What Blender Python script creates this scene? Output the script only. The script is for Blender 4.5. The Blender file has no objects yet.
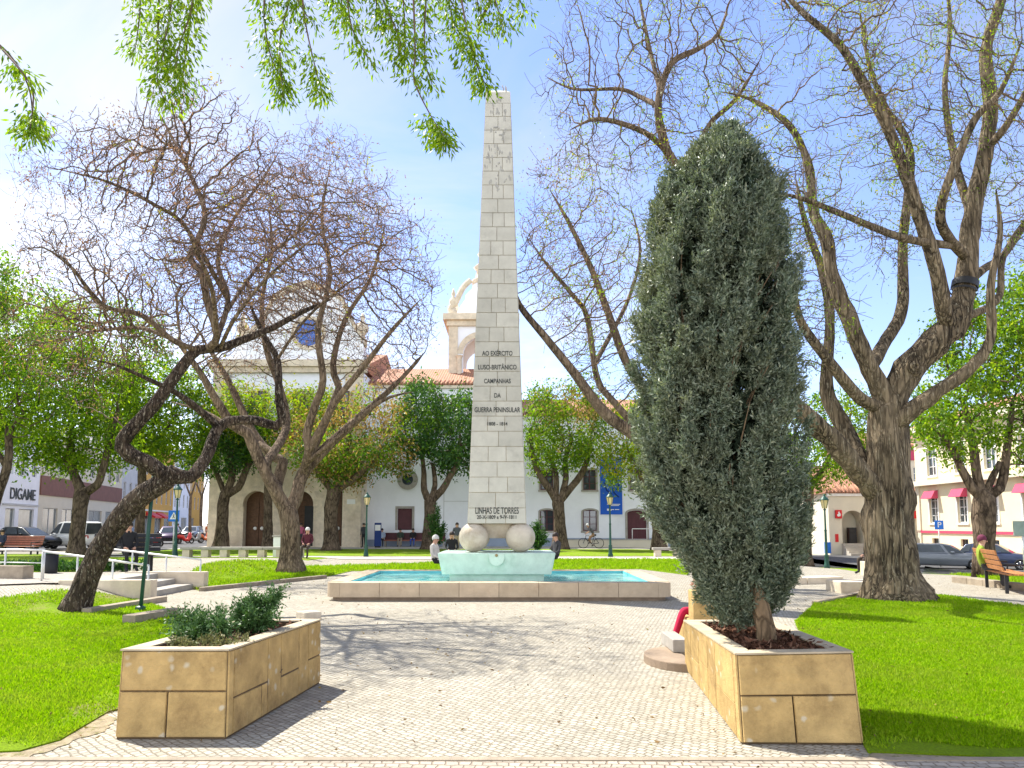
import bpy, bmesh, math, random
import numpy as np
from mathutils import Vector, Matrix, noise as mnoise
R = math.radians
PI = math.pi
random.seed(7)
rng = np.random.default_rng(7)
scene = bpy.context.scene
COL = scene.collection

# ------------------------------------------------------------------ camera, sky, sun, exposure
F_PX, CX, CY, TH = 769.0, 512.0, 448.0, math.atan(0.1)
CAM_H = 1.6
cam_d = bpy.data.cameras.new('camera')
cam_d.sensor_width = 36.0
cam_d.lens = F_PX / 1024 * 36.0
cam_d.shift_y = 64 / 1024
cam_d.clip_start = 0.05
cam_d.clip_end = 3000
cam = bpy.data.objects.new('camera', cam_d)
COL.objects.link(cam)
cam.location = (0, 0, CAM_H)
cam.rotation_euler = (PI / 2 + TH, 0, 0)
scene.camera = cam

SUN_DIR = Vector((0.53, -0.47, -1.0)).normalized()        # the way the light travels
elev = math.asin(-SUN_DIR.z)
world = bpy.data.worlds.new('World')
scene.world = world
world.use_nodes = True
wn, wl = world.node_tree.nodes, world.node_tree.links
bg = wn['Background']
sky = wn.new('ShaderNodeTexSky')
sky.sky_type = 'NISHITA'
sky.sun_disc = False
sky.sun_elevation = elev
sky.sun_rotation = math.atan2(-SUN_DIR.x, -SUN_DIR.y)
sky.air_density = 1.0
sky.dust_density = 0.1
sky.ozone_density = 2.6
tc = wn.new('ShaderNodeTexCoord')
sep = wn.new('ShaderNodeSeparateXYZ')
wl.new(tc.outputs['Generated'], sep.inputs[0])
addz = wn.new('ShaderNodeMath'); addz.operation = 'ADD'; addz.inputs[1].default_value = 0.25
wl.new(sep.outputs['Z'], addz.inputs[0])
dv = wn.new('ShaderNodeVectorMath'); dv.operation = 'DIVIDE'
cmb = wn.new('ShaderNodeCombineXYZ')
for i in range(3):
    wl.new(addz.outputs[0], cmb.inputs[i])
wl.new(tc.outputs['Generated'], dv.inputs[0]); wl.new(cmb.outputs[0], dv.inputs[1])
mp = wn.new('ShaderNodeMapping'); mp.inputs['Scale'].default_value = (1.0, 1.5, 0.0); mp.inputs['Location'].default_value = (3.1, 0.4, 0)
mp.inputs['Rotation'].default_value = (0, 0, R(25))
wl.new(dv.outputs[0], mp.inputs[0])
cn = wn.new('ShaderNodeTexNoise'); cn.inputs['Scale'].default_value = 1.5; cn.inputs['Detail'].default_value = 6; cn.inputs['Roughness'].default_value = 0.6
cn.inputs['Distortion'].default_value = 0.5
wl.new(mp.outputs[0], cn.inputs['Vector'])
# thin cloud lies mostly over the western (left) half of the sky
xs = wn.new('ShaderNodeMapRange'); xs.inputs['From Min'].default_value = 0.25; xs.inputs['From Max'].default_value = -0.45
xs.inputs['To Min'].default_value = -0.06; xs.inputs['To Max'].default_value = 0.24
wl.new(sep.outputs['X'], xs.inputs['Value'])
cadd = wn.new('ShaderNodeMath'); cadd.operation = 'ADD'
wl.new(cn.outputs['Fac'], cadd.inputs[0]); wl.new(xs.outputs[0], cadd.inputs[1])
cr = wn.new('ShaderNodeValToRGB')
cr.color_ramp.elements[0].position = 0.46; cr.color_ramp.elements[0].color = (0, 0, 0, 1)
cr.color_ramp.elements[1].position = 0.86; cr.color_ramp.elements[1].color = (0.85, 0.85, 0.85, 1)
cadd2 = wn.new('ShaderNodeMath'); cadd2.operation = 'ADD'
bw = wn.new('ShaderNodeRGBToBW'); wl.new(sky.outputs[0], bw.inputs[0])
cw = wn.new('ShaderNodeVectorMath'); cw.operation = 'SCALE'; cw.inputs[0].default_value = (0.95, 0.99, 1.06)
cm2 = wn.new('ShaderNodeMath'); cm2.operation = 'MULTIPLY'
# unseen brighter cloud added behind the viewer as fill light on shaded fronts
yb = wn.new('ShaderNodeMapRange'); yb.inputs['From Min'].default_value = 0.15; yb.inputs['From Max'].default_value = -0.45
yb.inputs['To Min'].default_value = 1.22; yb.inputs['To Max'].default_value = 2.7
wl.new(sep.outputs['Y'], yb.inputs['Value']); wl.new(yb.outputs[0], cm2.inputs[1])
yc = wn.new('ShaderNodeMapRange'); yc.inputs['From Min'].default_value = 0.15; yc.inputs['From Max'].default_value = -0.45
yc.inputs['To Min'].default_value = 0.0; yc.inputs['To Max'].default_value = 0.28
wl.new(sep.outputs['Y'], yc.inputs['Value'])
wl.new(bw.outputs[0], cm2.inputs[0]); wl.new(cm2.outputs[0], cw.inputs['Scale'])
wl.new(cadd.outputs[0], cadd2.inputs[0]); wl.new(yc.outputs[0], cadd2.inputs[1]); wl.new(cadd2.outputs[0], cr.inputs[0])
cmix = wn.new('ShaderNodeMix'); cmix.data_type = 'RGBA'
tint = wn.new('ShaderNodeVectorMath'); tint.operation = 'MULTIPLY'; tint.inputs[1].default_value = (1.03, 0.93, 1.06); wl.new(sky.outputs[0], tint.inputs[0])
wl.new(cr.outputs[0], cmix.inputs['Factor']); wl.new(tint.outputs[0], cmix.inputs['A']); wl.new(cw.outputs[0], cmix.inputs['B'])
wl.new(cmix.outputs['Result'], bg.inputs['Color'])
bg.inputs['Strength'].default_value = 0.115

sun_d = bpy.data.lights.new('sun', 'SUN')
sun_d.energy = 4.3
sun_d.angle = R(0.5)
sun_d.color = (1.0, 0.96, 0.86)
sun = bpy.data.objects.new('sun', sun_d)
COL.objects.link(sun)
sun.rotation_euler = SUN_DIR.to_track_quat('-Z', 'Y').to_euler()
sun.location = (-30, 30, 60)
scene.view_settings.view_transform = 'Standard'
scene.view_settings.look = 'None'
scene.view_settings.gamma = 1.0
scene.view_settings.use_curve_mapping = False
scene.view_settings.exposure = 1.28
scene.cycles.max_bounces = 8
scene.cycles.transparent_max_bounces = 8

# ------------------------------------------------------------------ terrain and picture-to-place helpers
def sm(v, a, b):
    t = min(1.0, max(0.0, (v - a) / (b - a)))
    return t * t * (3 - 2 * t)
def h(x, y):
    """ground height: a low terrace on the left, a fall towards the right-hand street"""
    t = 0.36 * sm(-x, 7.9, 9.4) * sm(y, 13.5, 16.5) * (1 - sm(y, 26, 42))
    s = -0.95 * sm(x, 8, 20) * sm(y, 18, 46)
    return t + s
ST, CT = math.sin(TH), math.cos(TH)
def at(u, v, Y):
    r, up = (u - CX) / F_PX, (CY - v) / F_PX
    y, z = CT - up * ST, ST + up * CT
    k = Y / y
    return Vector((r * k, Y, CAM_H + z * k))
def zv(v, Y): return at(CX, v, Y).z
def xu(u, Y, v=525): return at(u, v, Y).x
def G(u, v, dz=0.0):
    """the ground point seen at that place"""
    z = dz
    for _ in range(14):
        r, up = (u - CX) / F_PX, (CY - v) / F_PX
        y, zz = CT - up * ST, ST + up * CT
        k = (z - CAM_H) / zz
        x_, y_ = r * k, y * k
        z = 0.5 * z + 0.5 * (h(x_, y_) + dz)
    return Vector((x_, y_, h(x_, y_) + dz))

# ------------------------------------------------------------------ materials
def nodes_of(name):
    m = bpy.data.materials.new(name)
    m.use_nodes = True
    return m, m.node_tree.nodes, m.node_tree.links, m.node_tree.nodes['Principled BSDF']
def scl(c, k): return (min(1, c[0] * k), min(1, c[1] * k), min(1, c[2] * k), 1)
def mixnode(n, l, fac, a, b, blend='MIX'):
    x = n.new('ShaderNodeMix'); x.data_type = 'RGBA'; x.blend_type = blend
    for sock, val in (('Factor', fac), ('A', a), ('B', b)):
        if hasattr(val, 'is_linked') or hasattr(val, 'links'):
            l.new(val, x.inputs[sock])
        else:
            x.inputs[sock].default_value = val
    return x.outputs['Result']
def ramp(n, l, src, stops):
    r = n.new('ShaderNodeValToRGB')
    e = r.color_ramp.elements
    while len(e) < len(stops): e.new(0.5)
    for i, (p, c) in enumerate(stops):
        e[i].position = p
        e[i].color = (c, c, c, 1) if not hasattr(c, '__len__') else (c[0], c[1], c[2], 1)
    l.new(src, r.inputs[0])
    return r.outputs[0]
def noise(n, l, scale, detail=4, rough=0.6, vec=None, dist=0):
    t = n.new('ShaderNodeTexNoise')
    t.inputs['Scale'].default_value = scale; t.inputs['Detail'].default_value = detail
    t.inputs['Roughness'].default_value = rough; t.inputs['Distortion'].default_value = dist
    if vec is not None: l.new(vec, t.inputs['Vector'])
    return t.outputs['Fac']
def objvec(n, l, scale=(1, 1, 1), rot=(0, 0, 0)):
    t = n.new('ShaderNodeTexCoord'); m = n.new('ShaderNodeMapping')
    m.inputs['Scale'].default_value = scale; m.inputs['Rotation'].default_value = rot
    l.new(t.outputs['Object'], m.inputs[0])
    return m.outputs[0]
def bump(n, l, b, hsrc, strength, dist=0.02):
    x = n.new('ShaderNodeBump'); x.inputs['Strength'].default_value = strength; x.inputs['Distance'].default_value = dist
    l.new(hsrc, x.inputs['Height']); l.new(x.outputs[0], b.inputs['Normal'])
def M(name, c, rough=0.75, var=0.18, scale=4.0, bmp=0.0, bscale=40.0, island=0.0, spec=0.3, metal=0.0, stain=None, stain_scale=1.5, stain_lo=0.5, stain_hi=0.7, lichen=None):
    """a plain weathered surface: two sizes of noise in the colour, optional stains, tone per stone"""
    m, n, l, b = nodes_of(name)
    v = objvec(n, l)
    f = noise(n, l, scale, 5, 0.65, v)
    col = mixnode(n, l, ramp(n, l, f, [(0.3, 0), (0.7, 1)]), scl(c, 1 - var), scl(c, 1 + var))
    if stain:
        f2 = noise(n, l, stain_scale, 6, 0.7, v)
        col = mixnode(n, l, ramp(n, l, f2, [(stain_lo, 0), (stain_hi, 0.85)]), col, (*stain, 1))
    if lichen:
        nv = n.new('ShaderNodeTexNoise'); nv.inputs['Scale'].default_value = 9; l.new(v, nv.inputs['Vector'])
        vo = n.new('ShaderNodeTexVoronoi'); vo.inputs['Scale'].default_value = lichen[1]
        mv = n.new('ShaderNodeVectorMath'); mv.operation = 'MULTIPLY_ADD'; mv.inputs[1].default_value = (0.06,) * 3; l.new(nv.outputs['Color'], mv.inputs[0]); l.new(v, mv.inputs[2]); l.new(mv.outputs[0], vo.inputs['Vector'])
        sp_ = n.new('ShaderNodeSeparateColor'); l.new(vo.outputs['Color'], sp_.inputs[0])
        some = ramp(n, l, sp_.outputs[0], [(0.62, 0), (0.66, 1)])
        spot = ramp(n, l, vo.outputs['Distance'], [(0.16, 0.8), (0.30, 0)])
        mu = n.new('ShaderNodeMath'); mu.operation = 'MULTIPLY'; l.new(some, mu.inputs[0]); l.new(spot, mu.inputs[1])
        col = mixnode(n, l, mu.outputs[0], col, (*lichen[0], 1))
    if island:
        g = n.new('ShaderNodeNewGeometry')
        k = ramp(n, l, g.outputs['Random Per Island'], [(0, 1 - island), (1, 1.0)])
        col = mixnode(n, l, 1.0, col, k, 'MULTIPLY')
    l.new(col, b.inputs['Base Color'])
    b.inputs['Roughness'].default_value = rough
    b.inputs['Specular IOR Level'].default_value = spec
    b.inputs['Metallic'].default_value = metal
    if bmp: bump(n, l, b, noise(n, l, bscale, 6, 0.7, v), bmp)
    return m
def bark(name, dark, light, fleck=None, stretch=0.22, scale=9, strength=0.9):
    m, n, l, b = nodes_of(name)
    v = objvec(n, l, (1, 1, stretch))
    f = noise(n, l, scale, 7, 0.72, v, 0.6)
    wv = n.new('ShaderNodeTexNoise'); wv.inputs['Scale'].default_value = scale * 0.7; wv.inputs['Detail'].default_value = 4; l.new(v, wv.inputs['Vector'])
    wm = n.new('ShaderNodeVectorMath'); wm.operation = 'MULTIPLY_ADD'; wm.inputs[1].default_value = (2.6 / scale,) * 3
    l.new(wv.outputs['Color'], wm.inputs[0]); l.new(v, wm.inputs[2])
    vo = n.new('ShaderNodeTexVoronoi'); vo.feature = 'DISTANCE_TO_EDGE'; vo.inputs['Scale'].default_value = scale * 0.95
    l.new(wm.outputs[0], vo.inputs['Vector'])
    cr_ = ramp(n, l, vo.outputs['Distance'], [(0.0, 0), (0.18, 1)])
    col = mixnode(n, l, ramp(n, l, f, [(0.3, 0), (0.68, 1)]), (*dark, 1), (*light, 1))
    col = mixnode(n, l, cr_, scl(dark, 0.7), col)
    big = noise(n, l, 1.3, 4, 0.6, objvec(n, l))
    col = mixnode(n, l, ramp(n, l, big, [(0.4, 0.0), (0.7, 0.5)]), col, scl(light, 1.2))
    if fleck:
        f3 = noise(n, l, scale * 2.6, 5, 0.75, v)
        col = mixnode(n, l, ramp(n, l, f3, [(0.56, 0), (0.66, 0.9)]), col, (*fleck, 1))
    l.new(col, b.inputs['Base Color'])
    b.inputs['Roughness'].default_value = 0.9
    b.inputs['Specular IOR Level'].default_value = 0.15
    hh = mixnode(n, l, 0.5, f, cr_)
    bump(n, l, b, hh, strength, 0.05)
    return m
def leafmat(name, c1, c2, trans=0.4, rough=0.55, spec=0.25, c3=None, patch=None):
    """leaf: colour per leaf, some light passing through"""
    m, n, l, b = nodes_of(name)
    g = n.new('ShaderNodeNewGeometry')
    stops = [(0, c1), (1, c2)] if c3 is None else [(0, c1), (0.8, c2), (1, c3)]
    col = ramp(n, l, g.outputs['Random Per Island'], stops)
    if patch:                # growth differs from patch to patch: (noise scale, colour, most)
        f = noise(n, l, patch[0], 4, 0.6, objvec(n, l))
        col = mixnode(n, l, ramp(n, l, f, [(0.46, 0), (0.68, patch[2])]), col, (*patch[1], 1))
    l.new(col, b.inputs['Base Color'])
    b.inputs['Roughness'].default_value = rough
    b.inputs['Specular IOR Level'].default_value = spec
    t = n.new('ShaderNodeBsdfTranslucent')
    l.new(mixnode(n, l, 1.0, col, (1.15, 1.2, 0.55, 1), 'MULTIPLY'), t.inputs['Color'])
    mx = n.new('ShaderNodeMixShader'); mx.inputs[0].default_value = trans
    l.new(b.outputs[0], mx.inputs[1]); l.new(t.outputs[0], mx.inputs[2])
    l.new(mx.outputs[0], n['Material Output'].inputs['Surface'])
    return m
def cobble(name, c, size=0.085, rot=45, joint=(0.16, 0.13, 0.10), strength=0.7, warm=None):
    m, n, l, b = nodes_of(name)
    v = objvec(n, l, (1, 1, 1), (0, 0, R(rot)))
    nz = n.new('ShaderNodeTexNoise'); nz.inputs['Scale'].default_value = 6; nz.inputs['Detail'].default_value = 3
    l.new(v, nz.inputs['Vector'])
    vm = n.new('ShaderNodeVectorMath'); vm.operation = 'MULTIPLY_ADD'
    vm.inputs[1].default_value = (0.075, 0.075, 0); l.new(nz.outputs['Color'], vm.inputs[0]); l.new(v, vm.inputs[2])
    bk = n.new('ShaderNodeTexBrick')
    bk.inputs['Scale'].default_value = 1.0
    bk.inputs['Brick Width'].default_value = size * 1.15; bk.inputs['Row Height'].default_value = size
    bk.inputs['Mortar Size'].default_value = size * 0.11; bk.inputs['Mortar Smooth'].default_value = 0.6
    bk.inputs['Color1'].default_value = scl(c, 0.76); bk.inputs['Color2'].default_value = scl(c, 1.16)
    bk.inputs['Mortar'].default_value = (*joint, 1)
    l.new(vm.outputs[0], bk.inputs['Vector'])
    big = noise(n, l, 0.7, 6, 0.65, objvec(n, l))
    col = mixnode(n, l, ramp(n, l, big, [(0.35, 0.0), (0.75, 0.55)]), bk.outputs['Color'], scl(warm or c, 0.8))
    st_ = noise(n, l, 2.3, 7, 0.75, objvec(n, l, (1, 1, 1), (0, 0, 0.6)), 0.8)
    col = mixnode(n, l, ramp(n, l, st_, [(0.5, 0.0), (0.68, 0.5)]), col, scl(c, 0.5))
    fine = noise(n, l, 45, 3, 0.6, v)
    col = mixnode(n, l, 0.35, col, mixnode(n, l, 1.0, col, ramp(n, l, fine, [(0.3, 0.6), (0.7, 1.0)]), 'MULTIPLY'))
    l.new(col, b.inputs['Base Color'])
    b.inputs['Roughness'].default_value = 0.8
    b.inputs['Specular IOR Level'].default_value = 0.25
    inv = n.new('ShaderNodeMath'); inv.operation = 'SUBTRACT'; inv.inputs[0].default_value = 1.0
    l.new(bk.outputs['Fac'], inv.inputs[1])
    ad = n.new('ShaderNodeMath'); ad.operation = 'MULTIPLY_ADD'; ad.inputs[1].default_value = 0.5
    l.new(fine, ad.inputs[0]); l.new(inv.outputs[0], ad.inputs[2])
    bump(n, l, b, ad.outputs[0], strength, 0.012)
    return m
def tiles(name, c, size=0.3):
    m, n, l, b = nodes_of(name)
    v = objvec(n, l)
    w = n.new('ShaderNodeTexWave'); w.inputs['Scale'].default_value = 1.6; w.inputs['Distortion'].default_value = 0.3
    l.new(v, w.inputs['Vector'])
    f = noise(n, l, 3, 5, 0.7, v)
    col = mixnode(n, l, ramp(n, l, f, [(0.3, 0), (0.7, 1)]), scl(c, 0.7), scl(c, 1.25))
    col = mixnode(n, l, 0.4, col, mixnode(n, l, 1.0, col, w.outputs['Color'], 'MULTIPLY'))
    l.new(col, b.inputs['Base Color']); b.inputs['Roughness'].default_value = 0.85
    bump(n, l, b, w.outputs['Fac'], 0.6, 0.05)
    return m
def glassy(name, c=(0.03, 0.04, 0.05), rough=0.06):
    m, n, l, b = nodes_of(name)
    f = noise(n, l, 1.7, 3, 0.5, objvec(n, l))
    l.new(mixnode(n, l, f, scl(c, 0.5), scl(c, 1.6)), b.inputs['Base Color'])
    b.inputs['Roughness'].default_value = rough; b.inputs['Specular IOR Level'].default_value = 0.7
    return m

MT = {}
MT['plaza'] = cobble('limestone_cobbles', (0.44, 0.405, 0.335), 0.062, 45, (0.22, 0.18, 0.125), 0.9, (0.385, 0.335, 0.25))
MT['path'] = cobble('path_cobbles', (0.43, 0.39, 0.34), 0.09, 30)
MT['front'] = cobble('front_cobbles', (0.45, 0.39, 0.315), 0.075, 3, (0.23, 0.18, 0.13), 0.8)
MT['asphalt'] = M('asphalt', (0.075, 0.075, 0.078), 0.9, 0.2, 8, 0.4, 120)
MT['paving'] = M('pale_paving', (0.46, 0.42, 0.36), 0.85, 0.12, 2, 0.3, 60)
MT['ground'] = M('far_ground', (0.22, 0.20, 0.17), 0.9, 0.2, 0.3)
MT['kerb'] = M('kerb_stone', (0.33, 0.27, 0.20), 0.85, 0.25, 5, 0.5, 40, 0.2)
MT['white_line'] = M('road_paint', (0.75, 0.75, 0.73), 0.7, 0.1)
def lawn_mat():
    m, n, l, b = nodes_of('turf')
    v = objvec(n, l)
    f = noise(n, l, 1.1, 6, 0.7, v)
    f2 = noise(n, l, 60, 4, 0.7, v)
    col = mixnode(n, l, ramp(n, l, f, [(0.3, 0), (0.72, 1)]), (0.155, 0.27, 0.003, 1), (0.25, 0.38, 0.006, 1))
    col = mixnode(n, l, ramp(n, l, f2, [(0.35, 0.55), (0.6, 0)]), col, (0.07, 0.10, 0.01, 1))
    f3 = noise(n, l, 0.8, 7, 0.75, objvec(n, l, (1, 1, 1), (0, 0, 1.0)))
    col = mixnode(n, l, ramp(n, l, f3, [(0.52, 0), (0.66, 0.85)]), col, (0.26, 0.20, 0.10, 1))
    l.new(col, b.inputs['Base Color']); b.inputs['Roughness'].default_value = 0.9; b.inputs['Specular IOR Level'].default_value = 0.1
    bump(n, l, b, f2, 0.9, 0.03)
    return m
MT['lawn'] = lawn_mat()
MT['soil'] = M('dark_soil', (0.07, 0.045, 0.03), 0.95, 0.4, 20, 0.8, 50)
MT['dirt'] = M('bare_dirt', (0.34, 0.28, 0.19), 0.95, 0.35, 9, 0.9, 50, 0, 0.1, 0, (0.17, 0.17, 0.05), 11, 0.52, 0.62)
MT['blade'] = leafmat('grass_blade', (0.165, 0.31, 0.002), (0.29, 0.46, 0.004), 0.45, 0.6, 0.12, (0.36, 0.42, 0.04), (0.9, (0.30, 0.34, 0.05), 0.45))
MT['obelisk'] = M('pale_limestone', (0.54, 0.515, 0.44), 0.75, 0.10, 3, 0.25, 45, 0.14, 0.3, 0, (0.36, 0.34, 0.29), 2.2, 0.55, 0.8)
MT['mortar'] = M('stained_mortar', (0.30, 0.215, 0.10), 0.9, 0.3, 6)
MT['ball'] = M('ball_limestone', (0.56, 0.49, 0.39), 0.7, 0.14, 3, 0.25, 50, 0, 0.3, 0, (0.33, 0.25, 0.16), 2.6, 0.48, 0.75)
MT['mint'] = M('mint_rendered_stone', (0.54, 0.66, 0.56), 0.7, 0.12, 3, 0.2, 40, 0, 0.3, 0, (0.36, 0.50, 0.40), 2.5, 0.5, 0.75)
MT['poolstone'] = M('pool_sandstone', (0.50, 0.39, 0.27), 0.75, 0.14, 3, 0.3, 40, 0.12, 0.3, 0, (0.36, 0.24, 0.14), 2.0, 0.55, 0.8)
MT['poolpaint'] = M('pool_paint', (0.14, 0.50, 0.56), 0.6, 0.1, 1.5)
MT['poolbase'] = M('pool_base_stone', (0.27, 0.20, 0.14), 0.85, 0.25, 3, 0.4, 40)
MT['planter'] = M('ochre_sandstone', (0.56, 0.38, 0.155), 0.85, 0.24, 5, 0.9, 38, 0.18, 0.2, 0, (0.27, 0.17, 0.07), 3.2, 0.5, 0.75, ((0.66, 0.58, 0.42), 9))
MT['planter_top'] = M('pale_coping', (0.47, 0.39, 0.27), 0.85, 0.2, 5, 0.4, 50, 0.1)
MT['joint'] = M('joint_mortar', (0.12, 0.08, 0.045), 0.95, 0.3, 8)
MT['stone'] = M('tan_stone', (0.68, 0.58, 0.44), 0.85, 0.2, 2.5, 0.4, 30, 0.12, 0.2, 0, (0.50, 0.39, 0.27), 0.8, 0.5, 0.8)
MT['greystone'] = M('grey_stone', (0.36, 0.33, 0.29), 0.85, 0.2, 3, 0.4, 30, 0.1)
MT['whitewall'] = M('white_plaster', (0.83, 0.84, 0.88), 0.85, 0.03, 0.8, 0.1, 20, 0, 0.2, 0, (0.70, 0.71, 0.74), 0.3, 0.5, 0.8)
MT['creamwall'] = M('cream_plaster', (0.66, 0.60, 0.47), 0.85, 0.05, 0.8, 0.1, 20)
MT['yellowwall'] = M('pale_yellow_plaster', (0.72, 0.62, 0.43), 0.85, 0.05, 0.7, 0.1, 20)
MT['orangewall'] = M('orange_plaster', (0.62, 0.36, 0.09), 0.85, 0.08, 0.7)
MT['greywall'] = M('grey_plaster', (0.52, 0.52, 0.52), 0.85, 0.08, 0.7)
MT['dado'] = M('blue_grey_dado', (0.30, 0.36, 0.46), 0.85, 0.1, 1)
MT['brownband'] = M('brown_cladding', (0.20, 0.09, 0.065), 0.7, 0.15, 2)
MT['roof'] = tiles('clay_tiles', (0.46, 0.22, 0.13))
MT['maroon'] = M('maroon_paint', (0.085, 0.022, 0.028), 0.5, 0.15, 3)
MT['whitepaint'] = M('white_paint', (0.78, 0.77, 0.74), 0.5, 0.05, 3)
MT['darkwood'] = M('dark_door_wood', (0.11, 0.055, 0.028), 0.6, 0.3, 6)
MT['glass'] = glassy('window_glass')
MT['shopglass'] = glassy('shop_glass', (0.16, 0.19, 0.19), 0.1)
MT['roseglass'] = glassy('blue_glass', (0.015, 0.10, 0.42), 0.15)
MT['bannerblue'] = M('banner_blue', (0.012, 0.10, 0.52), 0.6, 0.08, 1)
MT['bannerdark'] = M('banner_dark_blue', (0.01, 0.035, 0.16), 0.6, 0.05)
MT['red'] = M('red_enamel', (0.62, 0.02, 0.025), 0.45, 0.08)
MT['pinkred'] = M('awning_red', (0.50, 0.06, 0.12), 0.7, 0.1)
MT['signblue'] = M('sign_blue', (0.012, 0.16, 0.60), 0.4, 0.04)
MT['green_metal'] = M('dark_green_paint', (0.018, 0.07, 0.05), 0.45, 0.2, 8)
MT['black_metal'] = M('black_metal', (0.02, 0.02, 0.022), 0.5, 0.2)
MT['steel'] = M('brushed_steel', (0.62, 0.62, 0.60), 0.4, 0.08, 8, 0, 40, 0, 0.5, 0.4)
MT['lantern'] = M('lantern_glass', (0.62, 0.50, 0.26), 0.25, 0.15, 5, 0, 40, 0, 0.6)
MT['ink'] = M('dark_inlay', (0.045, 0.05, 0.045), 0.6, 0.2, 20)
MT['lightink'] = M('worn_relief', (0.36, 0.345, 0.31), 0.8, 0.3, 12)
MT['benchwood'] = M('orange_bench_wood', (0.42, 0.17, 0.055), 0.55, 0.25, 10, 0.2, 60)
MT['redwood'] = M('reddish_bench_wood', (0.30, 0.11, 0.07), 0.6, 0.25, 10, 0.2, 60)
MT['rubber'] = M('tyre_rubber', (0.02, 0.02, 0.02), 0.85, 0.2)
MT['rim'] = M('alloy_rim', (0.5, 0.5, 0.52), 0.35, 0.1, 5, 0, 40, 0, 0.5, 0.7)
MT['carglass'] = glassy('car_glass', (0.03, 0.04, 0.05), 0.04)
MT['headlamp'] = glassy('headlamp_glass', (0.6, 0.62, 0.64), 0.1)
MT['taillamp'] = M('tail_lamp', (0.45, 0.01, 0.015), 0.25, 0.1)
MT['skin'] = M('skin', (0.50, 0.29, 0.20), 0.6, 0.08)
MT['hair_dark'] = M('dark_hair', (0.03, 0.02, 0.015), 0.6, 0.2, 30)
MT['hair_white'] = M('white_hair', (0.62, 0.60, 0.55), 0.7, 0.15, 30)
def cloth(name, c): 
    if 'cloth_' + name not in MT: MT['cloth_' + name] = M(name + '_cloth', c, 0.9, 0.15, 8, 0.2, 60)
    return MT['cloth_' + name]
MT['bark_crooked'] = bark('dark_flecked_bark', (0.014, 0.010, 0.008), (0.12, 0.085, 0.06), (0.46, 0.39, 0.30), 0.3, 12, 1.0)
MT['bark_brown'] = bark('brown_bark', (0.06, 0.04, 0.028), (0.29, 0.21, 0.14), (0.34, 0.27, 0.19), 0.22, 10, 0.9)
MT['bark_big'] = bark('furrowed_grey_bark', (0.028, 0.021, 0.015), (0.27, 0.205, 0.13), (0.40, 0.34, 0.24), 0.10, 9, 1.0)
MT['bark_limb'] = bark('smooth_limb_bark', (0.09, 0.06, 0.035), (0.29, 0.20, 0.115), None, 0.4, 8, 0.6)
MT['bark_far'] = bark('street_tree_bark', (0.03, 0.02, 0.015), (0.20, 0.145, 0.10), None, 0.3, 6, 0.8)
MT['twig'] = M('twig_bark', (0.135, 0.088, 0.068), 0.9, 0.25, 5)
MT['twig_grey'] = M('grey_twig_bark', (0.14, 0.105, 0.08), 0.9, 0.25, 5)
MT['pod'] = leafmat('dry_pods', (0.13, 0.065, 0.06), (0.36, 0.20, 0.175), 0.35, 0.7, 0.1, (0.40, 0.26, 0.09))
MT['leaf_bright'] = leafmat('bright_leaf', (0.10, 0.20, 0.006), (0.25, 0.37, 0.015), 0.6, 0.5, 0.25, (0.32, 0.38, 0.03))
MT['leaf_mid'] = leafmat('mid_leaf', (0.05, 0.12, 0.010), (0.135, 0.26, 0.018), 0.5, 0.5, 0.25, (0.16, 0.24, 0.03))
MT['leaf_dark'] = leafmat('deep_leaf', (0.02, 0.065, 0.015), (0.055, 0.14, 0.03), 0.35, 0.45, 0.3, (0.10, 0.20, 0.03))
MT['leaf_dry'] = leafmat('dry_leaf', (0.27, 0.15, 0.055), (0.46, 0.31, 0.13), 0.4, 0.6, 0.15, (0.33, 0.28, 0.06))
MT['leaf_yellow'] = leafmat('yellow_leaf', (0.22, 0.26, 0.02), (0.36, 0.36, 0.03), 0.45, 0.55, 0.2, (0.5, 0.34, 0.02))
MT['leaf_hang'] = leafmat('hanging_leaf', (0.08, 0.18, 0.004), (0.25, 0.37, 0.010), 0.55, 0.4, 0.35, (0.30, 0.38, 0.03))
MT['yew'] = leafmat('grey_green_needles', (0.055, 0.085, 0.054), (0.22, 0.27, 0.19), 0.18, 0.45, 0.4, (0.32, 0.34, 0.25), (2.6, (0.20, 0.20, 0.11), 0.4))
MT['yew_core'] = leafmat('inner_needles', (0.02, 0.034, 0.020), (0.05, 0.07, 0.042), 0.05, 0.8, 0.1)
MT['juniper'] = leafmat('juniper_needles', (0.03, 0.085, 0.02), (0.09, 0.18, 0.05), 0.15, 0.5, 0.3, (0.12, 0.19, 0.07))
MT['juniper_dry'] = leafmat('faded_juniper_needles', (0.11, 0.12, 0.05), (0.24, 0.22, 0.10), 0.15, 0.6, 0.2, (0.14, 0.19, 0.07))
MT['leaf_fallen'] = leafmat('fallen_leaf', (0.10, 0.055, 0.025), (0.30, 0.19, 0.08), 0.1, 0.8, 0.1, (0.38, 0.30, 0.08))
MT['mulch'] = leafmat('bark_chips', (0.035, 0.016, 0.010), (0.16, 0.075, 0.045), 0.0, 0.9, 0.1, (0.24, 0.15, 0.10))
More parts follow.
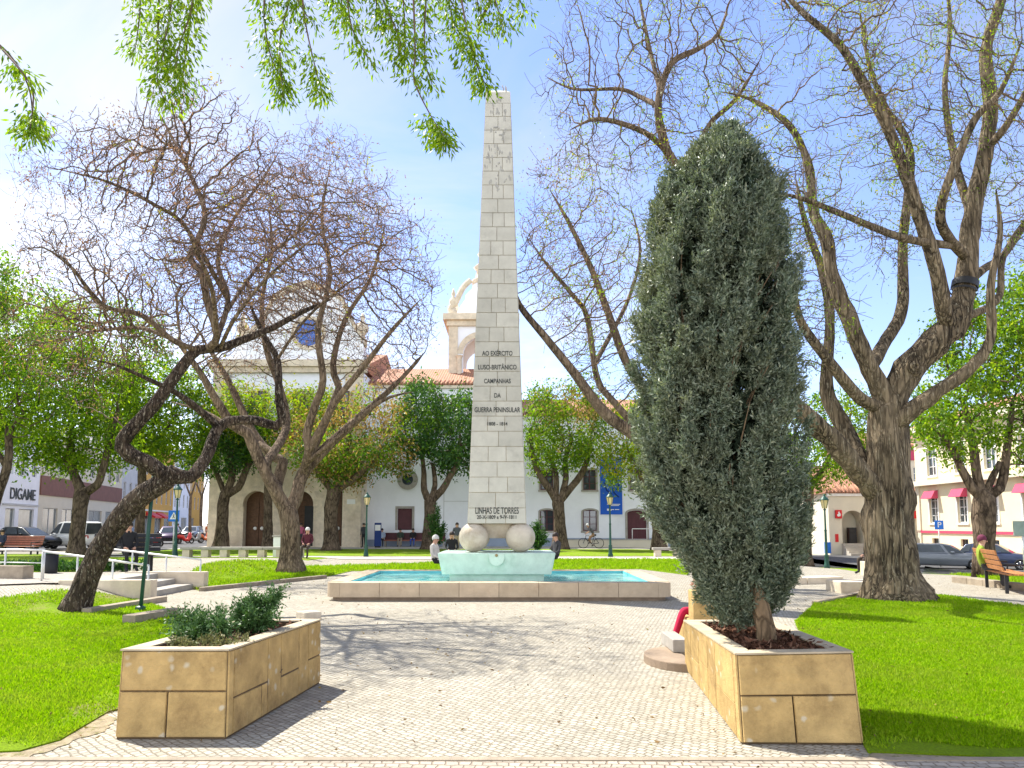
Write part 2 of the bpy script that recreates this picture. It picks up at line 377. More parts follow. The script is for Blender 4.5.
def water_mat():
    m, n, l, b = nodes_of('pool_water')
    v = objvec(n, l, (1, 1.6, 1))
    f = noise(n, l, 2.2, 4, 0.6, v, 1.0)
    col = ramp(n, l, f, [(0.32, (0.02, 0.30, 0.38)), (0.45, (0.16, 0.52, 0.47)), (0.6, (0.48, 0.74, 0.66))])
    l.new(col, b.inputs['Base Color'])
    b.inputs['Roughness'].default_value = 0.06; b.inputs['Specular IOR Level'].default_value = 0.5
    bump(n, l, b, noise(n, l, 7, 3, 0.6, v, 0.5), 0.35, 0.03)
    return m
MT['water'] = water_mat()

# ------------------------------------------------------------------ mesh helpers
LOC = {}
class MB:
    def __init__(self): self.v, self.f = [], []
    def add(self, vs, fs):
        o = len(self.v)
        self.v.extend([tuple(p) for p in vs]); self.f.extend([tuple(i + o for i in q) for q in fs])
        return self
    def box(self, x0, x1, y0, y1, z0, z1):
        vs = [(x, y, z) for z in (z0, z1) for x, y in ((x0, y0), (x1, y0), (x1, y1), (x0, y1))]
        return self.hexa(vs)
    def hexa(self, vs):
        return self.add(vs, [(3, 2, 1, 0), (4, 5, 6, 7), (0, 1, 5, 4), (1, 2, 6, 5), (2, 3, 7, 6), (3, 0, 4, 7)])
    def prism(self, poly, z0, z1, poly_top=None):
        n = len(poly); pt = poly_top or poly
        vs = [(p[0], p[1], z0) for p in poly] + [(p[0], p[1], z1) for p in pt]
        return self.add(vs, [tuple(range(n - 1, -1, -1)), tuple(range(n, 2 * n))] + [(i, (i + 1) % n, n + (i + 1) % n, n + i) for i in range(n)])
    def lathe(self, prof, c=(0, 0, 0), n=16):
        vs, fs = [], []
        for r, z in prof:
            for k in range(n):
                a = 2 * PI * k / n
                vs.append((c[0] + r * math.cos(a), c[1] + r * math.sin(a), c[2] + z))
        for i in range(len(prof) - 1):
            for k in range(n):
                fs.append((i * n + k, i * n + (k + 1) % n, (i + 1) * n + (k + 1) % n, (i + 1) * n + k))
        fs.append(tuple(range(n - 1, -1, -1))); fs.append(tuple(range((len(prof) - 1) * n, len(prof) * n)))
        return self.add(vs, fs)
    def sphere(self, c, r, nu=24, nv=14, sz=1.0):
        prof = [(r * math.sin(PI * i / nv) + 1e-4, -r * sz * math.cos(PI * i / nv)) for i in range(nv + 1)]
        return self.lathe(prof, c, nu)
    def tube(self, pts, rad, n=8, jit=0.0, caps=True):
        pts = [Vector(p) for p in pts]
        if not hasattr(rad, '__len__'): rad = [rad] * len(pts)
        t0 = (pts[1] - pts[0]).normalized()
        up = Vector((0, 0, 1)) if abs(t0.z) < 0.9 else Vector((1, 0, 0))
        a = t0.cross(up).normalized()
        vs, fs = [], []
        for i, p in enumerate(pts):
            t = (pts[min(i + 1, len(pts) - 1)] - pts[max(i - 1, 0)])
            t = t.normalized() if t.length > 1e-9 else t0
            a = a - t * a.dot(t)
            a = a.normalized() if a.length > 1e-6 else t.orthogonal().normalized()
            b = t.cross(a)
            for k in range(n):
                an = 2 * PI * k / n
                r = rad[i]
                if jit and r > 0.05:
                    q = p + (a * math.cos(an) + b * math.sin(an)) * r
                    r *= 1 + jit * mnoise.noise(Vector((q.x * 5, q.y * 5, q.z * 1.6))) + 0.6 * jit * mnoise.noise(Vector((q.x * 11, q.y * 11, q.z * 2.5)))
                vs.append(p + (a * math.cos(an) + b * math.sin(an)) * r)
        for i in range(len(pts) - 1):
            for k in range(n):
                fs.append((i * n + k, i * n + (k + 1) % n, (i + 1) * n + (k + 1) % n, (i + 1) * n + k))
        if caps:
            fs.append(tuple(range(n - 1, -1, -1))); fs.append(tuple(range((len(pts) - 1) * n, len(pts) * n)))
        return self.add(vs, fs)
    def build(self, name, mat, parent=None, smooth=False, bevel=0.0, worldspace=True):
        me = bpy.data.meshes.new(name)
        off = LOC.get(parent.name, Vector()) if (parent and worldspace) else Vector()
        vs = [(p[0] - off.x, p[1] - off.y, p[2] - off.z) for p in self.v] if parent and worldspace else self.v
        me.from_pydata(vs, [], self.f)
        bm = bmesh.new(); bm.from_mesh(me)
        bmesh.ops.recalc_face_normals(bm, faces=bm.faces)
        bm.to_mesh(me); bm.free()
        return link(name, me, mat, parent, smooth, bevel)
def link(name, me, mat, parent=None, smooth=False, bevel=0.0):
    me.materials.append(mat if not isinstance(mat, str) else MT[mat])
    o = bpy.data.objects.new(name, me)
    COL.objects.link(o)
    if smooth: me.polygons.foreach_set('use_smooth', [True] * len(me.polygons))
    if parent:
        o.parent = parent
        LOC[o.name] = LOC.get(parent.name, Vector()).copy()
    if bevel:
        b = o.modifiers.new('bevel', 'BEVEL'); b.width = bevel; b.segments = 2; b.limit_method = 'ANGLE'; b.angle_limit = R(40)
    return o
def np_mesh(name, V, F, mat, parent=None, smooth=False):
    """V (n,3) array, F (m,k) array of equal-sized faces"""
    me = bpy.data.meshes.new(name)
    V = np.asarray(V, dtype=np.float32)
    if parent is not None:
        V = V - np.array(LOC.get(parent.name, Vector()), dtype=np.float32)
    F = np.asarray(F, dtype=np.int32)
    k = F.shape[1]
    me.vertices.add(len(V)); me.vertices.foreach_set('co', V.ravel())
    me.loops.add(F.size); me.loops.foreach_set('vertex_index', F.ravel())
    me.polygons.add(len(F)); me.polygons.foreach_set('loop_start', np.arange(0, F.size, k, dtype=np.int32))
    me.update(calc_edges=True)
    return link(name, me, mat, parent, smooth)
def thing(name, label, cat, loc=(0, 0, 0), group=None, rotz=0.0):
    o = bpy.data.objects.new(name, None)
    COL.objects.link(o)
    o.location = loc; o.rotation_euler = (0, 0, rotz); o.empty_display_size = 0.2
    LOC[o.name] = Vector(loc)
    return tag(o, label, cat, group)
def tag(o, label, cat, group=None):
    o['label'] = label; o['category'] = cat
    if group: o['group'] = group
    return o
def structure(o, label=None):
    o['kind'] = 'structure'
    if label: o['label'] = label
    return o
def copy_tree(o, parent=None):
    c = o.copy(); COL.objects.link(c)
    if parent: c.parent = parent
    for ch in o.children: copy_tree(ch, c)
    return c

def sheet(name, poly, dz, mat, thick=0.0, grid=1.0, fine=True):
    """a ground sheet that follows the terrain; with thick > 0 it gets an edge reaching down"""
    bm = bmesh.new()
    vs = [bm.verts.new((p[0], p[1], 0)) for p in poly]
    bm.faces.new(vs)
    xs_, ys_ = [p[0] for p in poly], [p[1] for p in poly]
    if fine:
        for ax, lo, hi in ((0, min(xs_), max(xs_)), (1, min(ys_), max(ys_))):
            g = math.ceil(lo / grid) * grid
            while g < hi:
                co = [0, 0, 0]; no = [0, 0, 0]; co[ax] = g; no[ax] = 1
                bmesh.ops.bisect_plane(bm, geom=bm.verts[:] + bm.edges[:] + bm.faces[:], plane_co=co, plane_no=no, dist=1e-5)
                g += grid
    bmesh.ops.recalc_face_normals(bm, faces=bm.faces)
    for f in bm.faces:
        if f.normal.z < 0: f.normal_flip()
    for v in bm.verts: v.co.z = h(v.co.x, v.co.y) + dz
    if thick:
        ed = [e for e in bm.edges if len(e.link_faces) == 1]
        r = bmesh.ops.extrude_edge_only(bm, edges=ed)
        for v in r['geom']:
            if isinstance(v, bmesh.types.BMVert): v.co.z -= thick
    me = bpy.data.meshes.new(name); bm.to_mesh(me); bm.free()
    return link(name, me, mat)
def lerp(a, b, t): return a + (b - a) * t
def slabs(mb, A, B, C, D, rects, gap=0.004, thick=0.012):
    """stone slabs on the face A-B (bottom) C-D (top, C over A): rects in 0..1 coordinates"""
    A, B, C, D = map(Vector, (A, B, C, D))
    nrm = (B - A).cross(C - A).normalized()
    W, H = (B - A).length, (C - A).length
    def P(s, t, w): return lerp(lerp(A, B, s), lerp(C, D, s), t) + nrm * w
    for s0, s1, t0, t1 in rects:
        gs, gt = gap / W, gap / H
        s0_, s1_, t0_, t1_ = s0 + gs, s1 - gs, t0 + gt, t1 - gt
        cs, ct = 0.006 / W, 0.006 / H
        base = [P(s0_, t0_, 0), P(s1_, t0_, 0), P(s1_, t1_, 0), P(s0_, t1_, 0)]
        top = [P(s0_ + cs, t0_ + ct, thick), P(s1_ - cs, t0_ + ct, thick), P(s1_ - cs, t1_ - ct, thick), P(s0_ + cs, t1_ - ct, thick)]
        mb.hexa(base + top)
    return mb

def leaf_quads(P, D, L, W, droop=0.0, fold=0.25):
    """rhombus leaves: base points P, directions D (unit), lengths L, widths W"""
    n = len(P)
    D = D / (np.linalg.norm(D, axis=1, keepdims=True) + 1e-9)
    q = rng.normal(size=(n, 3))
    S = np.cross(D, q); S /= (np.linalg.norm(S, axis=1, keepdims=True) + 1e-9)
    N = np.cross(D, S)
    L = np.asarray(L).reshape(-1, 1); W = np.asarray(W).reshape(-1, 1)
    tip = P + D * L; tip[:, 2] -= droop * L[:, 0]
    mid = P + D * L * 0.45
    V = np.empty((n, 4, 3))
    V[:, 0] = P; V[:, 1] = mid + S * W * 0.5 + N * W * fold; V[:, 2] = tip; V[:, 3] = mid - S * W * 0.5 + N * W * fold
    F = np.arange(n * 4).reshape(n, 4)
    return V.reshape(-1, 3), F
def unit(v): return v / (np.linalg.norm(v, axis=-1, keepdims=True) + 1e-9)
# ------------------------------------------------------------------ ground, paving, lawns, streets
def gp(lst): return [tuple(G(u, v)[:2]) for u, v in lst]
def ground_grid():
    gx = np.concatenate([[-1500, -400, -160], np.arange(-90, 91, 2.0), [160, 400, 1500]])
    gy = np.concatenate([[-300, -60], np.arange(-20, 181, 2.0), [300, 600, 1500]])
    V = [(x, y, h(x, y) - 0.09) for y in gy for x in gx]
    n = len(gx)
    F = [(j * n + i, j * n + i + 1, (j + 1) * n + i + 1, (j + 1) * n + i) for j in range(len(gy) - 1) for i in range(n - 1)]
    return np_mesh('ground', V, F, MT['ground'])
structure(ground_grid(), 'bare ground reaching to the horizon')
structure(sheet('plaza', [(-26, -6), (26, -6), (26, 30), (14, 46), (-22, 46), (-26, 30)], -0.01, MT['plaza']), 'pale limestone cobbled plaza')
structure(sheet('pavement', [(-9, -4), (9, -4), (9, 5.42), (-9, 5.42)], 0.006, MT['front'], fine=False), 'straight-laid cobbles in front of the planters')
structure(MB().box(-9, 9, 5.40, 5.47, -0.05, 0.014).build('kerb', MT['kerb']), 'flush stone edging across the plaza')
LH = 0.006
lawn_left = gp([(-260, 764), (20, 751), (60, 740), (108, 712), (150, 700), (213, 640), (197, 625), (160, 607), (141, 600), (100, 592.5), (62, 590), (0, 598), (-240, 606)])
lawn_mid = gp([(199, 590.5), (258, 584), (325, 577), (352, 571), (640, 569), (688, 575), (700, 560), (560, 559.5), (270, 560.5), (208, 564), (190, 573), (184, 582)])
lawn_right = gp([(1180, 764), (868, 752), (858, 735), (812, 668), (795, 622), (815, 604), (870, 592.5), (935, 595), (1024, 606.5), (1250, 632)])
lawn_strip_r = gp([(921, 571.5), (1006, 582), (1120, 594), (1120, 585), (1006, 573.5), (925, 566)])
lawn_far_r = gp([(800, 563.5), (868, 574), (905, 570), (806, 557.5)])
lawn_back = [(-22, 40.2), (11, 40.2), (11, 51.5), (-22, 51.5)]
lawn_far_l = [(-10.9, 20.7), (-12.6, 27), (-14.8, 32.0), (-15.0, 39.6), (-22.2, 40.0), (-22.5, 42.5), (-38, 43.5), (-38, 22.5), (-20, 19.8)]
for nm, poly, lab in (('lawn', lawn_left, 'sunlit lawn left of the plaza'), ('lawn', lawn_mid, 'lawn behind the pool'), ('lawn', lawn_right, 'sunlit lawn right of the planter'),
                      ('lawn', lawn_strip_r, 'grass strip below the street tree'), ('lawn', lawn_far_r, 'grass strip behind the big tree'),
                      ('lawn', lawn_back, 'back lawn in front of the white building'), ('lawn', lawn_far_l, 'lawn on the left terrace'), ('lawn', [(-14.6, 32.6), (-8.6, 32.6), (-8.6, 36.2), (-14.6, 36.2)], 'lawn under the long stone bench')):
    structure(sheet(nm, poly, LH, MT['lawn'], 0.05), lab)
structure(sheet('path', [(-9.2, 16.9), (-9.2, 20.2), (-10.6, 20.4), (-20, 19.5), (-36, 22), (-36, 14), (-20, 12.2), (-12.4, 15.6)], 0.012, MT['path']), 'cobbled upper path')
structure(sheet('path', [(-22, 36.4), (12, 36.4), (12, 38.6), (-22, 38.6)], 0.012, MT['paving']), 'pale path behind the pool lawn')
structure(sheet('road', [(-64, 44.5), (-23, 52), (-23, 58), (-38, 150), (-70, 150), (-64, 60)], -0.03, MT['asphalt'], grid=3.0), 'asphalt street on the left')
structure(sheet('pavement', [(-23, 51.5), (19, 51.5), (19, 62), (-23, 62)], 0.0, MT['paving']), 'pale pavement along the white building')
structure(sheet('road', [(15, 36.5), (24.5, 31.5), (40, 26), (40, 66), (16, 66)], 0.006, MT['asphalt']), 'asphalt street on the right')
structure(sheet('pavement', [(12, 38), (15, 36.5), (15.8, 66), (12, 66)], 0.02, MT['paving']), 'pale pavement by the arched entrance')
structure(sheet('pavement', [(30.6, 24), (33.4, 24), (33.4, 66), (30.6, 66)], 0.11, MT['paving'], 0.15), 'raised pavement along the yellow house')

# low kerb blocks that edge the lawns
def kerb_run(pts, w=0.16, hgt=0.13, label='', cat='kerb'):
    mb = MB()
    for i in range(len(pts) - 1):
        a, b_ = Vector(pts[i][:2] + (0,)) if isinstance(pts[i], tuple) else pts[i], None
        a = Vector((pts[i][0], pts[i][1], 0)); b_ = Vector((pts[i + 1][0], pts[i + 1][1], 0))
        L = (b_ - a).length; n = max(1, round(L / 0.9)); d = (b_ - a) / n; s = Vector((-d.y, d.x, 0)).normalized() * w / 2
        for k in range(n):
            p, q = a + d * (k + 0.006), a + d * (k + 0.994)
            z = h(*((p + q) / 2)[:2])
            mb.hexa([(*(p - s)[:2], z - 0.1), (*(q - s)[:2], z - 0.1), (*(q + s)[:2], z - 0.1), (*(p + s)[:2], z - 0.1),
                     (*(p - s)[:2], z + hgt), (*(q - s)[:2], z + hgt), (*(q + s)[:2], z + hgt), (*(p + s)[:2], z + hgt)])
    o = mb.build('kerb', MT['kerb'], None, False, 0.012)
    return structure(o, label)
kerb_run([G(86, 614), G(163, 601)], 0.2, 0.1, 'stone kerb below the leaning tree')
kerb_run([G(128, 624), G(180, 615)], 0.25, 0.14, 'short stone kerb in the left lawn')
kerb_run([G(201, 591), G(258, 585), G(325, 578)], 0.16, 0.09, 'kerb along the lawn behind the plaza')
kerb_run([G(957, 582), G(1006, 588), G(1090, 598)], 0.3, 0.16, 'kerb below the right street tree')
kerb_run([G(-60, 577), G(28, 579)], 0.3, 0.3, 'low retaining kerb of the left terrace')
kerb_run([G(815, 604.5), G(869, 593)], 0.14, 0.07, 'kerb of the right lawn')

def stone_block(label, a, b_, depth, hgt):
    a, b_ = G(*a), G(*b_)
    d = (b_ - a); d.z = 0; n = Vector((-d.y, d.x, 0)).normalized() * depth
    mb = MB(); k = max(1, round(d.length / 1.1))
    for i in range(k):
        p, q = a + d * ((i + 0.006) / k), a + d * ((i + 0.994) / k)
        z = a.z
        mb.hexa([(p.x, p.y, z - 0.1), (q.x, q.y, z - 0.1), (q.x + n.x, q.y + n.y, z - 0.1), (p.x + n.x, p.y + n.y, z - 0.1),
                 (p.x, p.y, z + hgt), (q.x, q.y, z + hgt), (q.x + n.x, q.y + n.y, z + hgt), (p.x + n.x, p.y + n.y, z + hgt)])
    return tag(mb.build('stone_block', MT['stone'], None, False, 0.02), label, 'stone block')
stone_block('long low tan stone block lying on the cobbles beyond the grey green cypress', (770, 585), (844, 583), 0.6, 0.17)
stone_block('short grey tan stone block on the cobbles left of the big bare tree trunk', (841, 593), (884, 593), 0.9, 0.26)
stone_block('thin flat stone slab on the plaza behind the left planter', (304, 620), (322, 618.5), 0.35, 0.12)

# ------------------------------------------------------------------ steps and handrails on the left
def steps():
    root = thing('stone_steps', 'three low tan stone steps with side walls between the left lawns', 'steps', (-8.5, 18.4, 0))
    for k in range(3):
        MB().box(-8.0 - 0.45 * k - (2.0 - 0.45 * k) * 0 - 1.7 + 0.45 * k, -8.0 - 0.45 * k, 17.05, 19.55, -0.05 if k == 0 else 0.13 * k - 0.06, 0.13 * (k + 1)).build('step', MT['greystone'], root, False, 0.015)
    for y0, y1 in ((16.72, 17.03), (19.57, 19.88)):
        mb = MB()
        mb.prism([(-9.75, y0), (-7.75, y0), (-7.75, y1), (-9.75, y1)], -0.05, 0.42)
        mb.build('side_wall', MT['stone'], root, False, 0.02)
steps()
def handrail(label, p, q, n, H=0.62, low=False):
    """tubular rail on n posts; p and q are ground points"""
    p, q = Vector(p), Vector(q)
    root = thing('handrail', label, 'handrail', tuple(p))
    pts = [lerp(p, q, i / (n - 1)) for i in range(n)]
    MB().tube([pts[0] + Vector((0, 0, H))] + [x + Vector((0, 0, H)) for x in pts[1:]], 0.024, 8).build('top_rail', MT['steel'], root, True)
    if low: MB().tube([x + Vector((0, 0, H * 0.55)) for x in pts], 0.014, 6).build('lower_rail', MT['steel'], root, True)
    for x in pts:
        MB().tube([x - Vector((0, 0, 0.1)), x + Vector((0, 0, H))], 0.022, 8).build('post', MT['steel'], root, True)
handrail('white tubular handrail on the near side of the stone steps', (-7.9, 16.9, 0.1), (-10.4, 17.2, 0.40), 4)
handrail('white tubular handrail on the far side of the stone steps', (-7.9, 19.7, 0.1), (-10.6, 19.9, 0.40), 4)
a = G(43, 579); handrail('white tubular handrail by the terrace at the left edge', (a.x, a.y, a.z), (a.x - 4.5, a.y + 1.4, h(a.x - 4.5, a.y + 1.4)), 5, .66, True)

# ------------------------------------------------------------------ fountain pool
P0, P1 = G(321, 602), G(671, 599.5)
PX0, PX1, PY0, PY1 = P0.x, P1.x, (P0.y + P1.y) / 2, 21.4
def rrect(x0, x1, y0, y1, r, n=5):
    out = []
    for cx, cy, a0 in ((x1 - r, y0 + r, -90), (x1 - r, y1 - r, 0), (x0 + r, y1 - r, 90), (x0 + r, y0 + r, 180)):
        for k in range(n + 1):
            a_ = R(a0 + 90 * k / n); out.append((cx + r * math.cos(a_), cy + r * math.sin(a_)))
    return out
pool = thing('fountain_pool', 'long low sandstone fountain pool of turquoise water around the obelisk', 'fountain', ((PX0 + PX1) / 2, (PY0 + PY1) / 2, 0))
def ring(mb, x0, x1, y0, y1, r, w, z0, z1):
    o_, i_ = rrect(x0, x1, y0, y1, r), rrect(x0 + w, x1 - w, y0 + w, y1 - w, max(0.03, r - w))
    n = len(o_)
    vs = [(*p, z) for z in (z0, z1) for p in o_] + [(*p, z) for z in (z0, z1) for p in i_]
    fs = []
    for k in range(n):
        j = (k + 1) % n
        fs += [(k, j, n + j, n + k), (2 * n + j, 2 * n + k, 3 * n + k, 3 * n + j), (n + k, n + j, 3 * n + j, 3 * n + k), (k, 2 * n + k, 2 * n + j, j)]
    return mb.add(vs, fs)
mb = ring(MB(), PX0 + 0.1, PX1 - 0.1, PY0 + 0.1, PY1 - 0.1, 0.3, 0.3, -0.1, 0.10); mb.build('base_course', MT['poolbase'], pool)
# the wall: joints every metre or so, drawn as separate stones with rounded ends on the right
mb = MB()
pts_o = rrect(PX0, PX1, PY0, PY1, 0.32, 4)
def wall_stones():
    n = 8; L = (PX1 - PX0 - 0.64) / n
    for k in range(n):
        a_ = PX0 + 0.32 + k * L
        for y0, y1 in ((PY0, PY0 + 0.42), (PY1 - 0.42, PY1)):
            mb.box(a_ + 0.004, a_ + L - 0.004, y0, y1, 0.07, 0.375)
    m_ = 5; L = (PY1 - PY0 - 0.84) / m_
    for k in range(m_):
        a_ = PY0 + 0.42 + k * L
        for x0, x1 in ((PX0, PX0 + 0.42), (PX1 - 0.42, PX1)):
            mb.box(x0, x1, a_ + 0.004, a_ + L - 0.004, 0.07, 0.375)
    for sx, x in ((1, PX0), (-1, PX1)):
        for sy, y in ((1, PY0), (-1, PY1)):
            c = (x + sx * 0.32, y + sy * 0.32); poly = [c]
            st = {(1, 1): 180, (-1, 1): 270, (-1, -1): 0, (1, -1): 90}[(sx, sy)]
            for k in range(7):
                a_ = R(st + 90 * k / 6); poly.append((c[0] + 0.32 * math.cos(a_), c[1] + 0.32 * math.sin(a_)))
            mb.prism(poly, 0.07, 0.375)
            mb.box(*(sorted((x + sx * 0.324, x + sx * 0.42))), *(sorted((y + sy * 0.324, y + sy * 0.416))), 0.07, 0.37)
wall_stones()
mb.build('pool_wall', MT['poolstone'], pool)
MB().box(PX0 + 0.425, PX1 - 0.425, PY0 + 0.425, PY1 - 0.425, -0.02, 0.02).build('pool_floor', MT['poolpaint'], pool)
mb = ring(MB(), PX0 + 0.424, PX1 - 0.424, PY0 + 0.424, PY1 - 0.424, 0.02, 0.02, 0.02, 0.36); mb.build('pool_lining', MT['poolpaint'], pool)
w = MB().add([(PX0 + 0.446, PY0 + 0.446, 0.30), (PX1 - 0.446, PY0 + 0.446, 0.30), (PX1 - 0.446, PY1 - 0.446, 0.30), (PX0 + 0.446, PY1 - 0.446, 0.30)], [(0, 1, 2, 3)]).build('water', MT['water'])
structure(w, 'turquoise water in the fountain pool')

# ------------------------------------------------------------------ obelisk
OX, OY = at(497.5, 525, 18.9).x, 18.9
ob = thing('obelisk', 'tall pale stone obelisk on four balls over a mint green trough', 'monument', (OX, OY, 0))
zb, zt = 1.63, zv(97, 18.9)
hb, ht = 0.70, 0.315
core_in = 0.012
def corners(hw, z, ins=0):
    k = hw - ins
    return [(OX - k, OY - k, z), (OX + k, OY - k, z), (OX + k, OY + k, z), (OX - k, OY + k, z)]
mb = MB(); mb.hexa(corners(hb, zb, core_in) + corners(ht, zt - 0.35, core_in)); mb.build('shaft_core', MT['mortar'], ob)
zs = [zb]
while zs[-1] < zt - 0.6: zs.append(zs[-1] + 0.362)
zs = [zb + (z - zb) * (zt - 0.35 - zb) / (zs[-1] - zb) for z in zs]
nC = len(zs) - 1
def hw_at(z): return hb + (ht - hb) * (z - zb) / (zt - zb)
mb = MB()
for k in range(nC):
    z0, z1 = zs[k], zs[k + 1]
    c0, c1 = corners(hw_at(z0), z0, core_in), corners(hw_at(z1), z1, core_in)
    for s in range(4):
        if k % 2 == 0: cuts = [0, 0.33 + 0.02 * (k % 3 - 1), 0.67 + 0.02 * (k % 3 - 1), 1]
        else: cuts = [0, 0.5 + 0.025 * ((k // 2) % 3 - 1), 1]
        if s % 2: cuts = [0, 0.5, 1] if k % 2 == 0 else [0, 0.36, 0.66, 1]
        a_, b_, c_, d_ = c0[s], c0[(s + 1) % 4], c1[s], c1[(s + 1) % 4]
        slabs(mb, a_, b_, c_, d_, [(cuts[i], cuts[i + 1], 0, 1) for i in range(len(cuts) - 1)], 0.003, core_in - 0.001)
mb.build('shaft', MT['obelisk'], ob)
mb = MB(); hh_ = hw_at(zt - 0.35)
mb.hexa(corners(hh_ - 0.003, zt - 0.349) + corners(hh_ - 0.012, zt - .05)); mb.hexa(corners(hh_ - 0.014, zt - .049) + corners(hh_ - 0.13, zt + .06)); mb.build('cap', MT['obelisk'], ob)
# neck block under the shaft, narrowing downwards between the balls
MB().hexa(corners(0.33, 1.28) + corners(0.46, 1.627)).build('neck', MT['ball'], ob, False, 0.01)
zT = 0.955
for sx in (-1, 1):
    for sy in (-1, 1):
        MB().sphere((OX + sx * 0.555, OY + sy * 0.50, zT + 0.352), 0.352, 40, 24).build('ball', MT['ball'], ob, True)
tw, td = 1.36, 1.05
MB().hexa([(OX - tw + 0.10, OY - td + 0.08, 0.46), (OX + tw - 0.10, OY - td + 0.08, 0.46), (OX + tw - 0.10, OY + td - 0.08, 0.46), (OX - tw + 0.10, OY + td - 0.08, 0.46),
           (OX - tw, OY - td, zT), (OX + tw, OY - td, zT), (OX + tw, OY + td, zT), (OX - tw, OY + td, zT)]).build('trough', MT['mint'], ob, False, 0.015)
MB().box(OX - 1.1, OX + 1.1, OY - 0.8, OY + 0.8, 0.0, 0.457).build('plinth', MT['mint'], ob)
# round-bottomed spout plate on the front of the trough
plate = [(OX - 0.17, zT - 0.02)] + [(OX + 0.17 * math.cos(R(180 + 180 * k / 12)), zT - 0.12 + 0.17 * math.sin(R(180 + 180 * k / 12))) for k in range(13)] + [(OX + 0.17, zT - 0.02)]
mb = MB(); n = len(plate); yf = OY - td - 0.045
mb.add([(x, yf, z) for x, z in plate] + [(x, OY - td + 0.05, z) for x, z in plate], [tuple(range(n)), tuple(range(2 * n - 1, n - 1, -1))] + [(i, n + i, n + (i + 1) % n, (i + 1) % n) for i in range(n)])
sp = mb.build('spout_plate', MT['mint'], ob)
MB().sphere((OX, yf - 0.01, zT - 0.05), 0.035, 12, 8).build('spout', MT['mortar'], sp, True)
tilt = math.atan((hb - ht) / (zt - zb))
def inscription(txt, v, width_px, cap_h):
    z = zv(v, OY - 0.62)
    cu = bpy.data.curves.new('inscription', 'FONT')
    cu.body = txt; cu.align_x = 'CENTER'; cu.align_y = 'CENTER'; cu.size = cap_h / 0.70; cu.extrude = 0.004; cu.offset = 0.002
    o = bpy.data.objects.new('inscription_source', cu); COL.objects.link(o)
    bpy.context.view_layer.update()
    me = bpy.data.meshes.new_from_object(o.evaluated_get(bpy.context.evaluated_depsgraph_get()))
    bpy.data.objects.remove(o); bpy.data.curves.remove(cu)
    xs_ = [q.co.x for q in me.vertices]; k = width_px * (OY - 0.6) / F_PX / (max(xs_) - min(xs_))
    me.transform(Matrix.Translation(Vector((OX, OY - hw_at(z) - 0.004, z)) - LOC[ob.name]) @ Matrix.Rotation(PI / 2 - tilt, 4, 'X') @ Matrix.Diagonal((k, 1, 1, 1)))
    me.materials.clear()
    link('inscription', me, 'ink', ob)
for t_, v, wpx, ch in (('AO EXÉRCITO', 353, 31, 0.115), ('LUSO-BRITÂNICO', 367, 39, 0.115), ('CAMPANHAS', 381, 27, 0.11), ('DA', 395.5, 6.5, 0.11),
                     ('GUERRA PENINSULAR', 410, 46, 0.12), ('1808 - 1814', 424, 20, 0.085), ('LINHAS DE TORRES', 511, 43, 0.15), ('20-X-1809 a 9-IV-1811', 517.3, 39, 0.085)):
    inscription(t_, v, wpx, ch)
# worn relief figures on the upper courses
mb = MB()
r2 = random.Random(3)
for k in range(40):
    z = zv(r2.uniform(94, 196), OY); hw = hw_at(z); x = OX + r2.uniform(-hw + 0.07, hw - 0.07)
    yy = OY - hw - 0.001
    w_, h_ = r2.uniform(0.012, 0.03), r2.uniform(0.06, 0.16)
    for j in range(3):
        ox, oz = r2.uniform(-0.05, 0.05), r2.uniform(-0.07, 0.07)
        mb.sphere((x + ox, yy + w_ * 0.6, z + oz), w_, 7, 5, h_ / w_ * 0.5)
mb.build('relief', MT['lightink'], ob, True)

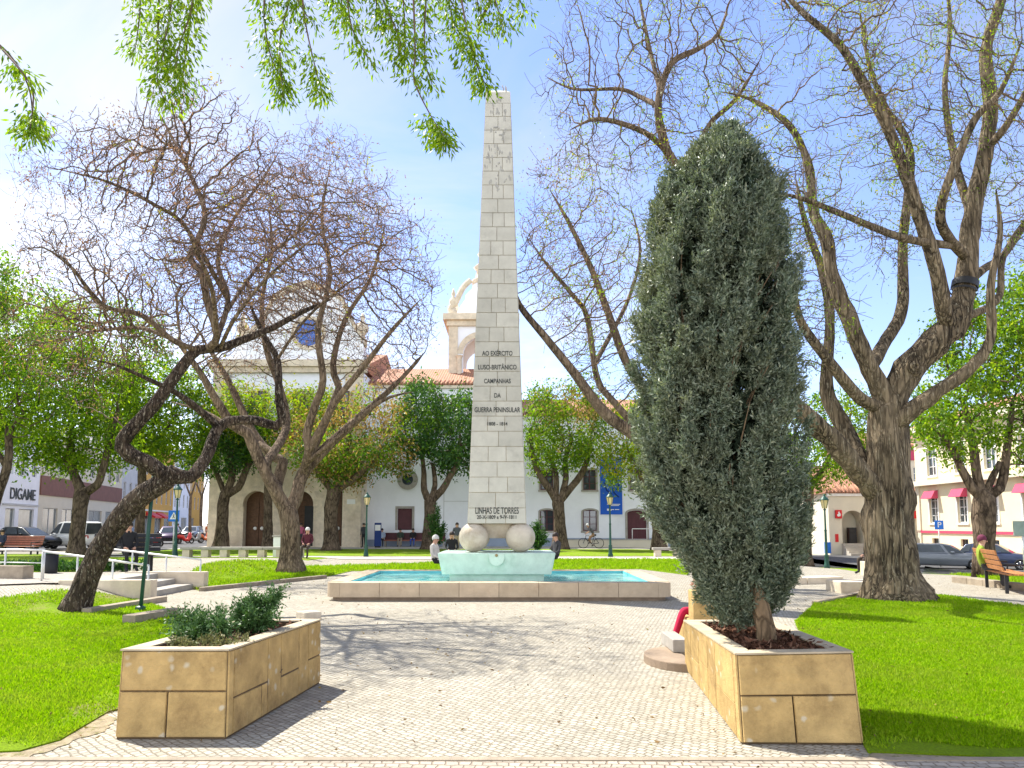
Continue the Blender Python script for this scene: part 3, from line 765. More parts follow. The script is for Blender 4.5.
# ------------------------------------------------------------------ planters
def planter(label, bot, top, hgt, side_rects_fn):
    """bot / top: four ground-plan corners front-left, front-right, back-right, back-left"""
    c = sum((Vector((*p, 0)) for p in bot), Vector()) / 4
    root = thing('stone_planter', label, 'planter', (c.x, c.y, 0))
    B = [Vector((*p, 0.0)) for p in bot]; T = [Vector((*p, hgt)) for p in top]
    cc = Vector((c.x, c.y, 0))
    def shrink(p, d):
        q = Vector((cc.x - p.x, cc.y - p.y, 0)).normalized() * d; return Vector((p.x + q.x, p.y + q.y, p.z))
    def inner(ps, d):
        ctr = [Vector((p.x, p.y, 0)) for p in ps]; out = []
        for i in range(4):
            a, b, e = ctr[i - 1], ctr[i], ctr[(i + 1) % 4]
            d1, d2 = (b - a).normalized(), (e - b).normalized()
            n1, n2 = Vector((-d1.y, d1.x, 0)), Vector((-d2.y, d2.x, 0))
            den = d1.x * d2.y - d1.y * d2.x
            w_ = (n1 + n2) * d / (1 + n1.dot(n2))
            out.append(Vector((b.x + w_.x, b.y + w_.y, ps[i].z)))
        return out
    TI = inner(T, 0.13)
    Bc, Tc = inner(B, 0.014), inner(T, 0.014)
    n = 4
    vs = [*(p - Vector((0, 0, 0.05)) for p in Bc), *(p - Vector((0, 0, 0.012)) for p in Tc), *(p - Vector((0, 0, 0.012)) for p in TI), *(Vector((p.x, p.y, hgt - 0.25)) for p in TI)]
    fs = []
    for i in range(4):
        j = (i + 1) % 4
        fs += [(i, j, 4 + j, 4 + i), (4 + i, 4 + j, 8 + j, 8 + i), (8 + i, 8 + j, 12 + j, 12 + i)]
    MB().add(vs, fs).build('core', MT['joint'], root)
    mb = MB()
    for s in range(4):
        slabs(mb, Bc[s], Bc[(s + 1) % 4], Tc[s] - Vector((0, 0, 0.012)), Tc[(s + 1) % 4] - Vector((0, 0, 0.012)), side_rects_fn(s), 0.004, 0.0135)
    mb.build('wall', MT['planter'], root)
    # coping stones on the rim
    mb = MB()
    T2, TI2 = inner(T, -0.002), inner(T, 0.14)
    for s in range(4):
        j = (s + 1) % 4
        k = max(1, round((T[j] - T[s]).length / 0.95))
        for q in range(k):
            a_, b_ = lerp(T2[s], T2[j], q / k + 0.002), lerp(T2[s], T2[j], (q + 1) / k - 0.002)
            c_, d_ = lerp(TI2[s], TI2[j], q / k + 0.002), lerp(TI2[s], TI2[j], (q + 1) / k - 0.002)
            dz = Vector((0, 0, 0.011))
            mb.hexa([a_ - dz, b_ - dz, d_ - dz, c_ - dz, a_ + dz * 0.2, b_ + dz * 0.2, d_ + dz * 0.2, c_ + dz * 0.2])
    mb.build('coping', MT['planter_top'], root)
    # uneven soil
    N = 14; vs, fs = [], []
    TI3 = inner(T, 0.125)
    for i in range(N + 1):
        for j in range(N + 1):
            p = lerp(lerp(TI3[0], TI3[1], i / N), lerp(TI3[3], TI3[2], i / N), j / N)
            e = min(i, N - i, j, N - j)
            vs.append((p.x, p.y, hgt - 0.075 + 0.05 * mnoise.noise(Vector((p.x * 4, p.y * 4, 0))) + (0.03 if e > 2 else 0)))
    for i in range(N):
        for j in range(N): fs.append((i * (N + 1) + j, (i + 1) * (N + 1) + j, (i + 1) * (N + 1) + j + 1, i * (N + 1) + j + 1))
    MB().add(vs, fs).build('soil', MT['soil'], root, True)
    return root, T, TI
def lay(s):
    if s == 0: return [(0, 1, 0.53, 1), (0, 0.45, 0, 0.53), (0.45, 1, 0, 0.53)]
    if s == 1: return [(0, 0.045, 0, 1), (0.045, 0.36, 0.42, 1), (0.045, 0.30, 0, 0.42), (0.30, 0.36, 0, 0.42), (0.36, 0.50, 0, 1), (0.50, 0.71, 0.4, 1), (0.50, 0.71, 0, 0.4), (0.71, 0.83, 0, 1), (0.83, 1, 0.45, 1), (0.83, 1, 0, 0.45)]
    if s == 3: return [(0, 0.16, 0.45, 1), (0, 0.16, 0, 0.45), (0.16, 0.34, 0.42, 1), (0.16, 0.34, 0, 0.42), (0.34, 0.52, 0.5, 1), (0.34, 0.52, 0, 0.5), (0.52, 0.66, 0, 1), (0.66, 0.95, 0.4, 1), (0.66, 0.95, 0, 0.4), (0.95, 1, 0, 1)]
    return [(0, 0.5, 0, 0.5), (0.5, 1, 0, 0.5), (0, 1, 0.5, 1)]
HP = 0.64
def g2(u, v, z=0.0):
    up = (CY - v) / F_PX; y, zz = CT - up * ST, ST + up * CT; k = (z - CAM_H) / zz
    return ((u - CX) / F_PX * k, y * k)
lb = [g2(113.5, 738.5), g2(226.5, 738.5), g2(321, 682), None]
lt = [g2(120.5, 649.5, HP), g2(229, 649.5, HP), g2(321.5, 619, HP), None]
lb[3] = (lb[0][0] + lb[2][0] - lb[1][0], lb[2][1] + 0.02); lt[3] = (lt[0][0] + lt[2][0] - lt[1][0], lt[2][1] + 0.02)
PL = planter('ochre sandstone planter with a low juniper at the left of the plaza', lb, lt, HP, lay)
rb = [g2(741.5, 743.5), g2(865, 744.5), None, g2(685, 668)]
rt = [g2(735.5, 653.5, HP), g2(853.5, 651.5, HP), None, g2(683.5, 620, HP)]
rb[2] = (rb[1][0] + (rb[3][0] - rb[0][0]) * 0.3, rb[3][1] + 0.05); rt[2] = (rt[1][0] + (rt[3][0] - rt[0][0]) * 0.3, rt[3][1] + 0.05)
PR = planter('ochre sandstone planter with a tall grey green cypress at the right of the plaza', rb, rt, HP, lay)
# wood chips on the soil of the right planter
def chips(root, TI, n):
    s, t = rng.random(n), rng.random(n)
    A, B, C, D = (np.array(TI[i]) for i in (0, 1, 2, 3))
    P = (A[None] * (1 - s[:, None]) + B[None] * s[:, None]) * (1 - t[:, None]) + (D[None] * (1 - s[:, None]) + C[None] * s[:, None]) * t[:, None]
    P[:, 2] = HP - 0.055 + rng.random(n) * 0.045
    D_ = unit(np.c_[rng.normal(size=(n, 2)), rng.normal(size=n) * 0.45])
    V, F = leaf_quads(P, D_, rng.uniform(0.025, 0.085, n), rng.uniform(0.012, 0.035, n))
    o = np_mesh('bark_mulch', V, F, MT['mulch'], root); o['kind'] = 'stuff'
chips(PR[0], PR[2], 3800)
chips(PL[0], PL[2], 700)
# stone seat wall behind the right planter, with its half-round step
sw = thing('stone_bench', 'ochre stone seat wall with a half round step behind the right planter', 'bench', (2.6, 9.9, 0))
p = g2(688, 650); x0 = at(693, 600, 9.75).x
MB().box(x0, x0 + .75, 9.75, 10.02, 0, 0.78).build('seat_wall', MT['planter'], sw, False, 0.015)
MB().box(x0 + 0.12, x0 + .95, 10.35, 11.2, 0, 0.34).build('seat', MT['planter'], sw, False, 0.015)
c = g2(684, 662); poly = [(c[0] + 0.46 * math.cos(R(90 + 180 * k / 18)), c[1] + 0.62 * math.sin(R(90 + 180 * k / 18))) for k in range(19)]
MB().prism(poly, -0.02, 0.085).build('step', MT['poolbase'], sw, False, 0.012)
MB().box(c[0] - 0.10, c[0] + 0.08, c[1] + 0.12, c[1] + 0.85, 0.087, 0.24).build('block', MT['greystone'], sw, False, 0.012)

# ------------------------------------------------------------------ grass blades on the lawns (nobody could count them)
def in_poly(x, y, poly):
    inside = np.zeros(len(x), bool); n = len(poly)
    for i in range(n):
        x0, y0 = poly[i]; x1, y1 = poly[(i + 1) % n]
        cond = ((y0 > y) != (y1 > y)) & (x < (x1 - x0) * (y - y0) / (y1 - y0 + 1e-12) + x0)
        inside ^= cond
    return inside
DIRT = []
def grass(poly, n, label, ymax=60, hgt=(0.02, 0.042), near=5.0):
    xs_ = [p[0] for p in poly]; ys_ = [p[1] for p in poly]
    y1 = min(max(ys_), ymax); y0 = min(ys_)
    u_ = rng.random(n * 2)
    y = 1 / (1 / max(y0, 1) * (1 - u_) + 1 / y1 * u_)            # denser close to the viewer's side of the lawn
    x = rng.uniform(max(min(xs_), -14), min(max(xs_), 17), n * 2)
    ok = in_poly(x, y, poly); x, y = x[ok][:n], y[ok][:n]
    keep = np.array([mnoise.noise(Vector((a * 1.3, b * 1.3, 5))) for a, b in zip(x, y)])
    bare = np.array([mnoise.noise(Vector((a * 2.2, b * 2.2, 1))) for a, b in zip(x, y)])
    ok = (y > 5.75 + 0.3 * bare) | (bare > 0.3)
    for d_ in DIRT: ok &= ~(in_poly(x, y, d_) & (rng.random(len(x)) + 0.9 * bare < 0.55))
    x, y, keep = x[ok], y[ok], keep[ok]
    z = np.array([h(a, b) for a, b in zip(x, y)]) + LH - 0.004
    m = len(x)
    D = unit(np.c_[rng.normal(size=(m, 2)) * 0.55, np.ones(m)])
    L = rng.uniform(*hgt, m) * (1 + 0.5 * keep) * (1 + y / 25)
    V, F = leaf_quads(np.c_[x, y, z], D, L, 0.0045 + 0.0009 * y, 0, 0.1)
    o = np_mesh('grass', V, F, MT['blade']); o['kind'] = 'stuff'; o['label'] = label
# trodden earth along the front edges of the lawns
def dirt(poly, label):
    q = gp(poly); out = []
    for i in range(len(q)):                    # a ragged outline
        a, b = Vector((*q[i], 0)), Vector((*q[(i + 1) % len(q)], 0)); k = max(1, int((b - a).length / 0.05))
        for t in range(k):
            p = lerp(a, b, t / k); d = Vector((mnoise.noise(p * 3.1), mnoise.noise(p * 3.3 + Vector((7, 3, 1))), 0)) * 0.13 + Vector((mnoise.noise(p * 11), mnoise.noise(p * 12 + Vector((7, 3, 1))), 0)) * 0.05
            out.append((p.x + d.x, max(5.48, p.y + d.y)))
    DIRT.append(out); structure(sheet('dirt', out, -0.005, MT['dirt'], fine=False), label)
dirt([(-60, 766), (20, 758), (66, 745), (106, 730), (117, 712), (118, 690), (100, 692), (60, 722), (20, 738), (-60, 746)], 'bare trodden earth at the lawn edge')
dirt([(867, 757), (930, 759), (1000, 763), (1090, 767), (1060, 752), (985, 748), (930, 744), (900, 738), (866, 736)], 'bare earth patch beside the right planter')
grass(lawn_left, 170000, 'short bright grass of the left lawn', 20)
grass(lawn_right, 190000, 'short bright grass of the right lawn', 20)
grass(lawn_mid, 50000, 'short grass behind the pool', 40, (0.03, 0.06))
grass(lawn_strip_r, 9000, 'short grass under the right street tree', 40, (0.03, 0.06))

# fallen leaves on the lawns and the paving
def fallen(n, x0, x1, y0, y1, label):
    x = rng.uniform(x0, x1, n); y = y0 * (y1 / y0) ** rng.random(n)
    ok = np.ones(n, bool)
    for poly in (lb, rb): ok &= ~in_poly(x, y, poly)
    ok &= ~((x > PX0 - .1) & (x < PX1 + .1) & (y > PY0 - .1) & (y < PY1 + .1))
    x, y = x[ok], y[ok]; m = len(x)
    on = in_poly(x, y, lawn_left) | in_poly(x, y, lawn_right) | in_poly(x, y, lawn_mid)
    z = np.array([h(a, b) for a, b in zip(x, y)]) + np.where(on, LH + .022, .004)
    V, F = leaf_quads(np.c_[x, y, z], unit(np.c_[rng.normal(size=(m, 2)), rng.normal(size=m) * .12]), rng.uniform(.025, .06, m), rng.uniform(.012, .026, m))
    o = np_mesh('fallen_leaves', V, F, MT['leaf_fallen']); o['kind'] = 'stuff'; o['label'] = label
fallen(1500, -12, 14, 5.2, 24, 'dry fallen leaves scattered over lawns and cobbles')
# ------------------------------------------------------------------ trees
def catmull(P, step):
    P = [np.array(p, float) for p in P]
    if len(P) == 2: P = [P[0], (P[0] + P[1]) / 2, P[1]]
    out = []
    for i in range(len(P) - 1):
        p0, p1, p2, p3 = P[max(i - 1, 0)], P[i], P[i + 1], P[min(i + 2, len(P) - 1)]
        n = max(1, int(np.linalg.norm((p2 - p1)[:3]) / step))
        for k in range(n):
            t = k / n
            out.append(0.5 * ((2 * p1) + (-p0 + p2) * t + (2 * p0 - 5 * p1 + 4 * p2 - p3) * t * t + (-p0 + 3 * p1 - 3 * p2 + p3) * t ** 3))
    out.append(P[-1])
    return out
class Tree:
    def __init__(self, seed):
        self.pos, self.par, self.rad = [], [], []
        self.rng = np.random.default_rng(seed)
    def limb(self, pts, step, attach=True):
        """pts: list of (x,y,z,r); grows from the nearest node already there"""
        pts = [np.array(p, float) for p in pts]
        parent = -1
        if self.pos and attach:
            A = np.array(self.pos); d = np.linalg.norm(A - pts[0][:3], axis=1); parent = int(d.argmin())
            pts[0][:3] = self.pos[parent]
        q = catmull(pts, step)
        for i, s in enumerate(q):
            if i == 0 and parent >= 0: continue
            self.pos.append(s[:3]); self.par.append(parent); self.rad.append(max(s[3] * min(1, .35 + .16 * (len(q) - 1 - i)) if attach and len(self.pos) > 12 and s[3] < .06 else s[3], 0.004)); parent = len(self.pos) - 1
    def colonize(self, att, step, infl, kill, iters=70, jit=0.35, rmin_start=9.9, grav=0.0):
        pos = np.array(self.pos); g = self.rng
        att = np.array(att); nT = len(self.pos)
        d = np.full(len(att), 1e9); idx = np.zeros(len(att), int)
        def upd(new0):
            P = np.array(self.pos[new0:])
            for c in range(0, len(P), 400):
                Q = P[c:c + 400]
                D = np.sqrt(((att[:, None, :] - Q[None]) ** 2).sum(2))
                j = D.argmin(1); m = D[np.arange(len(att)), j]
                b = m < d
                d[b] = m[b]; idx[b] = j[b] + new0 + c
        start = next((i for i in range(nT) if self.rad[i] < rmin_start), 0)
        allow = [i for i in range(nT) if self.rad[i] < rmin_start]
        P = pos[allow]; allow = np.array(allow)
        for c in range(0, len(P), 400):
            D = np.sqrt(((att[:, None, :] - P[None, c:c + 400]) ** 2).sum(2)); j = D.argmin(1); m = D[np.arange(len(att)), j]
            b = m < d; d[b] = m[b]; idx[b] = allow[c:c + 400][j[b]]
        kids = {}
        for it in range(iters):
            live = (d > kill)
            att, d, idx = att[live], d[live], idx[live]
            if len(att) == 0: break
            act = d < infl
            if not act.any(): break
            src = np.unique(idx[act])
            vec = att[act] - np.array(self.pos)[idx[act]]
            vec = unit(vec)
            acc = np.zeros((len(self.pos), 3)); np.add.at(acc, idx[act], vec)
            n0 = len(self.pos)
            for s in src:
                if kids.get(s, 0) >= 3: continue
                v = acc[s]; nv = np.linalg.norm(v)
                v = v / nv if nv > 1e-6 else g.normal(size=3)
                v = v + g.normal(size=3) * jit; v[2] += grav; v /= np.linalg.norm(v)
                self.pos.append(np.array(self.pos[s]) + v * step); self.par.append(int(s)); self.rad.append(-1.0)
                kids[s] = kids.get(s, 0) + 1
            if len(self.pos) == n0: break
            upd(n0)
    def twigs(self, n, length, pick, segs=3):
        """n little twigs from thin nodes"""
        g = self.rng; cand = [i for i in range(len(self.pos)) if pick(i)]
        if not cand: return
        for i in g.choice(cand, n):
            v = g.normal(size=3) + np.array([0, 0, 0.35]); p = self.par[i]
            if p >= 0: v += 1.3 * unit(np.array(self.pos[i]) - np.array(self.pos[p]))
            v = unit(v); par = int(i); L = g.uniform(*length) / segs
            for s in range(segs):
                v = unit(v + g.normal(size=3) * 0.35)
                self.pos.append(np.array(self.pos[par]) + v * L); self.par.append(par); self.rad.append(-1.0); par = len(self.pos) - 1
    def radii(self, rtip, ex=2.3, cap=0.75):
        n = len(self.pos); acc = np.zeros(n); r = np.zeros(n)
        self.fixed = [x > 0 for x in self.rad]
        for i in range(n - 1, -1, -1):
            if self.fixed[i]: r[i] = self.rad[i]
            else: r[i] = max(rtip, acc[i] ** (1 / ex))
            p = self.par[i]
            if p >= 0 and not self.fixed[i]: acc[p] += r[i] ** ex
        for i in range(n):
            p = self.par[i]
            if p >= 0 and not self.fixed[i]: r[i] = min(r[i], r[p] * (cap if self.fixed[p] else 1.0))
            r[i] = max(r[i], rtip * 0.6)
        self.rad = r
        return r
    def chains(self):
        n = len(self.pos); ch = [[] for _ in range(n)]; roots = []
        for i in range(n):
            (ch[self.par[i]] if self.par[i] >= 0 else roots).append(i)
        st = [(-1, r) for r in roots]; out = []
        while st:
            p, i = st.pop(); c = [p] if p >= 0 else []
            while True:
                c.append(i)
                if not ch[i]: break
                k = max(ch[i], key=lambda j: (self.par[j] == i and self.fixed[j], self.rad[j]))
                for j in ch[i]:
                    if j != k: st.append((i, j))
                i = k
            out.append(c)
        return out
def fast_tubes(T, chains, name, mat, root, sides):
    V, F = [], []; off = 0
    for c in chains:
        P = np.array([T.pos[i] for i in c]); r = np.array([T.rad[i] for i in c])
        if len(c) > 1: r[0] = min(r[0], r[1] * 1.15)
        t = np.gradient(P, axis=0) if len(P) > 1 else np.array([[0, 0, 1.0]])
        t = unit(t)
        ref = np.array([0.31, 0.77, 0.55]); a = np.cross(t, ref); a = unit(a); b = np.cross(t, a)
        an = 2 * PI * np.arange(sides) / sides
        ring_ = P[:, None] + r[:, None, None] * (a[:, None] * np.cos(an)[None, :, None] + b[:, None] * np.sin(an)[None, :, None])
        n = len(c); V.append(ring_.reshape(-1, 3))
        i, k = np.meshgrid(np.arange(n - 1), np.arange(sides), indexing='ij'); k2 = (k + 1) % sides
        F.append((np.stack([i * sides + k, i * sides + k2, (i + 1) * sides + k2, (i + 1) * sides + k], -1).reshape(-1, 4)) + off)
        off += n * sides
    if not V: return None
    return np_mesh(name, np.concatenate(V), np.concatenate(F), mat, root, True)
def ellipsoid_pts(g, c, rad, n, shell=0.0):
    v = unit(g.normal(size=(n, 3))); r = g.random(n) ** (1 / 3)
    if shell: r = shell + (1 - shell) * r
    return np.array(c) + v * r[:, None] * np.array(rad)
def px_ell(u, v, ru, rv, rd, Y):
    c = at(u, v, Y); return (tuple(c), (ru * Y / F_PX, rd, rv * Y / F_PX * 1.04))
def make_tree(name, label, Y, limbs, crowns, natt=1500, step=0.22, infl=2.5, kill=0.4, rtip=0.006, bark_m='bark_brown', twig_m='twig', branch_m=None, leaves=(), group=None,
              seed=1, thick=0.045, ntwig=0, twlen=(0.3, 0.6), jit=0.35, pxr=True, flare=0.0, grav=0.0, limbstep=None, start_r=9.9, sides=16, barkjit=0.06, shell=0.3, iters=70, rs=1.0, cap=0.5, ex=2.5, lrs=1.0, limb_m=None):
    T = Tree(seed); g = T.rng
    base = None
    for li, L in enumerate(limbs):
        pts = []
        for p in L:
            u, v = p[0], p[1]; r = p[2]; dy = p[3] if len(p) > 3 else 0.0
            if li == 0 and not pts:
                q = G(u, v); Yb = q.y; Y = Yb if Y is None else Y
                q = at(u, v, Y); q.z = h(q.x, Y) - 0.05; base = Vector((q.x, Y, h(q.x, Y)))
            else: q = at(u, v, Y + dy)
            pts.append((q.x, q.y, q.z, rs * (lrs if li else 1) * r * Y / F_PX))
        T.limb(pts, limbstep or step)
    root = thing(name, label, 'tree', tuple(base), group)
    att = np.concatenate([ellipsoid_pts(g, *px_ell(*c, Y), int(natt * (c[5] if len(c) > 5 else 1) / len(crowns)), shell) if len(c) == 5 else
                          ellipsoid_pts(g, *px_ell(*c[:5], Y), int(natt * c[5]), shell) for c in crowns])
    nlimb = len(T.pos)
    T.colonize(att, step, infl, kill, iters, jit, start_r, grav)
    ncol = len(T.pos)
    if ntwig: T.twigs(ntwig, twlen, lambda i: i >= nlimb)
    T.radii(rtip, ex, cap)
    if flare:
        for i in range(nlimb):
            z = T.pos[i][2] - base.z
            if z < 0.8: T.rad[i] *= 1 + flare * max(0, 1 - z / 0.8) ** 2
    ch = T.chains()
    big = [c for c in ch if max(T.rad[c[1]], T.rad[c[-1]]) > thick and len(c) > 2]
    mid = [c for c in ch if c not in big] if len(ch) < 400 else None
    if mid is None:
        ids = set(id(c) for c in big); mid = [c for c in ch if id(c) not in ids]
    high = [c for c in big if limb_m and T.pos[c[1]][2] > base.z + limb_m[1]]
    if high:
        mb = MB()
        for c in high: mb.tube([T.pos[i] for i in c], [float(T.rad[i]) for i in c], 9, barkjit)
        mb.build('limbs', MT[limb_m[0]], root, True)
        ids_ = set(id(c) for c in high); big = [c for c in big if id(c) not in ids_]
    mb = MB()
    for c in big:
        r = [float(T.rad[i]) for i in c]; r[0] = min(r[0], r[1] * 1.25)
        mb.tube([T.pos[i] for i in c], r, sides if r[1] > 0.12 else 9, barkjit * 2.2 if r[1] > 0.2 else barkjit)
    mb.build('trunk', MT[bark_m], root, True)
    m1 = [c for c in mid if T.rad[c[1]] > 0.018]; m2 = [c for c in mid if T.rad[c[1]] <= 0.018]
    fast_tubes(T, m1, 'branches', MT[branch_m or twig_m], root, 6)
    fast_tubes(T, m2, 'twigs', MT[twig_m], root, 3)
    pos = np.array(T.pos); rad = np.array(T.rad)
    tips = np.where((rad < 0.022) & (np.arange(len(pos)) >= nlimb))[0]
    if len(tips) < 5: tips = np.arange(len(pos))[-40:]
    for lf in leaves:
        nm, mat, cnt, L, W, sig, clump, droop = lf[:8]
        sel = lf[8] if len(lf) > 8 else None
        cand = tips
        if sel is not None:
            c_, r_ = px_ell(*sel, Y)
            dd = (((pos[tips] - np.array(c_)) / np.array(r_)) ** 2).sum(1); cand = tips[dd < 1]
            if len(cand) < 3: cand = tips
        nc = max(1, cnt // clump)
        cc = pos[g.choice(cand, nc)] + g.normal(size=(nc, 3)) * sig * 0.5
        P = np.repeat(cc, clump, axis=0); P = P + g.normal(size=P.shape) * sig
        D = unit(g.normal(size=P.shape) + np.array([0, 0, -droop]))
        V, F = leaf_quads(P, D, g.uniform(L * 0.6, L * 1.3, len(P)), g.uniform(W * 0.7, W * 1.3, len(P)))
        np_mesh(nm, V, F, MT[mat], root)
    return root, T, base

# --- the leaning tree on the left lawn
T1 = make_tree('bare_tree', 'leaning bare tree with a zigzag dark flecked trunk on the left lawn', 14.5, [
    [(74, 609, 17), (82, 593, 15.5), (94.5, 562, 15), (115, 526, 14.5), (138, 499, 14), (160, 484, 13.5), (172, 474, 13)],
    [(166, 478, 12), (150, 464, 12.5, -.1), (130, 455, 12.5, -.25), (122, 446, 12, -.3), (129, 432, 11, -.3), (155, 404, 10, -.2), (184, 364, 9, 0), (198, 350, 8.5, .1), (220, 348, 7.5, .3), (250, 337, 6.5, .6), (276, 326, 5.5, .9), (302, 312, 4.5, 1.2), (330, 300, 3, 1.6)],
    [(172, 474, 11.5), (190, 477, 11, .2), (206, 457, 10, .5), (219, 427, 9, .8), (238, 420, 8.5, 1.0), (258, 421, 8.5, 1.2), (276, 426, 8, 1.4), (282, 421, 7.5, 1.4), (279, 397, 7, 1.3), (277, 360, 6, 1.4), (262, 332, 4.5, 1.6), (248, 300, 3, 1.8)],
    [(218, 425, 7, .8), (198, 409, 6, .5), (178, 394, 5, .1), (150, 380, 3.5, -.4), (118, 366, 2.4, -.8), (92, 360, 1.6, -1.2)],
    [(206, 348, 7), (217, 336, 6, -.2), (208, 304, 6, -.4), (201, 271, 5.5, -.5), (190, 258, 5, -.4), (205, 215, 4.4, -.2), (187, 168, 3.4, 0), (168, 130, 2.2, .3), (155, 105, 1.3, .5)],
    [(219, 334, 5), (228, 300, 4.5, .4), (218, 262, 4, .8), (232, 222, 3.2, 1.2), (262, 180, 2.2, 1.5), (280, 150, 1.3, 1.8)],
    [(198, 350, 5), (174, 341, 4.4, -.4), (141, 315, 4, -.9), (108, 308, 3.4, -1.4), (89, 290, 2.8, -1.8), (70, 266, 2.2, -2.1), (42, 247, 1.6, -2.3), (19, 252, 1, -2.5)],
    [(174, 342, 4.2), (140, 328, 3.4, .6), (84, 332, 2.2, 1.4), (50, 330, 1.4, 2)],
    [(205, 290, 4), (187, 229, 3.4, -1), (155, 205, 2.8, -1.6), (108, 182, 2, -2.0), (70, 172, 1.3, -2.2), (44, 166, .9, -2.4)],
    [(230, 300, 3.5), (262, 262, 3, 1.2), (300, 230, 2.2, 1.8), (325, 200, 1.4, 2.2)],
    [(215, 345, 3.6, .2), (235, 318, 3, -.8), (265, 280, 2.3, -1.2), (305, 245, 1.6, -1.6), (345, 215, 0.7, -1.8)],
    [(219, 336, 4, -.1), (212, 290, 3.6, -1.2), (196, 250, 2.4, -2.0), (180, 215, 1.2, -2.6)],
    [(279, 360, 3, 1.4), (305, 320, 2.4, .9), (345, 285, 1.7, .5), (385, 262, 0.7, .2)],
    ], [(130, 215, 95, 85, 2.6, .30), (215, 170, 75, 72, 2.4, .24), (255, 240, 75, 75, 2.4, .2), (120, 300, 95, 60, 2.4, .16), (70, 350, 62, 45, 1.8, .08), (325, 232, 84, 60, 3.0, .2), (215, 240, 80, 52, 4.2, .14)],
    natt=4300, step=0.14, infl=2.2, kill=0.23, rs=0.72, lrs=0.86, limb_m=('bark_brown', 4.6), cap=0.66, ex=2.15, rtip=0.0048, bark_m='bark_crooked', branch_m='bark_brown', twig_m='twig', seed=11, thick=0.035, ntwig=3200, twlen=(0.15, 0.45), jit=0.3, flare=0.25, start_r=0.13,
    leaves=[('seed_pods', 'pod', 14000, 0.066, 0.02, 0.10, 6, 1.2), ('leaves', 'leaf_yellow', 330, 0.09, 0.03, 0.1, 12, 0.6)])
# --- the second bare tree, behind the pool lawn
T2 = make_tree('bare_tree', 'wide bare tree forking low on the lawn left of the pool', 26.0, [
    [(291, 574, 15), (291, 556, 12.5), (290.5, 530, 12), (288, 512, 12.5)],
    [(288, 512, 9), (279, 498, 8.5, -.2), (270, 481, 7.5, -.4), (256, 453, 7, -.6), (247, 433, 6.5, -.8), (232, 424, 6, -1), (216, 400, 5, -1.3), (200, 372, 3.8, -1.8), (180, 345, 2.6, -2.2)],
    [(289, 508, 9), (296, 498, 8.5, .2), (303, 474, 8, .4), (324, 450, 7, .6), (343, 432, 6, .8), (372, 406, 4.5, 1), (400, 380, 3.2, 1.3), (425, 352, 2, 1.5)],
    [(281, 500, 7), (277, 486, 7, .5), (281, 470, 7.5, .8), (283, 461, 7, .8), (271, 455, 6, 1), (254, 434, 5.5, 1.2), (241, 408, 5, 1.3), (228, 380, 4, 1.5), (210, 350, 3, 1.8)],
    [(283, 462, 6), (286, 428, 5.5, 1.2), (279, 385, 5, 1.6), (266, 347, 4.2, 1.8), (262, 300, 3.2, 2), (272, 250, 2.2, 2.2), (268, 205, 1.4, 2.4)],
    [(305, 470, 6), (309, 450, 5.5, -.3), (307, 434, 5.5, -.4), (315, 406, 5, -.6), (323, 380, 4.5, -.8), (318, 330, 3.8, -1), (330, 275, 2.8, -1.2), (322, 220, 1.9, -1.4), (330, 165, 1.1, -1.6)],
    [(312, 462, 5.5), (322, 430, 5, .6), (334, 400, 4.6, .7), (339, 388, 4.6, .8), (333, 365, 4.2, .9), (345, 320, 3.4, 1.1), (372, 275, 2.4, 1.4), (385, 225, 1.5, 1.6)],
    [(325, 449, 4.6), (337, 400, 4, -.8), (365, 365, 3.4, -1.1), (392, 330, 2.6, -1.4), (420, 300, 1.7, -1.6)],
    [(306, 468, 3.4), (335, 440, 2.8, -1), (380, 402, 2.4, -1.6), (412, 392, 1.6, -2)],
    [(266, 440, 4), (236, 430, 3.2, 2), (205, 412, 2.4, 2.6), (172, 402, 1.6, 3)],
    ], [(300, 255, 100, 95, 4, .38), (375, 285, 72, 95, 3.6, .34), (235, 300, 90, 85, 3.6, .18), (330, 190, 65, 60, 3, .10)],
    natt=3500, step=0.24, infl=3.4, kill=0.36, rs=0.78, cap=0.62, ex=2.2, rtip=0.0072, bark_m='bark_brown', branch_m='bark_brown', twig_m='twig', seed=22, thick=0.06, ntwig=3000, twlen=(0.3, 0.8), jit=0.3, flare=0.45, start_r=0.2,
    leaves=[('seed_pods', 'pod', 10000, 0.095, 0.03, 0.2, 6, 1.2), ('leaves', 'leaf_yellow', 560, 0.14, 0.05, 0.2, 14, 0.6)])
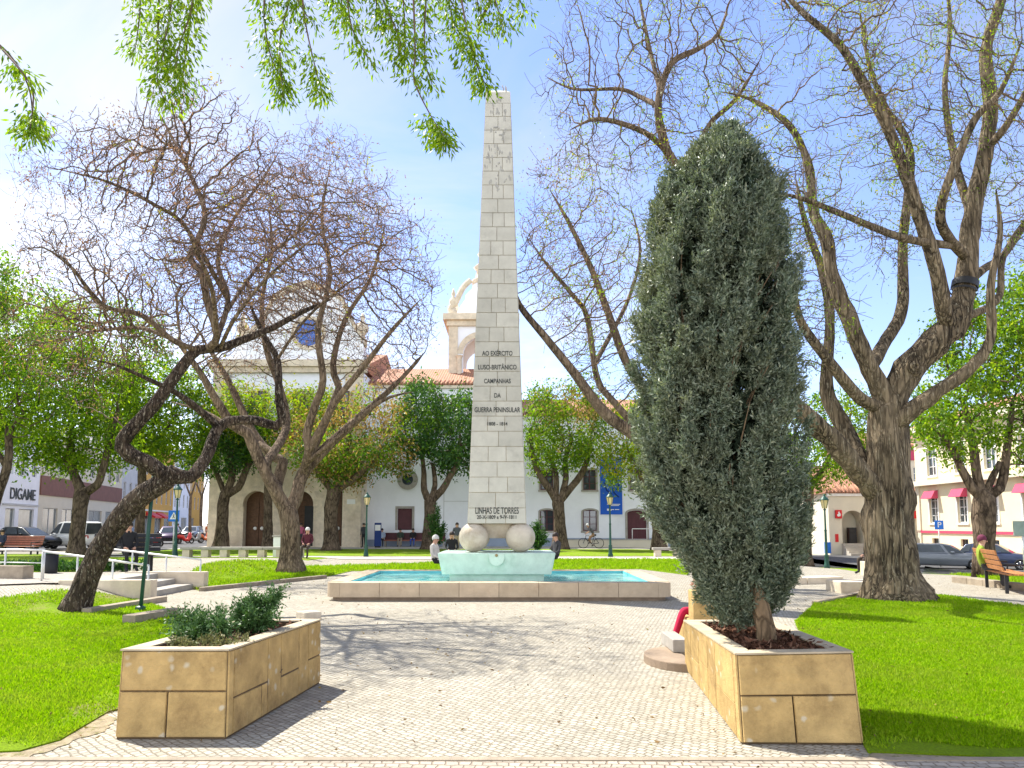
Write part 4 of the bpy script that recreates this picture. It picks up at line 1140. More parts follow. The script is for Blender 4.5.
# --- the big tree on the right lawn
T3 = make_tree('bare_tree', 'big old bare tree with a broad furrowed trunk on the right lawn', 16.9, [
    [(895, 600, 33), (893, 590, 30), (891, 560, 27.5), (889, 530, 26.5), (888, 495, 25.5), (888, 465, 23), (888, 430, 21.5), (887, 410, 19)],
    [(880, 500, 13), (866, 480, 13, -.2), (842, 452, 12, -.5), (822, 430, 11, -.7), (802, 412, 10, -.9), (782, 392, 8, -1.1), (764, 360, 6, -1.3), (750, 318, 4, -1.4), (738, 270, 2.5, -1.5)],
    [(880, 482, 11), (866, 466, 10.5, .4), (845, 430, 9.5, .8), (829, 398, 8.5, 1), (826, 374, 7.5, 1.1), (830, 316, 6.5, 1.3), (822, 270, 5.4, 1.4), (806, 225, 4, 1.6), (796, 180, 2.6, 1.8)],
    [(880, 412, 8), (860, 398, 7, -.3), (829, 361, 6, -.7), (802, 324, 4.6, -1), (792, 288, 3.4, -1.2), (775, 240, 2.2, -1.3)],
    [(885, 405, 14), (880, 388, 12, -.1), (870, 368, 10, -.2), (850, 320, 9.5, -.3), (833, 278, 8, -.3), (826, 238, 7, -.2), (813, 210, 6, 0), (808, 163, 5, .2), (788, 124, 4, .3), (750, 99, 2.6, .4), (722, 92, 1.5, .5)],
    [(871, 370, 8), (886, 340, 7.5, .6), (902, 308, 7, 1), (903, 240, 6, 1.5), (910, 153, 5, 1.8), (884, 104, 3.8, 2), (868, 60, 2.6, 2.2), (860, 10, 1.6, 2.4)],
    [(893, 405, 16), (908, 370, 16, -.1), (935, 342, 15.5, -.2), (956, 320, 14, -.2), (965, 285, 11.5, -.1), (970, 235, 10.5, 0), (974, 205, 10, 0), (986, 150, 9, 0), (990, 99, 8, 0), (986, 50, 7, 0), (1001, 0, 6, 0), (1010, -70, 4.4, .2), (1004, -150, 2.6, .3)],
    [(950, 330, 9), (945, 315, 9, -.5), (935, 264, 8, -.8), (919, 215, 7.2, -1), (893, 140, 6, -1.2), (864, 84, 5, -1.4), (839, 44, 4.2, -1.5), (800, 10, 3, -1.6), (765, -30, 1.8, -1.7)],
    [(934, 258, 6), (940, 218, 5.4, -1.1), (961, 150, 4.6, -1.4), (977, 116, 4, -1.5), (1000, 92, 3, -1.6), (1022, 40, 2, -1.7)],
    [(926, 250, 4.5), (903, 238, 4.2, -1.3), (839, 213, 3.4, -1.7), (800, 198, 2.4, -2), (768, 192, 1.4, -2.2)],
    [(896, 425, 12), (910, 412, 10, -.4), (938, 391, 8, -.6), (968, 370, 7, -.8), (990, 340, 5.4, -.9), (991, 284, 4, -1), (1000, 234, 3.2, -1), (996, 190, 2.2, -1)],
    [(988, 345, 5), (997, 300, 4.2, .4), (1003, 258, 3.6, .6), (1026, 220, 3, .8), (1060, 180, 2, 1)],
    [(969, 285, 5.6), (985, 268, 5, .5), (1003, 256, 4.2, .8), (1026, 222, 3.4, 1), (1050, 170, 2, 1.2)],
    [(972, 215, 5.5), (955, 160, 4.8, .8), (945, 90, 3.6, 1.2), (950, 20, 2.6, 1.5), (940, -60, 1.6, 1.7)],
    [(987, 148, 5), (1010, 120, 4, -.6), (1035, 70, 2.8, -.9), (1050, 0, 1.8, -1.1)],
    ], [(840, 130, 120, 140, 3.4, .34), (960, 60, 110, 150, 3.4, .3), (800, 260, 75, 110, 2.6, .14), (1030, 130, 70, 140, 3, .12), (880, -60, 150, 80, 3, .1)],
    natt=3300, step=0.18, infl=2.8, kill=0.38, rtip=0.0052, rs=0.86, cap=0.6, ex=2.25, bark_m='bark_big', branch_m='bark_limb', twig_m='twig_grey', seed=33, thick=0.05, ntwig=3400, twlen=(0.2, 0.6), jit=0.32, flare=0.32, start_r=0.17, sides=28, barkjit=0.10,
    leaves=[('leaves', 'leaf_bright', 14000, 0.075, 0.022, 0.16, 26, 0.8), ('leaves', 'leaf_yellow', 4200, 0.08, 0.03, 0.16, 30, 0.8), ('seed_pods', 'pod', 1100, 0.06, 0.017, 0.14, 5, 1)])
t3 = T3[0]
# black strap round the big upright limb, and the knot on the trunk
def on_limb(u, v):
    q = np.array(at(u, v, 16.85)); P_ = np.array(T3[1].pos); r_ = np.array(T3[1].rad)
    d_ = np.hypot(P_[:, 0] - q[0], P_[:, 2] - q[2]) + (r_ < .12) * 9; i = int(d_.argmin()); return Vector(P_[i]), float(r_[i]), (Vector(P_[i]) - Vector(P_[T3[1].par[i]])).normalized()
p, r_, d_ = on_limb(966, 291)
MB().tube([p - d_ * .08, p, p + d_ * .08], r_ * 1.2 + .015, 24, caps=False).build('strap', MT['black_metal'], t3, True)
MB().tube([p - d_ * .19, p - d_ * .14], r_ * 1.22 + .015, 24, caps=False).build('strap', MT['black_metal'], t3, True)
p, r_, d_ = on_limb(921, 378)
kn = p + Vector((0.0, -r_ * 0.98, 0.02))
mb = MB()
for rr, k in ((0.15, 0), (0.10, 1), (0.055, 2)):
    mb.tube([kn + Vector((rr * math.cos(2 * PI * q / 16), -0.02 * k, rr * math.sin(2 * PI * q / 16))) for q in range(17)], 0.035, 6)
mb.build('knot', MT['bark_big'], t3, True)
# --- the tall bare tree behind the cypress
T4 = make_tree('bare_tree', 'tall bare tree rising behind the grey green cypress', 21.0, [
    [(712, 583, 20), (709, 556, 16), (706, 520, 15), (704, 490, 14), (704, 460, 12)],
    [(703, 486, 9), (684, 468, 9, -.2), (660, 450, 8.5, -.5), (637, 436, 8, -.8), (604, 412, 6.8, -1.1), (575, 374, 5.4, -1.4), (546, 338, 4.4, -1.6), (519, 304, 3.4, -1.8), (508, 270, 2.2, -1.9)],
    [(703, 470, 8), (680, 430, 7.5, .5), (650, 398, 6.8, .8), (626, 361, 5.8, 1), (606, 307, 4.8, 1.2), (591, 268, 4, 1.3), (569, 223, 2.9, 1.5), (550, 190, 1.7, 1.6)],
    [(640, 436, 5), (612, 400, 4.4, -.2), (597, 378, 4.2, 0), (587, 317, 3.6, .2), (574, 297, 3, .3), (545, 262, 2.2, .4), (530, 240, 1.4, .5)],
    [(704, 460, 11), (708, 420, 10, .3), (716, 360, 9, .4), (718, 300, 8, .4), (705, 240, 7.2, .3), (686, 178, 6.4, .2), (668, 153, 5.8, .1), (658, 106, 5, 0), (671, 64, 4.2, 0), (698, 49, 3.4, .1), (718, 34, 2.6, .2), (730, 0, 1.6, .3)],
    [(668, 152, 4), (644, 132, 3.6, -.5), (599, 119, 2.8, -.9), (570, 130, 1.8, -1.2)],
    [(658, 105, 3.6), (638, 96, 3, .7), (619, 89, 2.6, 1), (574, 89, 1.9, 1.3), (545, 76, 1.2, 1.5)],
    [(662, 90, 3.2), (650, 50, 2.6, .6), (640, 0, 1.9, .9), (632, -50, 1.2, 1.2)],
    [(690, 185, 4), (706, 130, 3.4, -.8), (735, 100, 2.8, -1.2), (760, 60, 1.8, -1.5)],
    [(626, 361, 3.4), (628, 300, 2.8, 1.8), (640, 250, 2, 2.2), (630, 205, 1.3, 2.4)],
    ], [(620, 75, 95, 80, 3.4, .3), (575, 245, 60, 95, 3, .3), (610, 330, 65, 65, 3, .14), (700, 60, 75, 90, 3.2, .2), (640, 200, 55, 60, 3, .1)],
    natt=2500, step=0.22, infl=3.4, kill=0.42, rtip=0.006, rs=0.8, cap=0.6, ex=2.25, bark_m='bark_brown', branch_m='bark_limb', twig_m='twig_grey', seed=44, thick=0.055, ntwig=2100, twlen=(0.25, 0.8), jit=0.32, flare=0.3, start_r=0.2,
    leaves=[('leaves', 'leaf_yellow', 1500, 0.10, 0.035, 0.2, 25, 0.8), ('leaves', 'leaf_bright', 4200, 0.10, 0.03, 0.2, 25, 0.8), ('seed_pods', 'pod', 4500, 0.08, 0.022, 0.2, 5, 1, (575, 245, 70, 95, 4))])

# --- leafy street trees
STREET = 'leafy street trees around the square'
def leafy(label, base, r, fork, crowns, leaves, seed, Y=None, natt=420, step=0.5, kill=0.75, bark_m='bark_far'):
    return make_tree('leafy_tree', label, Y, [[(base[0], base[1], r * 1.25)] + fork[0]] + fork[1:], crowns, natt=natt, step=step, infl=7, kill=kill, rtip=0.018, bark_m=bark_m, branch_m=bark_m, twig_m='twig',
                     seed=seed, thick=0.09, jit=0.4, flare=0.25, leaves=leaves, group=None, limbstep=0.35, shell=0.2, start_r=0.24, rs=0.78)
def canopy(n1, n2, a='leaf_bright', b='leaf_mid', L=0.24, sig=0.34, extra=()):
    return [('foliage', a, n1, L, L * 0.42, sig, 30, 0.7), ('foliage', b, n2, L, L * 0.42, sig, 30, 0.7)] + list(extra)
leafy('leafy tree with a thin leaning trunk at the far left edge', (-14, 560), 7, [[(-10, 530, 6.5), (-4, 500, 6), (4, 478, 5.5), (9, 455, 5), (8, 430, 4)], [(6, 470, 4), (-12, 440, 3), (-30, 410, 2)]],
      [(-10, 330, 78, 75, 3.4, .4), (10, 400, 60, 40, 2.6, .3), (-40, 410, 60, 50, 3, .3)], canopy(12000, 5000, L=0.22), 51, Y=34)
leafy('bright green tree with a stout forked trunk beside the leaning tree', (76, 556), 9, [[(77, 540, 9), (79, 515, 8.8), (82, 493, 9.5)], [(82, 493, 6), (74, 474, 5.5), (70, 455, 4.5), (72, 430, 3.5), (66, 400, 2.4)], [(84, 492, 6), (97, 485, 5), (104, 465, 4.4), (110, 440, 3.5), (118, 410, 2.4)], [(78, 480, 4), (60, 452, 3), (40, 425, 2)]],
      [(70, 395, 78, 55, 3.6, .4), (105, 350, 62, 58, 3.2, .25), (30, 350, 66, 68, 3.6, .25), (80, 442, 66, 28, 3, .2), (20, 430, 50, 36, 3, .15)], canopy(17000, 7000, L=0.25), 52, Y=41)
leafy('slim street tree with a green crown left of the church', (140, 547), 6, [[(140, 520, 5.8), (142, 495, 5.5), (142, 470, 5), (143, 445, 4)], [(142, 470, 3.5), (128, 445, 2.8), (118, 425, 2)], [(143, 460, 3.5), (160, 438, 2.8), (172, 420, 2)]],
      [(170, 425, 50, 38, 3.2, .5), (130, 415, 42, 36, 3, .3), (190, 445, 34, 24, 2.4, .2), (165, 380, 44, 26, 3, .2)], canopy(10000, 5500, L=0.27), 53, Y=49)
leafy('dark green tree with a Y shaped trunk before the church corner', (221, 546), 8, [[(222, 525, 7.5), (223, 505, 7.2), (225, 495, 7)], [(225, 495, 5), (231, 482, 4.5), (232, 465, 4), (228, 448, 3)], [(226, 494, 5), (238, 488, 4.6), (246, 470, 4), (255, 452, 3)], [(224, 492, 3.5), (216, 472, 3), (208, 458, 2.2)]],
      [(228, 450, 34, 24, 2.8, .5), (250, 432, 36, 26, 2.8, .3), (205, 462, 22, 18, 2.2, .2)], canopy(3500, 6500, 'leaf_mid', 'leaf_dark', L=0.26), 54, Y=52)
leafy('tree with brown and green leaves between the wide bare tree and the lamp', (331, 547), 9, [[(331, 528, 8.5), (331, 508, 8.5), (334, 492, 9)], [(333, 494, 5), (324, 480, 4.4), (314, 466, 3.6), (304, 452, 2.6)], [(334, 492, 5), (340, 476, 4.4), (344, 460, 3.6), (350, 440, 2.6)], [(335, 492, 5), (352, 480, 4.2), (366, 468, 3.4), (380, 455, 2.4)]],
      [(352, 446, 50, 32, 3.4, .45), (385, 440, 34, 38, 3, .25), (318, 446, 38, 30, 3, .25), (372, 405, 36, 30, 3, .15)],
      [('foliage', 'leaf_dry', 6000, 0.24, 0.1, 0.36, 30, .7), ('foliage', 'leaf_mid', 4500, 0.25, 0.1, 0.36, 30, .7, (350, 462, 60, 26, 5)), ('foliage', 'leaf_bright', 2600, 0.25, 0.1, 0.36, 30, .7)], 55, Y=49)
leafy('deep green tree left of the obelisk before the white wall', (429, 546), 8, [[(429, 528, 7.2), (430, 512, 7), (430, 502, 7.5)], [(429, 502, 5), (424, 490, 4.2), (424, 474, 3.4), (422, 455, 2.6)], [(431, 502, 5), (442, 490, 4.4), (449, 478, 4), (458, 462, 3), (460, 440, 2.4)], [(431, 500, 4), (435, 485, 3.4), (433, 465, 2.6)]],
      [(425, 420, 30, 42, 3.2, .4), (452, 430, 34, 46, 3.2, .4), (470, 440, 26, 34, 2.8, .2)], canopy(3500, 9500, 'leaf_mid', 'leaf_dark', L=0.27), 56, Y=51)
leafy('green and yellowish tree right of the obelisk before the white building', (560, 546), 9, [[(560, 530, 8), (559, 512, 7.5), (558, 503, 8)], [(557, 503, 5.5), (549, 488, 4.8), (539, 474, 4), (532, 452, 3), (530, 430, 2.2)], [(559, 502, 5.5), (569, 490, 4.8), (580, 476, 4.2), (588, 458, 3.2), (590, 440, 2.4)], [(560, 500, 4.4), (566, 478, 3.8), (565, 460, 3), (572, 440, 2.2)], [(557, 496, 4), (556, 474, 3.2), (549, 456, 2.4)]],
      [(545, 425, 30, 42, 3.2, .4), (578, 425, 32, 46, 3.2, .4), (560, 450, 40, 22, 2.8, .2)], canopy(5200, 3400, 'leaf_bright', 'leaf_mid', L=0.25, extra=[('foliage', 'leaf_dry', 1500, 0.24, 0.1, 0.36, 30, .7, (575, 405, 40, 40, 5))]), 57, Y=51)
leafy('yellow green tree behind the tall cypress near the banner', (659, 548), 8, [[(658, 530, 7.5), (656, 512, 7), (654, 495, 6.5), (650, 475, 5)], [(654, 495, 4.4), (640, 475, 3.6), (630, 455, 2.8)], [(655, 490, 4.4), (666, 470, 3.6), (672, 450, 2.6)]],
      [(640, 440, 40, 40, 3.4, .5), (670, 420, 40, 44, 3.4, .3), (620, 462, 24, 24, 2.4, .2)], canopy(6500, 3200, 'leaf_bright', 'leaf_yellow', L=0.25), 58, Y=50)
leafy('leafy tree with a pollarded stump trunk by the right street', (986, 577), 15, [[(985, 560, 13.5), (984, 530, 13), (984, 508, 14), (984, 499, 13)], [(980, 500, 6.5), (972, 488, 6), (962, 470, 5), (954, 452, 4.2), (944, 436, 3)], [(980, 497, 6.5), (977, 475, 6), (974, 450, 5.4), (969, 425, 4.4), (962, 400, 3)], [(988, 500, 6.5), (1000, 488, 6.2), (1005, 465, 5.4), (1008, 440, 4.4), (1012, 410, 3)], [(986, 498, 5), (992, 478, 4.2), (1000, 462, 3.2)]],
      [(985, 395, 64, 48, 2.8, .34), (1005, 335, 56, 58, 2.8, .3), (940, 425, 36, 32, 2.0, .12), (1040, 400, 50, 70, 2.8, .24)], canopy(15000, 7000, 'leaf_bright', 'leaf_mid', L=0.17, sig=0.24), 59, Y=26, natt=700, step=0.35, kill=0.55)
leafy('light green tree half hidden between the cypress and the big bare trunk', (806, 562), 7, [[(806, 540, 6.5), (808, 510, 6), (810, 480, 5)], [(808, 490, 4), (825, 465, 3.2), (838, 440, 2.4)], [(808, 485, 4), (798, 460, 3.2), (795, 430, 2.4)]],
      [(820, 450, 42, 40, 3.2, .5), (846, 420, 34, 34, 3, .3), (800, 430, 34, 40, 3, .2)], canopy(4200, 3000, 'leaf_bright', 'leaf_mid', L=0.25), 60, Y=47)
leafy('pale green tree behind the wide bare tree against the church', (268, 546), 6, [[(268, 520, 5.5), (268, 490, 5), (268, 460, 4)], [(268, 470, 3), (250, 440, 2.4), (238, 420, 1.8)], [(268, 465, 3), (286, 440, 2.4), (296, 420, 1.8)]],
      [(245, 412, 54, 28, 2.8, .5), (300, 412, 52, 28, 2.8, .5)], canopy(6500, 3200, 'leaf_bright', 'leaf_yellow', L=0.24), 61, Y=51.5)

# --- cypress in the right planter
def cypress():
    Y0 = 6.95
    prof = [(130, 726, 6), (147, 726, 22), (172, 725, 45), (205, 722, 61), (250, 719, 70), (300, 716, 74), (360, 715, 76), (420, 717, 78), (470, 721, 76), (520, 730, 67), (555, 738, 56), (582, 744, 44), (602, 745, 36), (620, 743, 20), (628, 741, 8)]
    z = np.array([at(CX, v, Y0).z for v, _, _ in prof])[::-1]; cx = np.array([at(u, v, Y0).x for v, u, _ in prof])[::-1]
    rr = np.array([w_ * Y0 / F_PX for v, _, w_ in prof])[::-1]
    tb = Vector((at(767, 636, 6.6).x, 6.6, HP - 0.06))
    root = thing('cypress', 'tall dense grey green cypress growing in the right planter', 'tree', tuple(tb))
    MB().tube([tb - Vector((0, 0, .05)), tb + Vector((0.0, 0.02, 0.14)), tb + Vector((-.03, .06, .34)), tb + Vector((-.1, .2, .8)), Vector((1.95, 6.93, 2.6)), Vector((1.92, Y0, 4.4))], [0.095, 0.078, 0.072, 0.068, 0.05, 0.02], 18, 0.09).build('trunk', MT['bark_limb'], root, True)
    g = np.random.default_rng(5)
    def surf(zz, ang, k):
        r = np.maximum(np.interp(zz, z, rr), 0.09); c = np.interp(zz, z, cx)
        lump = np.array([1 + 0.17 * mnoise.noise(Vector((math.cos(a_) * 2.0, math.sin(a_) * 2.0, q * 1.35))) + 0.12 * mnoise.noise(Vector((math.cos(a_) * 5, math.sin(a_) * 5, q * 3.0 + 9))) for a_, q in zip(ang, zz)])
        return np.c_[c + np.cos(ang) * r * k * lump, Y0 + np.sin(ang) * r * k * lump * 0.92, zz], r
    # ascending branches
    mb = MB()
    for i in range(150):
        z0 = g.uniform(0.9, 4.3); a0 = g.uniform(0, 2 * PI); L = g.uniform(0.5, 1.1)
        pts = []
        for t in (0, .35, .7, 1):
            P, _ = surf(np.array([min(z0 + t * L, 5.1)]), np.array([a0 + 0.25 * t]), np.array([0.25 + 0.68 * t ** 0.8])); pts.append(P[0])
        mb.tube(pts, [0.014, 0.011, 0.007, 0.003], 5)
    mb.build('branches', MT['bark_limb'], root, True)
    # clumps of sprays: each clump a plume of short needles-bearing shoots
    NC = 900
    t = g.random(NC * 3); zz = 0.74 + t * (z[-1] - 0.74 - 0.02)
    w_ = np.interp(zz, z, rr); keep = g.random(len(zz)) < (w_ / w_.max()) ** 0.8 + 0.12
    zz = zz[keep][:NC]
    ang = g.uniform(0, 2 * PI, len(zz)); kk = g.uniform(0.6, 0.8, len(zz))
    pz, pa, pk = [], [], []
    for i in range(430):                      # upright plumes that stand out of the surface
        z0 = g.uniform(0.7, 4.95); a0 = g.uniform(0, 2 * PI); L = g.uniform(0.25, 0.6); hi = g.uniform(0.80, 1.13); r0 = max(0.12, np.interp(z0, z, rr))
        for q in range(11):
            t_ = q / 10; wd = 0.058 * (1 - t_) ** 0.7 + 0.008
            pz.append(min(z0 + L * t_, z[-1] - 0.06)); pa.append(a0 + 0.12 * t_ + g.normal() * wd / r0); pk.append(hi * (0.88 + 0.12 * t_) + g.normal() * 0.02)
    for i in range(16):                       # pointed leaders at the top
        a0 = g.uniform(0, 2 * PI); z0 = g.uniform(4.6, 4.85); L = g.uniform(.25, .6); k0 = g.uniform(.1, .8)
        for q in range(8): pz.append(min(z0 + L * q / 7, 5.22)); pa.append(a0 + g.normal() * .05); pk.append(k0)
    NB = len(zz)
    zz = np.concatenate([zz, pz]); ang = np.concatenate([ang, pa]); kk = np.concatenate([kk, pk]); NC = len(zz)
    C, r = surf(zz, ang, kk)
    out = unit(np.c_[np.cos(ang), np.sin(ang), np.full(NC, 0.0)])
    small = np.where(np.arange(NC) >= NB, 0.62, 1.0)
    Vs, Fs, off = [], [], 0
    PL_, DL, LL, WL = [], [], [], []
    NS = 9
    tops = np.clip((zz - 4.0) / 1.3, 0, 1)[:, None]
    axis = unit(out * (0.55 - 0.4 * tops) + np.array([0, 0, 1.0]) + g.normal(size=(NC, 3)) * 0.28)
    for s in range(NS):
        d = unit(axis + g.normal(size=(NC, 3)) * 0.42 * small[:, None] + out * 0.1)
        base = C + g.normal(size=(NC, 3)) * 0.034 * small[:, None]
        L = g.uniform(0.07, 0.15, NC) * small
        for q in range(6):
            f = (q + g.random(NC)) / 6
            p = base + d * (L * f)[:, None]
            nd = unit(d * 0.75 + g.normal(size=(NC, 3)) * 0.5)
            PL_.append(p); DL.append(nd); LL.append(g.uniform(0.028, 0.055, NC)); WL.append(g.uniform(0.009, 0.017, NC))
    V, F = leaf_quads(np.concatenate(PL_), np.concatenate(DL), np.concatenate(LL), np.concatenate(WL))
    np_mesh('foliage', V, F, MT['yew'], root)
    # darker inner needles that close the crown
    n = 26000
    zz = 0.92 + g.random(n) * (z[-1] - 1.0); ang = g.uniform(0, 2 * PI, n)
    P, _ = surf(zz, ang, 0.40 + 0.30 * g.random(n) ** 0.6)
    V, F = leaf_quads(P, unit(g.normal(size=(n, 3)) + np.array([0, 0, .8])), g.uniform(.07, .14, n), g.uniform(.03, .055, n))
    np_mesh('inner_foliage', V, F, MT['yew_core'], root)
cypress()

# --- low shrubs
def shrub(name, label, cat, base, stems, nleaf, L, W, sig, mat, seed, upward=0.4):
    g = np.random.default_rng(seed); root = thing(name, label, cat, tuple(base))
    mb = MB(); P, D = [], []
    for (dx, dy, dz, k) in stems:
        b = Vector(base); e = b + Vector((dx, dy, dz))
        m_ = lerp(b, e, 0.5) + Vector((dx * 0.15, 0, -0.02))
        mb.tube([b, m_, e], [0.014, 0.009, 0.004], 5)
        nn = int(nleaf * k)
        for _ in range(nn):
            # side shoots along the stem, each lined with needles
            t = g.uniform(0.3, 1.05); p = np.array(lerp(lerp(b, m_, t), lerp(m_, e, t), t)); sd = unit(g.normal(size=3) + np.array([dx, dy, dz + upward]) * 1.2)
            Ls = g.uniform(0.5, 1) * sig
            for q in range(8):
                P.append(p + sd * Ls * q / 7); D.append(unit(sd * 0.7 + g.normal(size=3) * 0.6))
    mb.build('stems', MT['bark_far'], root, True)
    P, D = np.array(P), np.array(D); n = len(P)
    V, F = leaf_quads(P, D, g.uniform(L * .6, L * 1.3, n), g.uniform(W * .7, W * 1.3, n))
    np_mesh('foliage', V, F, MT[mat], root)
    return root
jx = at(248, 628, 7.2)
shrub('juniper_shrub', 'bushy blue green juniper standing tallest in the left planter', 'shrub', (jx.x, 7.15, HP - .05),
      [(.02, .1, .32, 1), (.14, .15, .27, 1), (-.06, .0, .24, 1), (.2, .25, .36, 1), (.08, -.1, .18, 1), (-.12, .2, .22, 1), (.2, 0, .18, 1), (.05, .05, .27, 1), (.12, .3, .3, 1)], 120, .04, .014, .14, 'juniper', 71)
jx = at(215, 640, 6.8)
shrub('juniper_shrub', 'spreading light green juniper sprawling low across the left planter', 'shrub', (jx.x, 6.75, HP - .05),
      [(-.22, .2, .19, 1), (-.36, .1, .17, 1), (-.05, .25, .22, 1), (.1, -.05, .15, 1), (-.25, -.2, .1, 1), (-.12, .0, .18, 1), (-.3, .25, .2, 1)], 90, .04, .013, .14, 'juniper', 72)
jx = at(200, 645, 6.3)
shrub('creeping_shrub', 'creeping pale yellowish shrub hugging the soil at the front of the left planter', 'shrub', (jx.x, 6.35, HP - .05),
      [(.2, .0, .05, 1), (-.2, .0, .05, 1), (.0, .2, .06, 1), (-.1, -.1, .04, .7), (.3, .15, .06, .8)], 60, .032, .012, .10, 'juniper_dry', 73)
for i, (u, Y, hh2, lab) in enumerate(((436, 46.5, 2.3, 'small dark conifer left of the obelisk balls'), (536, 44, 1.6, 'little dark shrub right of the obelisk balls'))):
    b = Vector((xu(u, Y), Y, h(xu(u, Y), Y)))
    shrub('conifer_shrub', lab, 'shrub', tuple(b), [(.1, 0, hh2, 1), (-.3, 0, hh2 * .75, 1), (.4, .1, hh2 * .6, 1), (-.1, .3, hh2 * .85, 1), (.2, -.3, hh2 * .5, 1)], 60, .16, .06, .5, 'leaf_dark', 80 + i)
# dark ground plants below the left terrace lawn
g_ = np.random.default_rng(9); n = 3500
P = np.c_[g_.uniform(-15.2, -10.3, n), g_.uniform(20.6, 22.0, n), np.zeros(n)]; P[:, 2] = [h(a, b) for a, b in P[:, :2]]; P[:, 2] += g_.random(n) * 0.2
V, F = leaf_quads(P, unit(g_.normal(size=(n, 3)) + np.array([0, 0, .8])), g_.uniform(.08, .2, n), g_.uniform(.03, .07, n))
o = np_mesh('ground_cover', V, F, MT['leaf_dark']); o['kind'] = 'stuff'; o['label'] = 'dark low plants in the bed by the steps'

# --- the tree behind the viewer whose hanging sprays reach into the top of the picture
def overhang():
    root = thing('leafy_tree', 'overhanging tree whose bright green sprays dangle from above', 'tree', (4.6, -2.6, 0))
    V3 = Vector
    MB().tube([V3((4.6, -2.6, -.1)), V3((4.5, -2.5, 1)), V3((4.3, -2.2, 2.4)), V3((4.0, -1.6, 3.6))], [.36, .28, .25, .22], 18, .06).build('trunk', MT['bark_big'], root, True)
    limbs = [[(4.0, -1.6, 3.6), (3.0, 1.0, 5.3), (1.2, 3.6, 6.3), (-.5, 5.0, 6.6), (-2.2, 5.6, 6.6), (-4.4, 5.6, 6.3)],
             [(4.0, -1.6, 3.6), (4.6, 1.5, 5.8), (4.2, 4.5, 7.2), (3.4, 6.5, 7.8)],
             [(1.2, 3.6, 6.3), (.6, 4.6, 6.4), (.1, 5.6, 6.2), (-.3, 6.4, 6.0)], [(-1.2, 5.25, 6.6), (-1.6, 5.9, 6.5), (-1.9, 6.5, 6.3)], [(-2.6, 5.6, 6.55), (-2.9, 5.3, 6.4), (-3.2, 5.1, 6.2)]]
    mb = MB()
    for i, L in enumerate(limbs): 
        n = len(L); q = catmull(L, .25); mb.tube(q, [lerp(.17 if i < 2 else .05, .012, k / (len(q) - 1)) for k in range(len(q))], 9, .03)
    mb.build('limb', MT['bark_limb'], root, True)
    g = np.random.default_rng(17)
    mb = MB(); P, D = [], []
    # dangling twigs: picture points they pass through, at their own distance, and where their leaves are thick
    H = [([(178, -40), (172, 0), (165, 40), (162, 60)], 5.2, .0), ([(200, -40), (190, 20), (185, 60), (180, 95)], 5.3, .0), ([(140, -40), (140, 10), (135, 50)], 5.5, 0),
         ([(195, -60), (192, 5), (178, 50), (176, 70)], 5.1, .1), ([(160, -40), (158, 30), (158, 85), (170, 104)], 5.2, 0), ([(298, -50), (288, 5), (280, 40), (283, 98)], 5.3, .1), ([(270, -40), (264, 10), (272, 60), (290, 88)], 5.4, .1),
         ([(300, -30), (305, 20), (314, 62), (322, 92)], 5.2, .75), ([(280, -50), (300, 5), (312, 20)], 5.3, 0), ([(345, -40), (350, 20), (362, 48), (372, 62)], 5.2, .1), ([(365, -50), (385, 5), (400, 40), (396, 60)], 5.3, .1),
         ([(412, -40), (415, 50), (414, 80), (432, 118), (445, 138)], 5.1, .72), ([(430, -50), (425, 20), (425, 60), (432, 84)], 5.2, .1), ([(440, -50), (455, 30), (465, 40)], 5.4, .1), ([(400, -50), (405, 30), (404, 55)], 5.3, .2),
         ([(455, -40), (466, 25), (475, 60), (486, 86)], 5.0, .6), ([(480, -50), (495, 0), (503, 26)], 5.2, .1), ([(505, -40), (520, 0), (524, 12)], 5.3, .1), ([(470, -50), (478, 5), (486, 22)], 5.4, .1),
         ([(340, -40), (342, 5), (352, 25)], 5.5, 0), ([(380, -50), (376, 0), (384, 26)], 5.4, 0), ([(-30, 20), (-5, 42), (20, 70), (33, 92), (30, 130)], 4.4, .8), ([(-25, 30), (5, 50), (28, 85), (33, 122)], 4.5, .85),
         ([(435, -40), (448, -5), (458, 14)], 5.3, .1), ([(320, -50), (330, -10), (334, 6)], 5.3, .1)]
    for pts, Y, bare in H:
        q = catmull([np.array(at(u, v, Y + g.normal() * .05)) for u, v in pts], .04)
        if pts[0][1] < -20:       # carry the twig up to the limb above
            top = np.array(q[0]); q = [np.array((top[0] + .1 * g.normal(), top[1] + .15 * abs(g.normal()), 6.5)), (top + np.array((top[0], top[1], 6.5))) / 2] + q
        mb.tube(q, [lerp(.009, .0035, k / (len(q) - 1)) for k in range(len(q))], 5)
        n = len(q)
        for k in range(2, n):
            t = k / n
            if t < bare and g.random() > .08: continue
            p = np.array(q[k]); dn = 26 if bare < .5 else 54
            for _ in range(dn):
                sd = unit(np.array([g.normal(), g.normal(), -.5 - .5 * g.random()]))
                pp = p + sd * g.uniform(.0, .15) * (0.45 + 0.55 * min(1, 2.2 * (1 - t) + .5)); P.append(pp); D.append(unit(sd * .9 + np.array([0, 0, -.7]) + g.normal(size=3) * .45))
    mb.build('twigs', MT['twig'], root, True)
    P, D = np.array(P), np.array(D); n = len(P)
    V, F = leaf_quads(P, D, g.uniform(.035, .07, n), g.uniform(.010, .019, n), 0, .15)
    np_mesh('foliage', V, F, MT['leaf_hang'], root)
overhang()
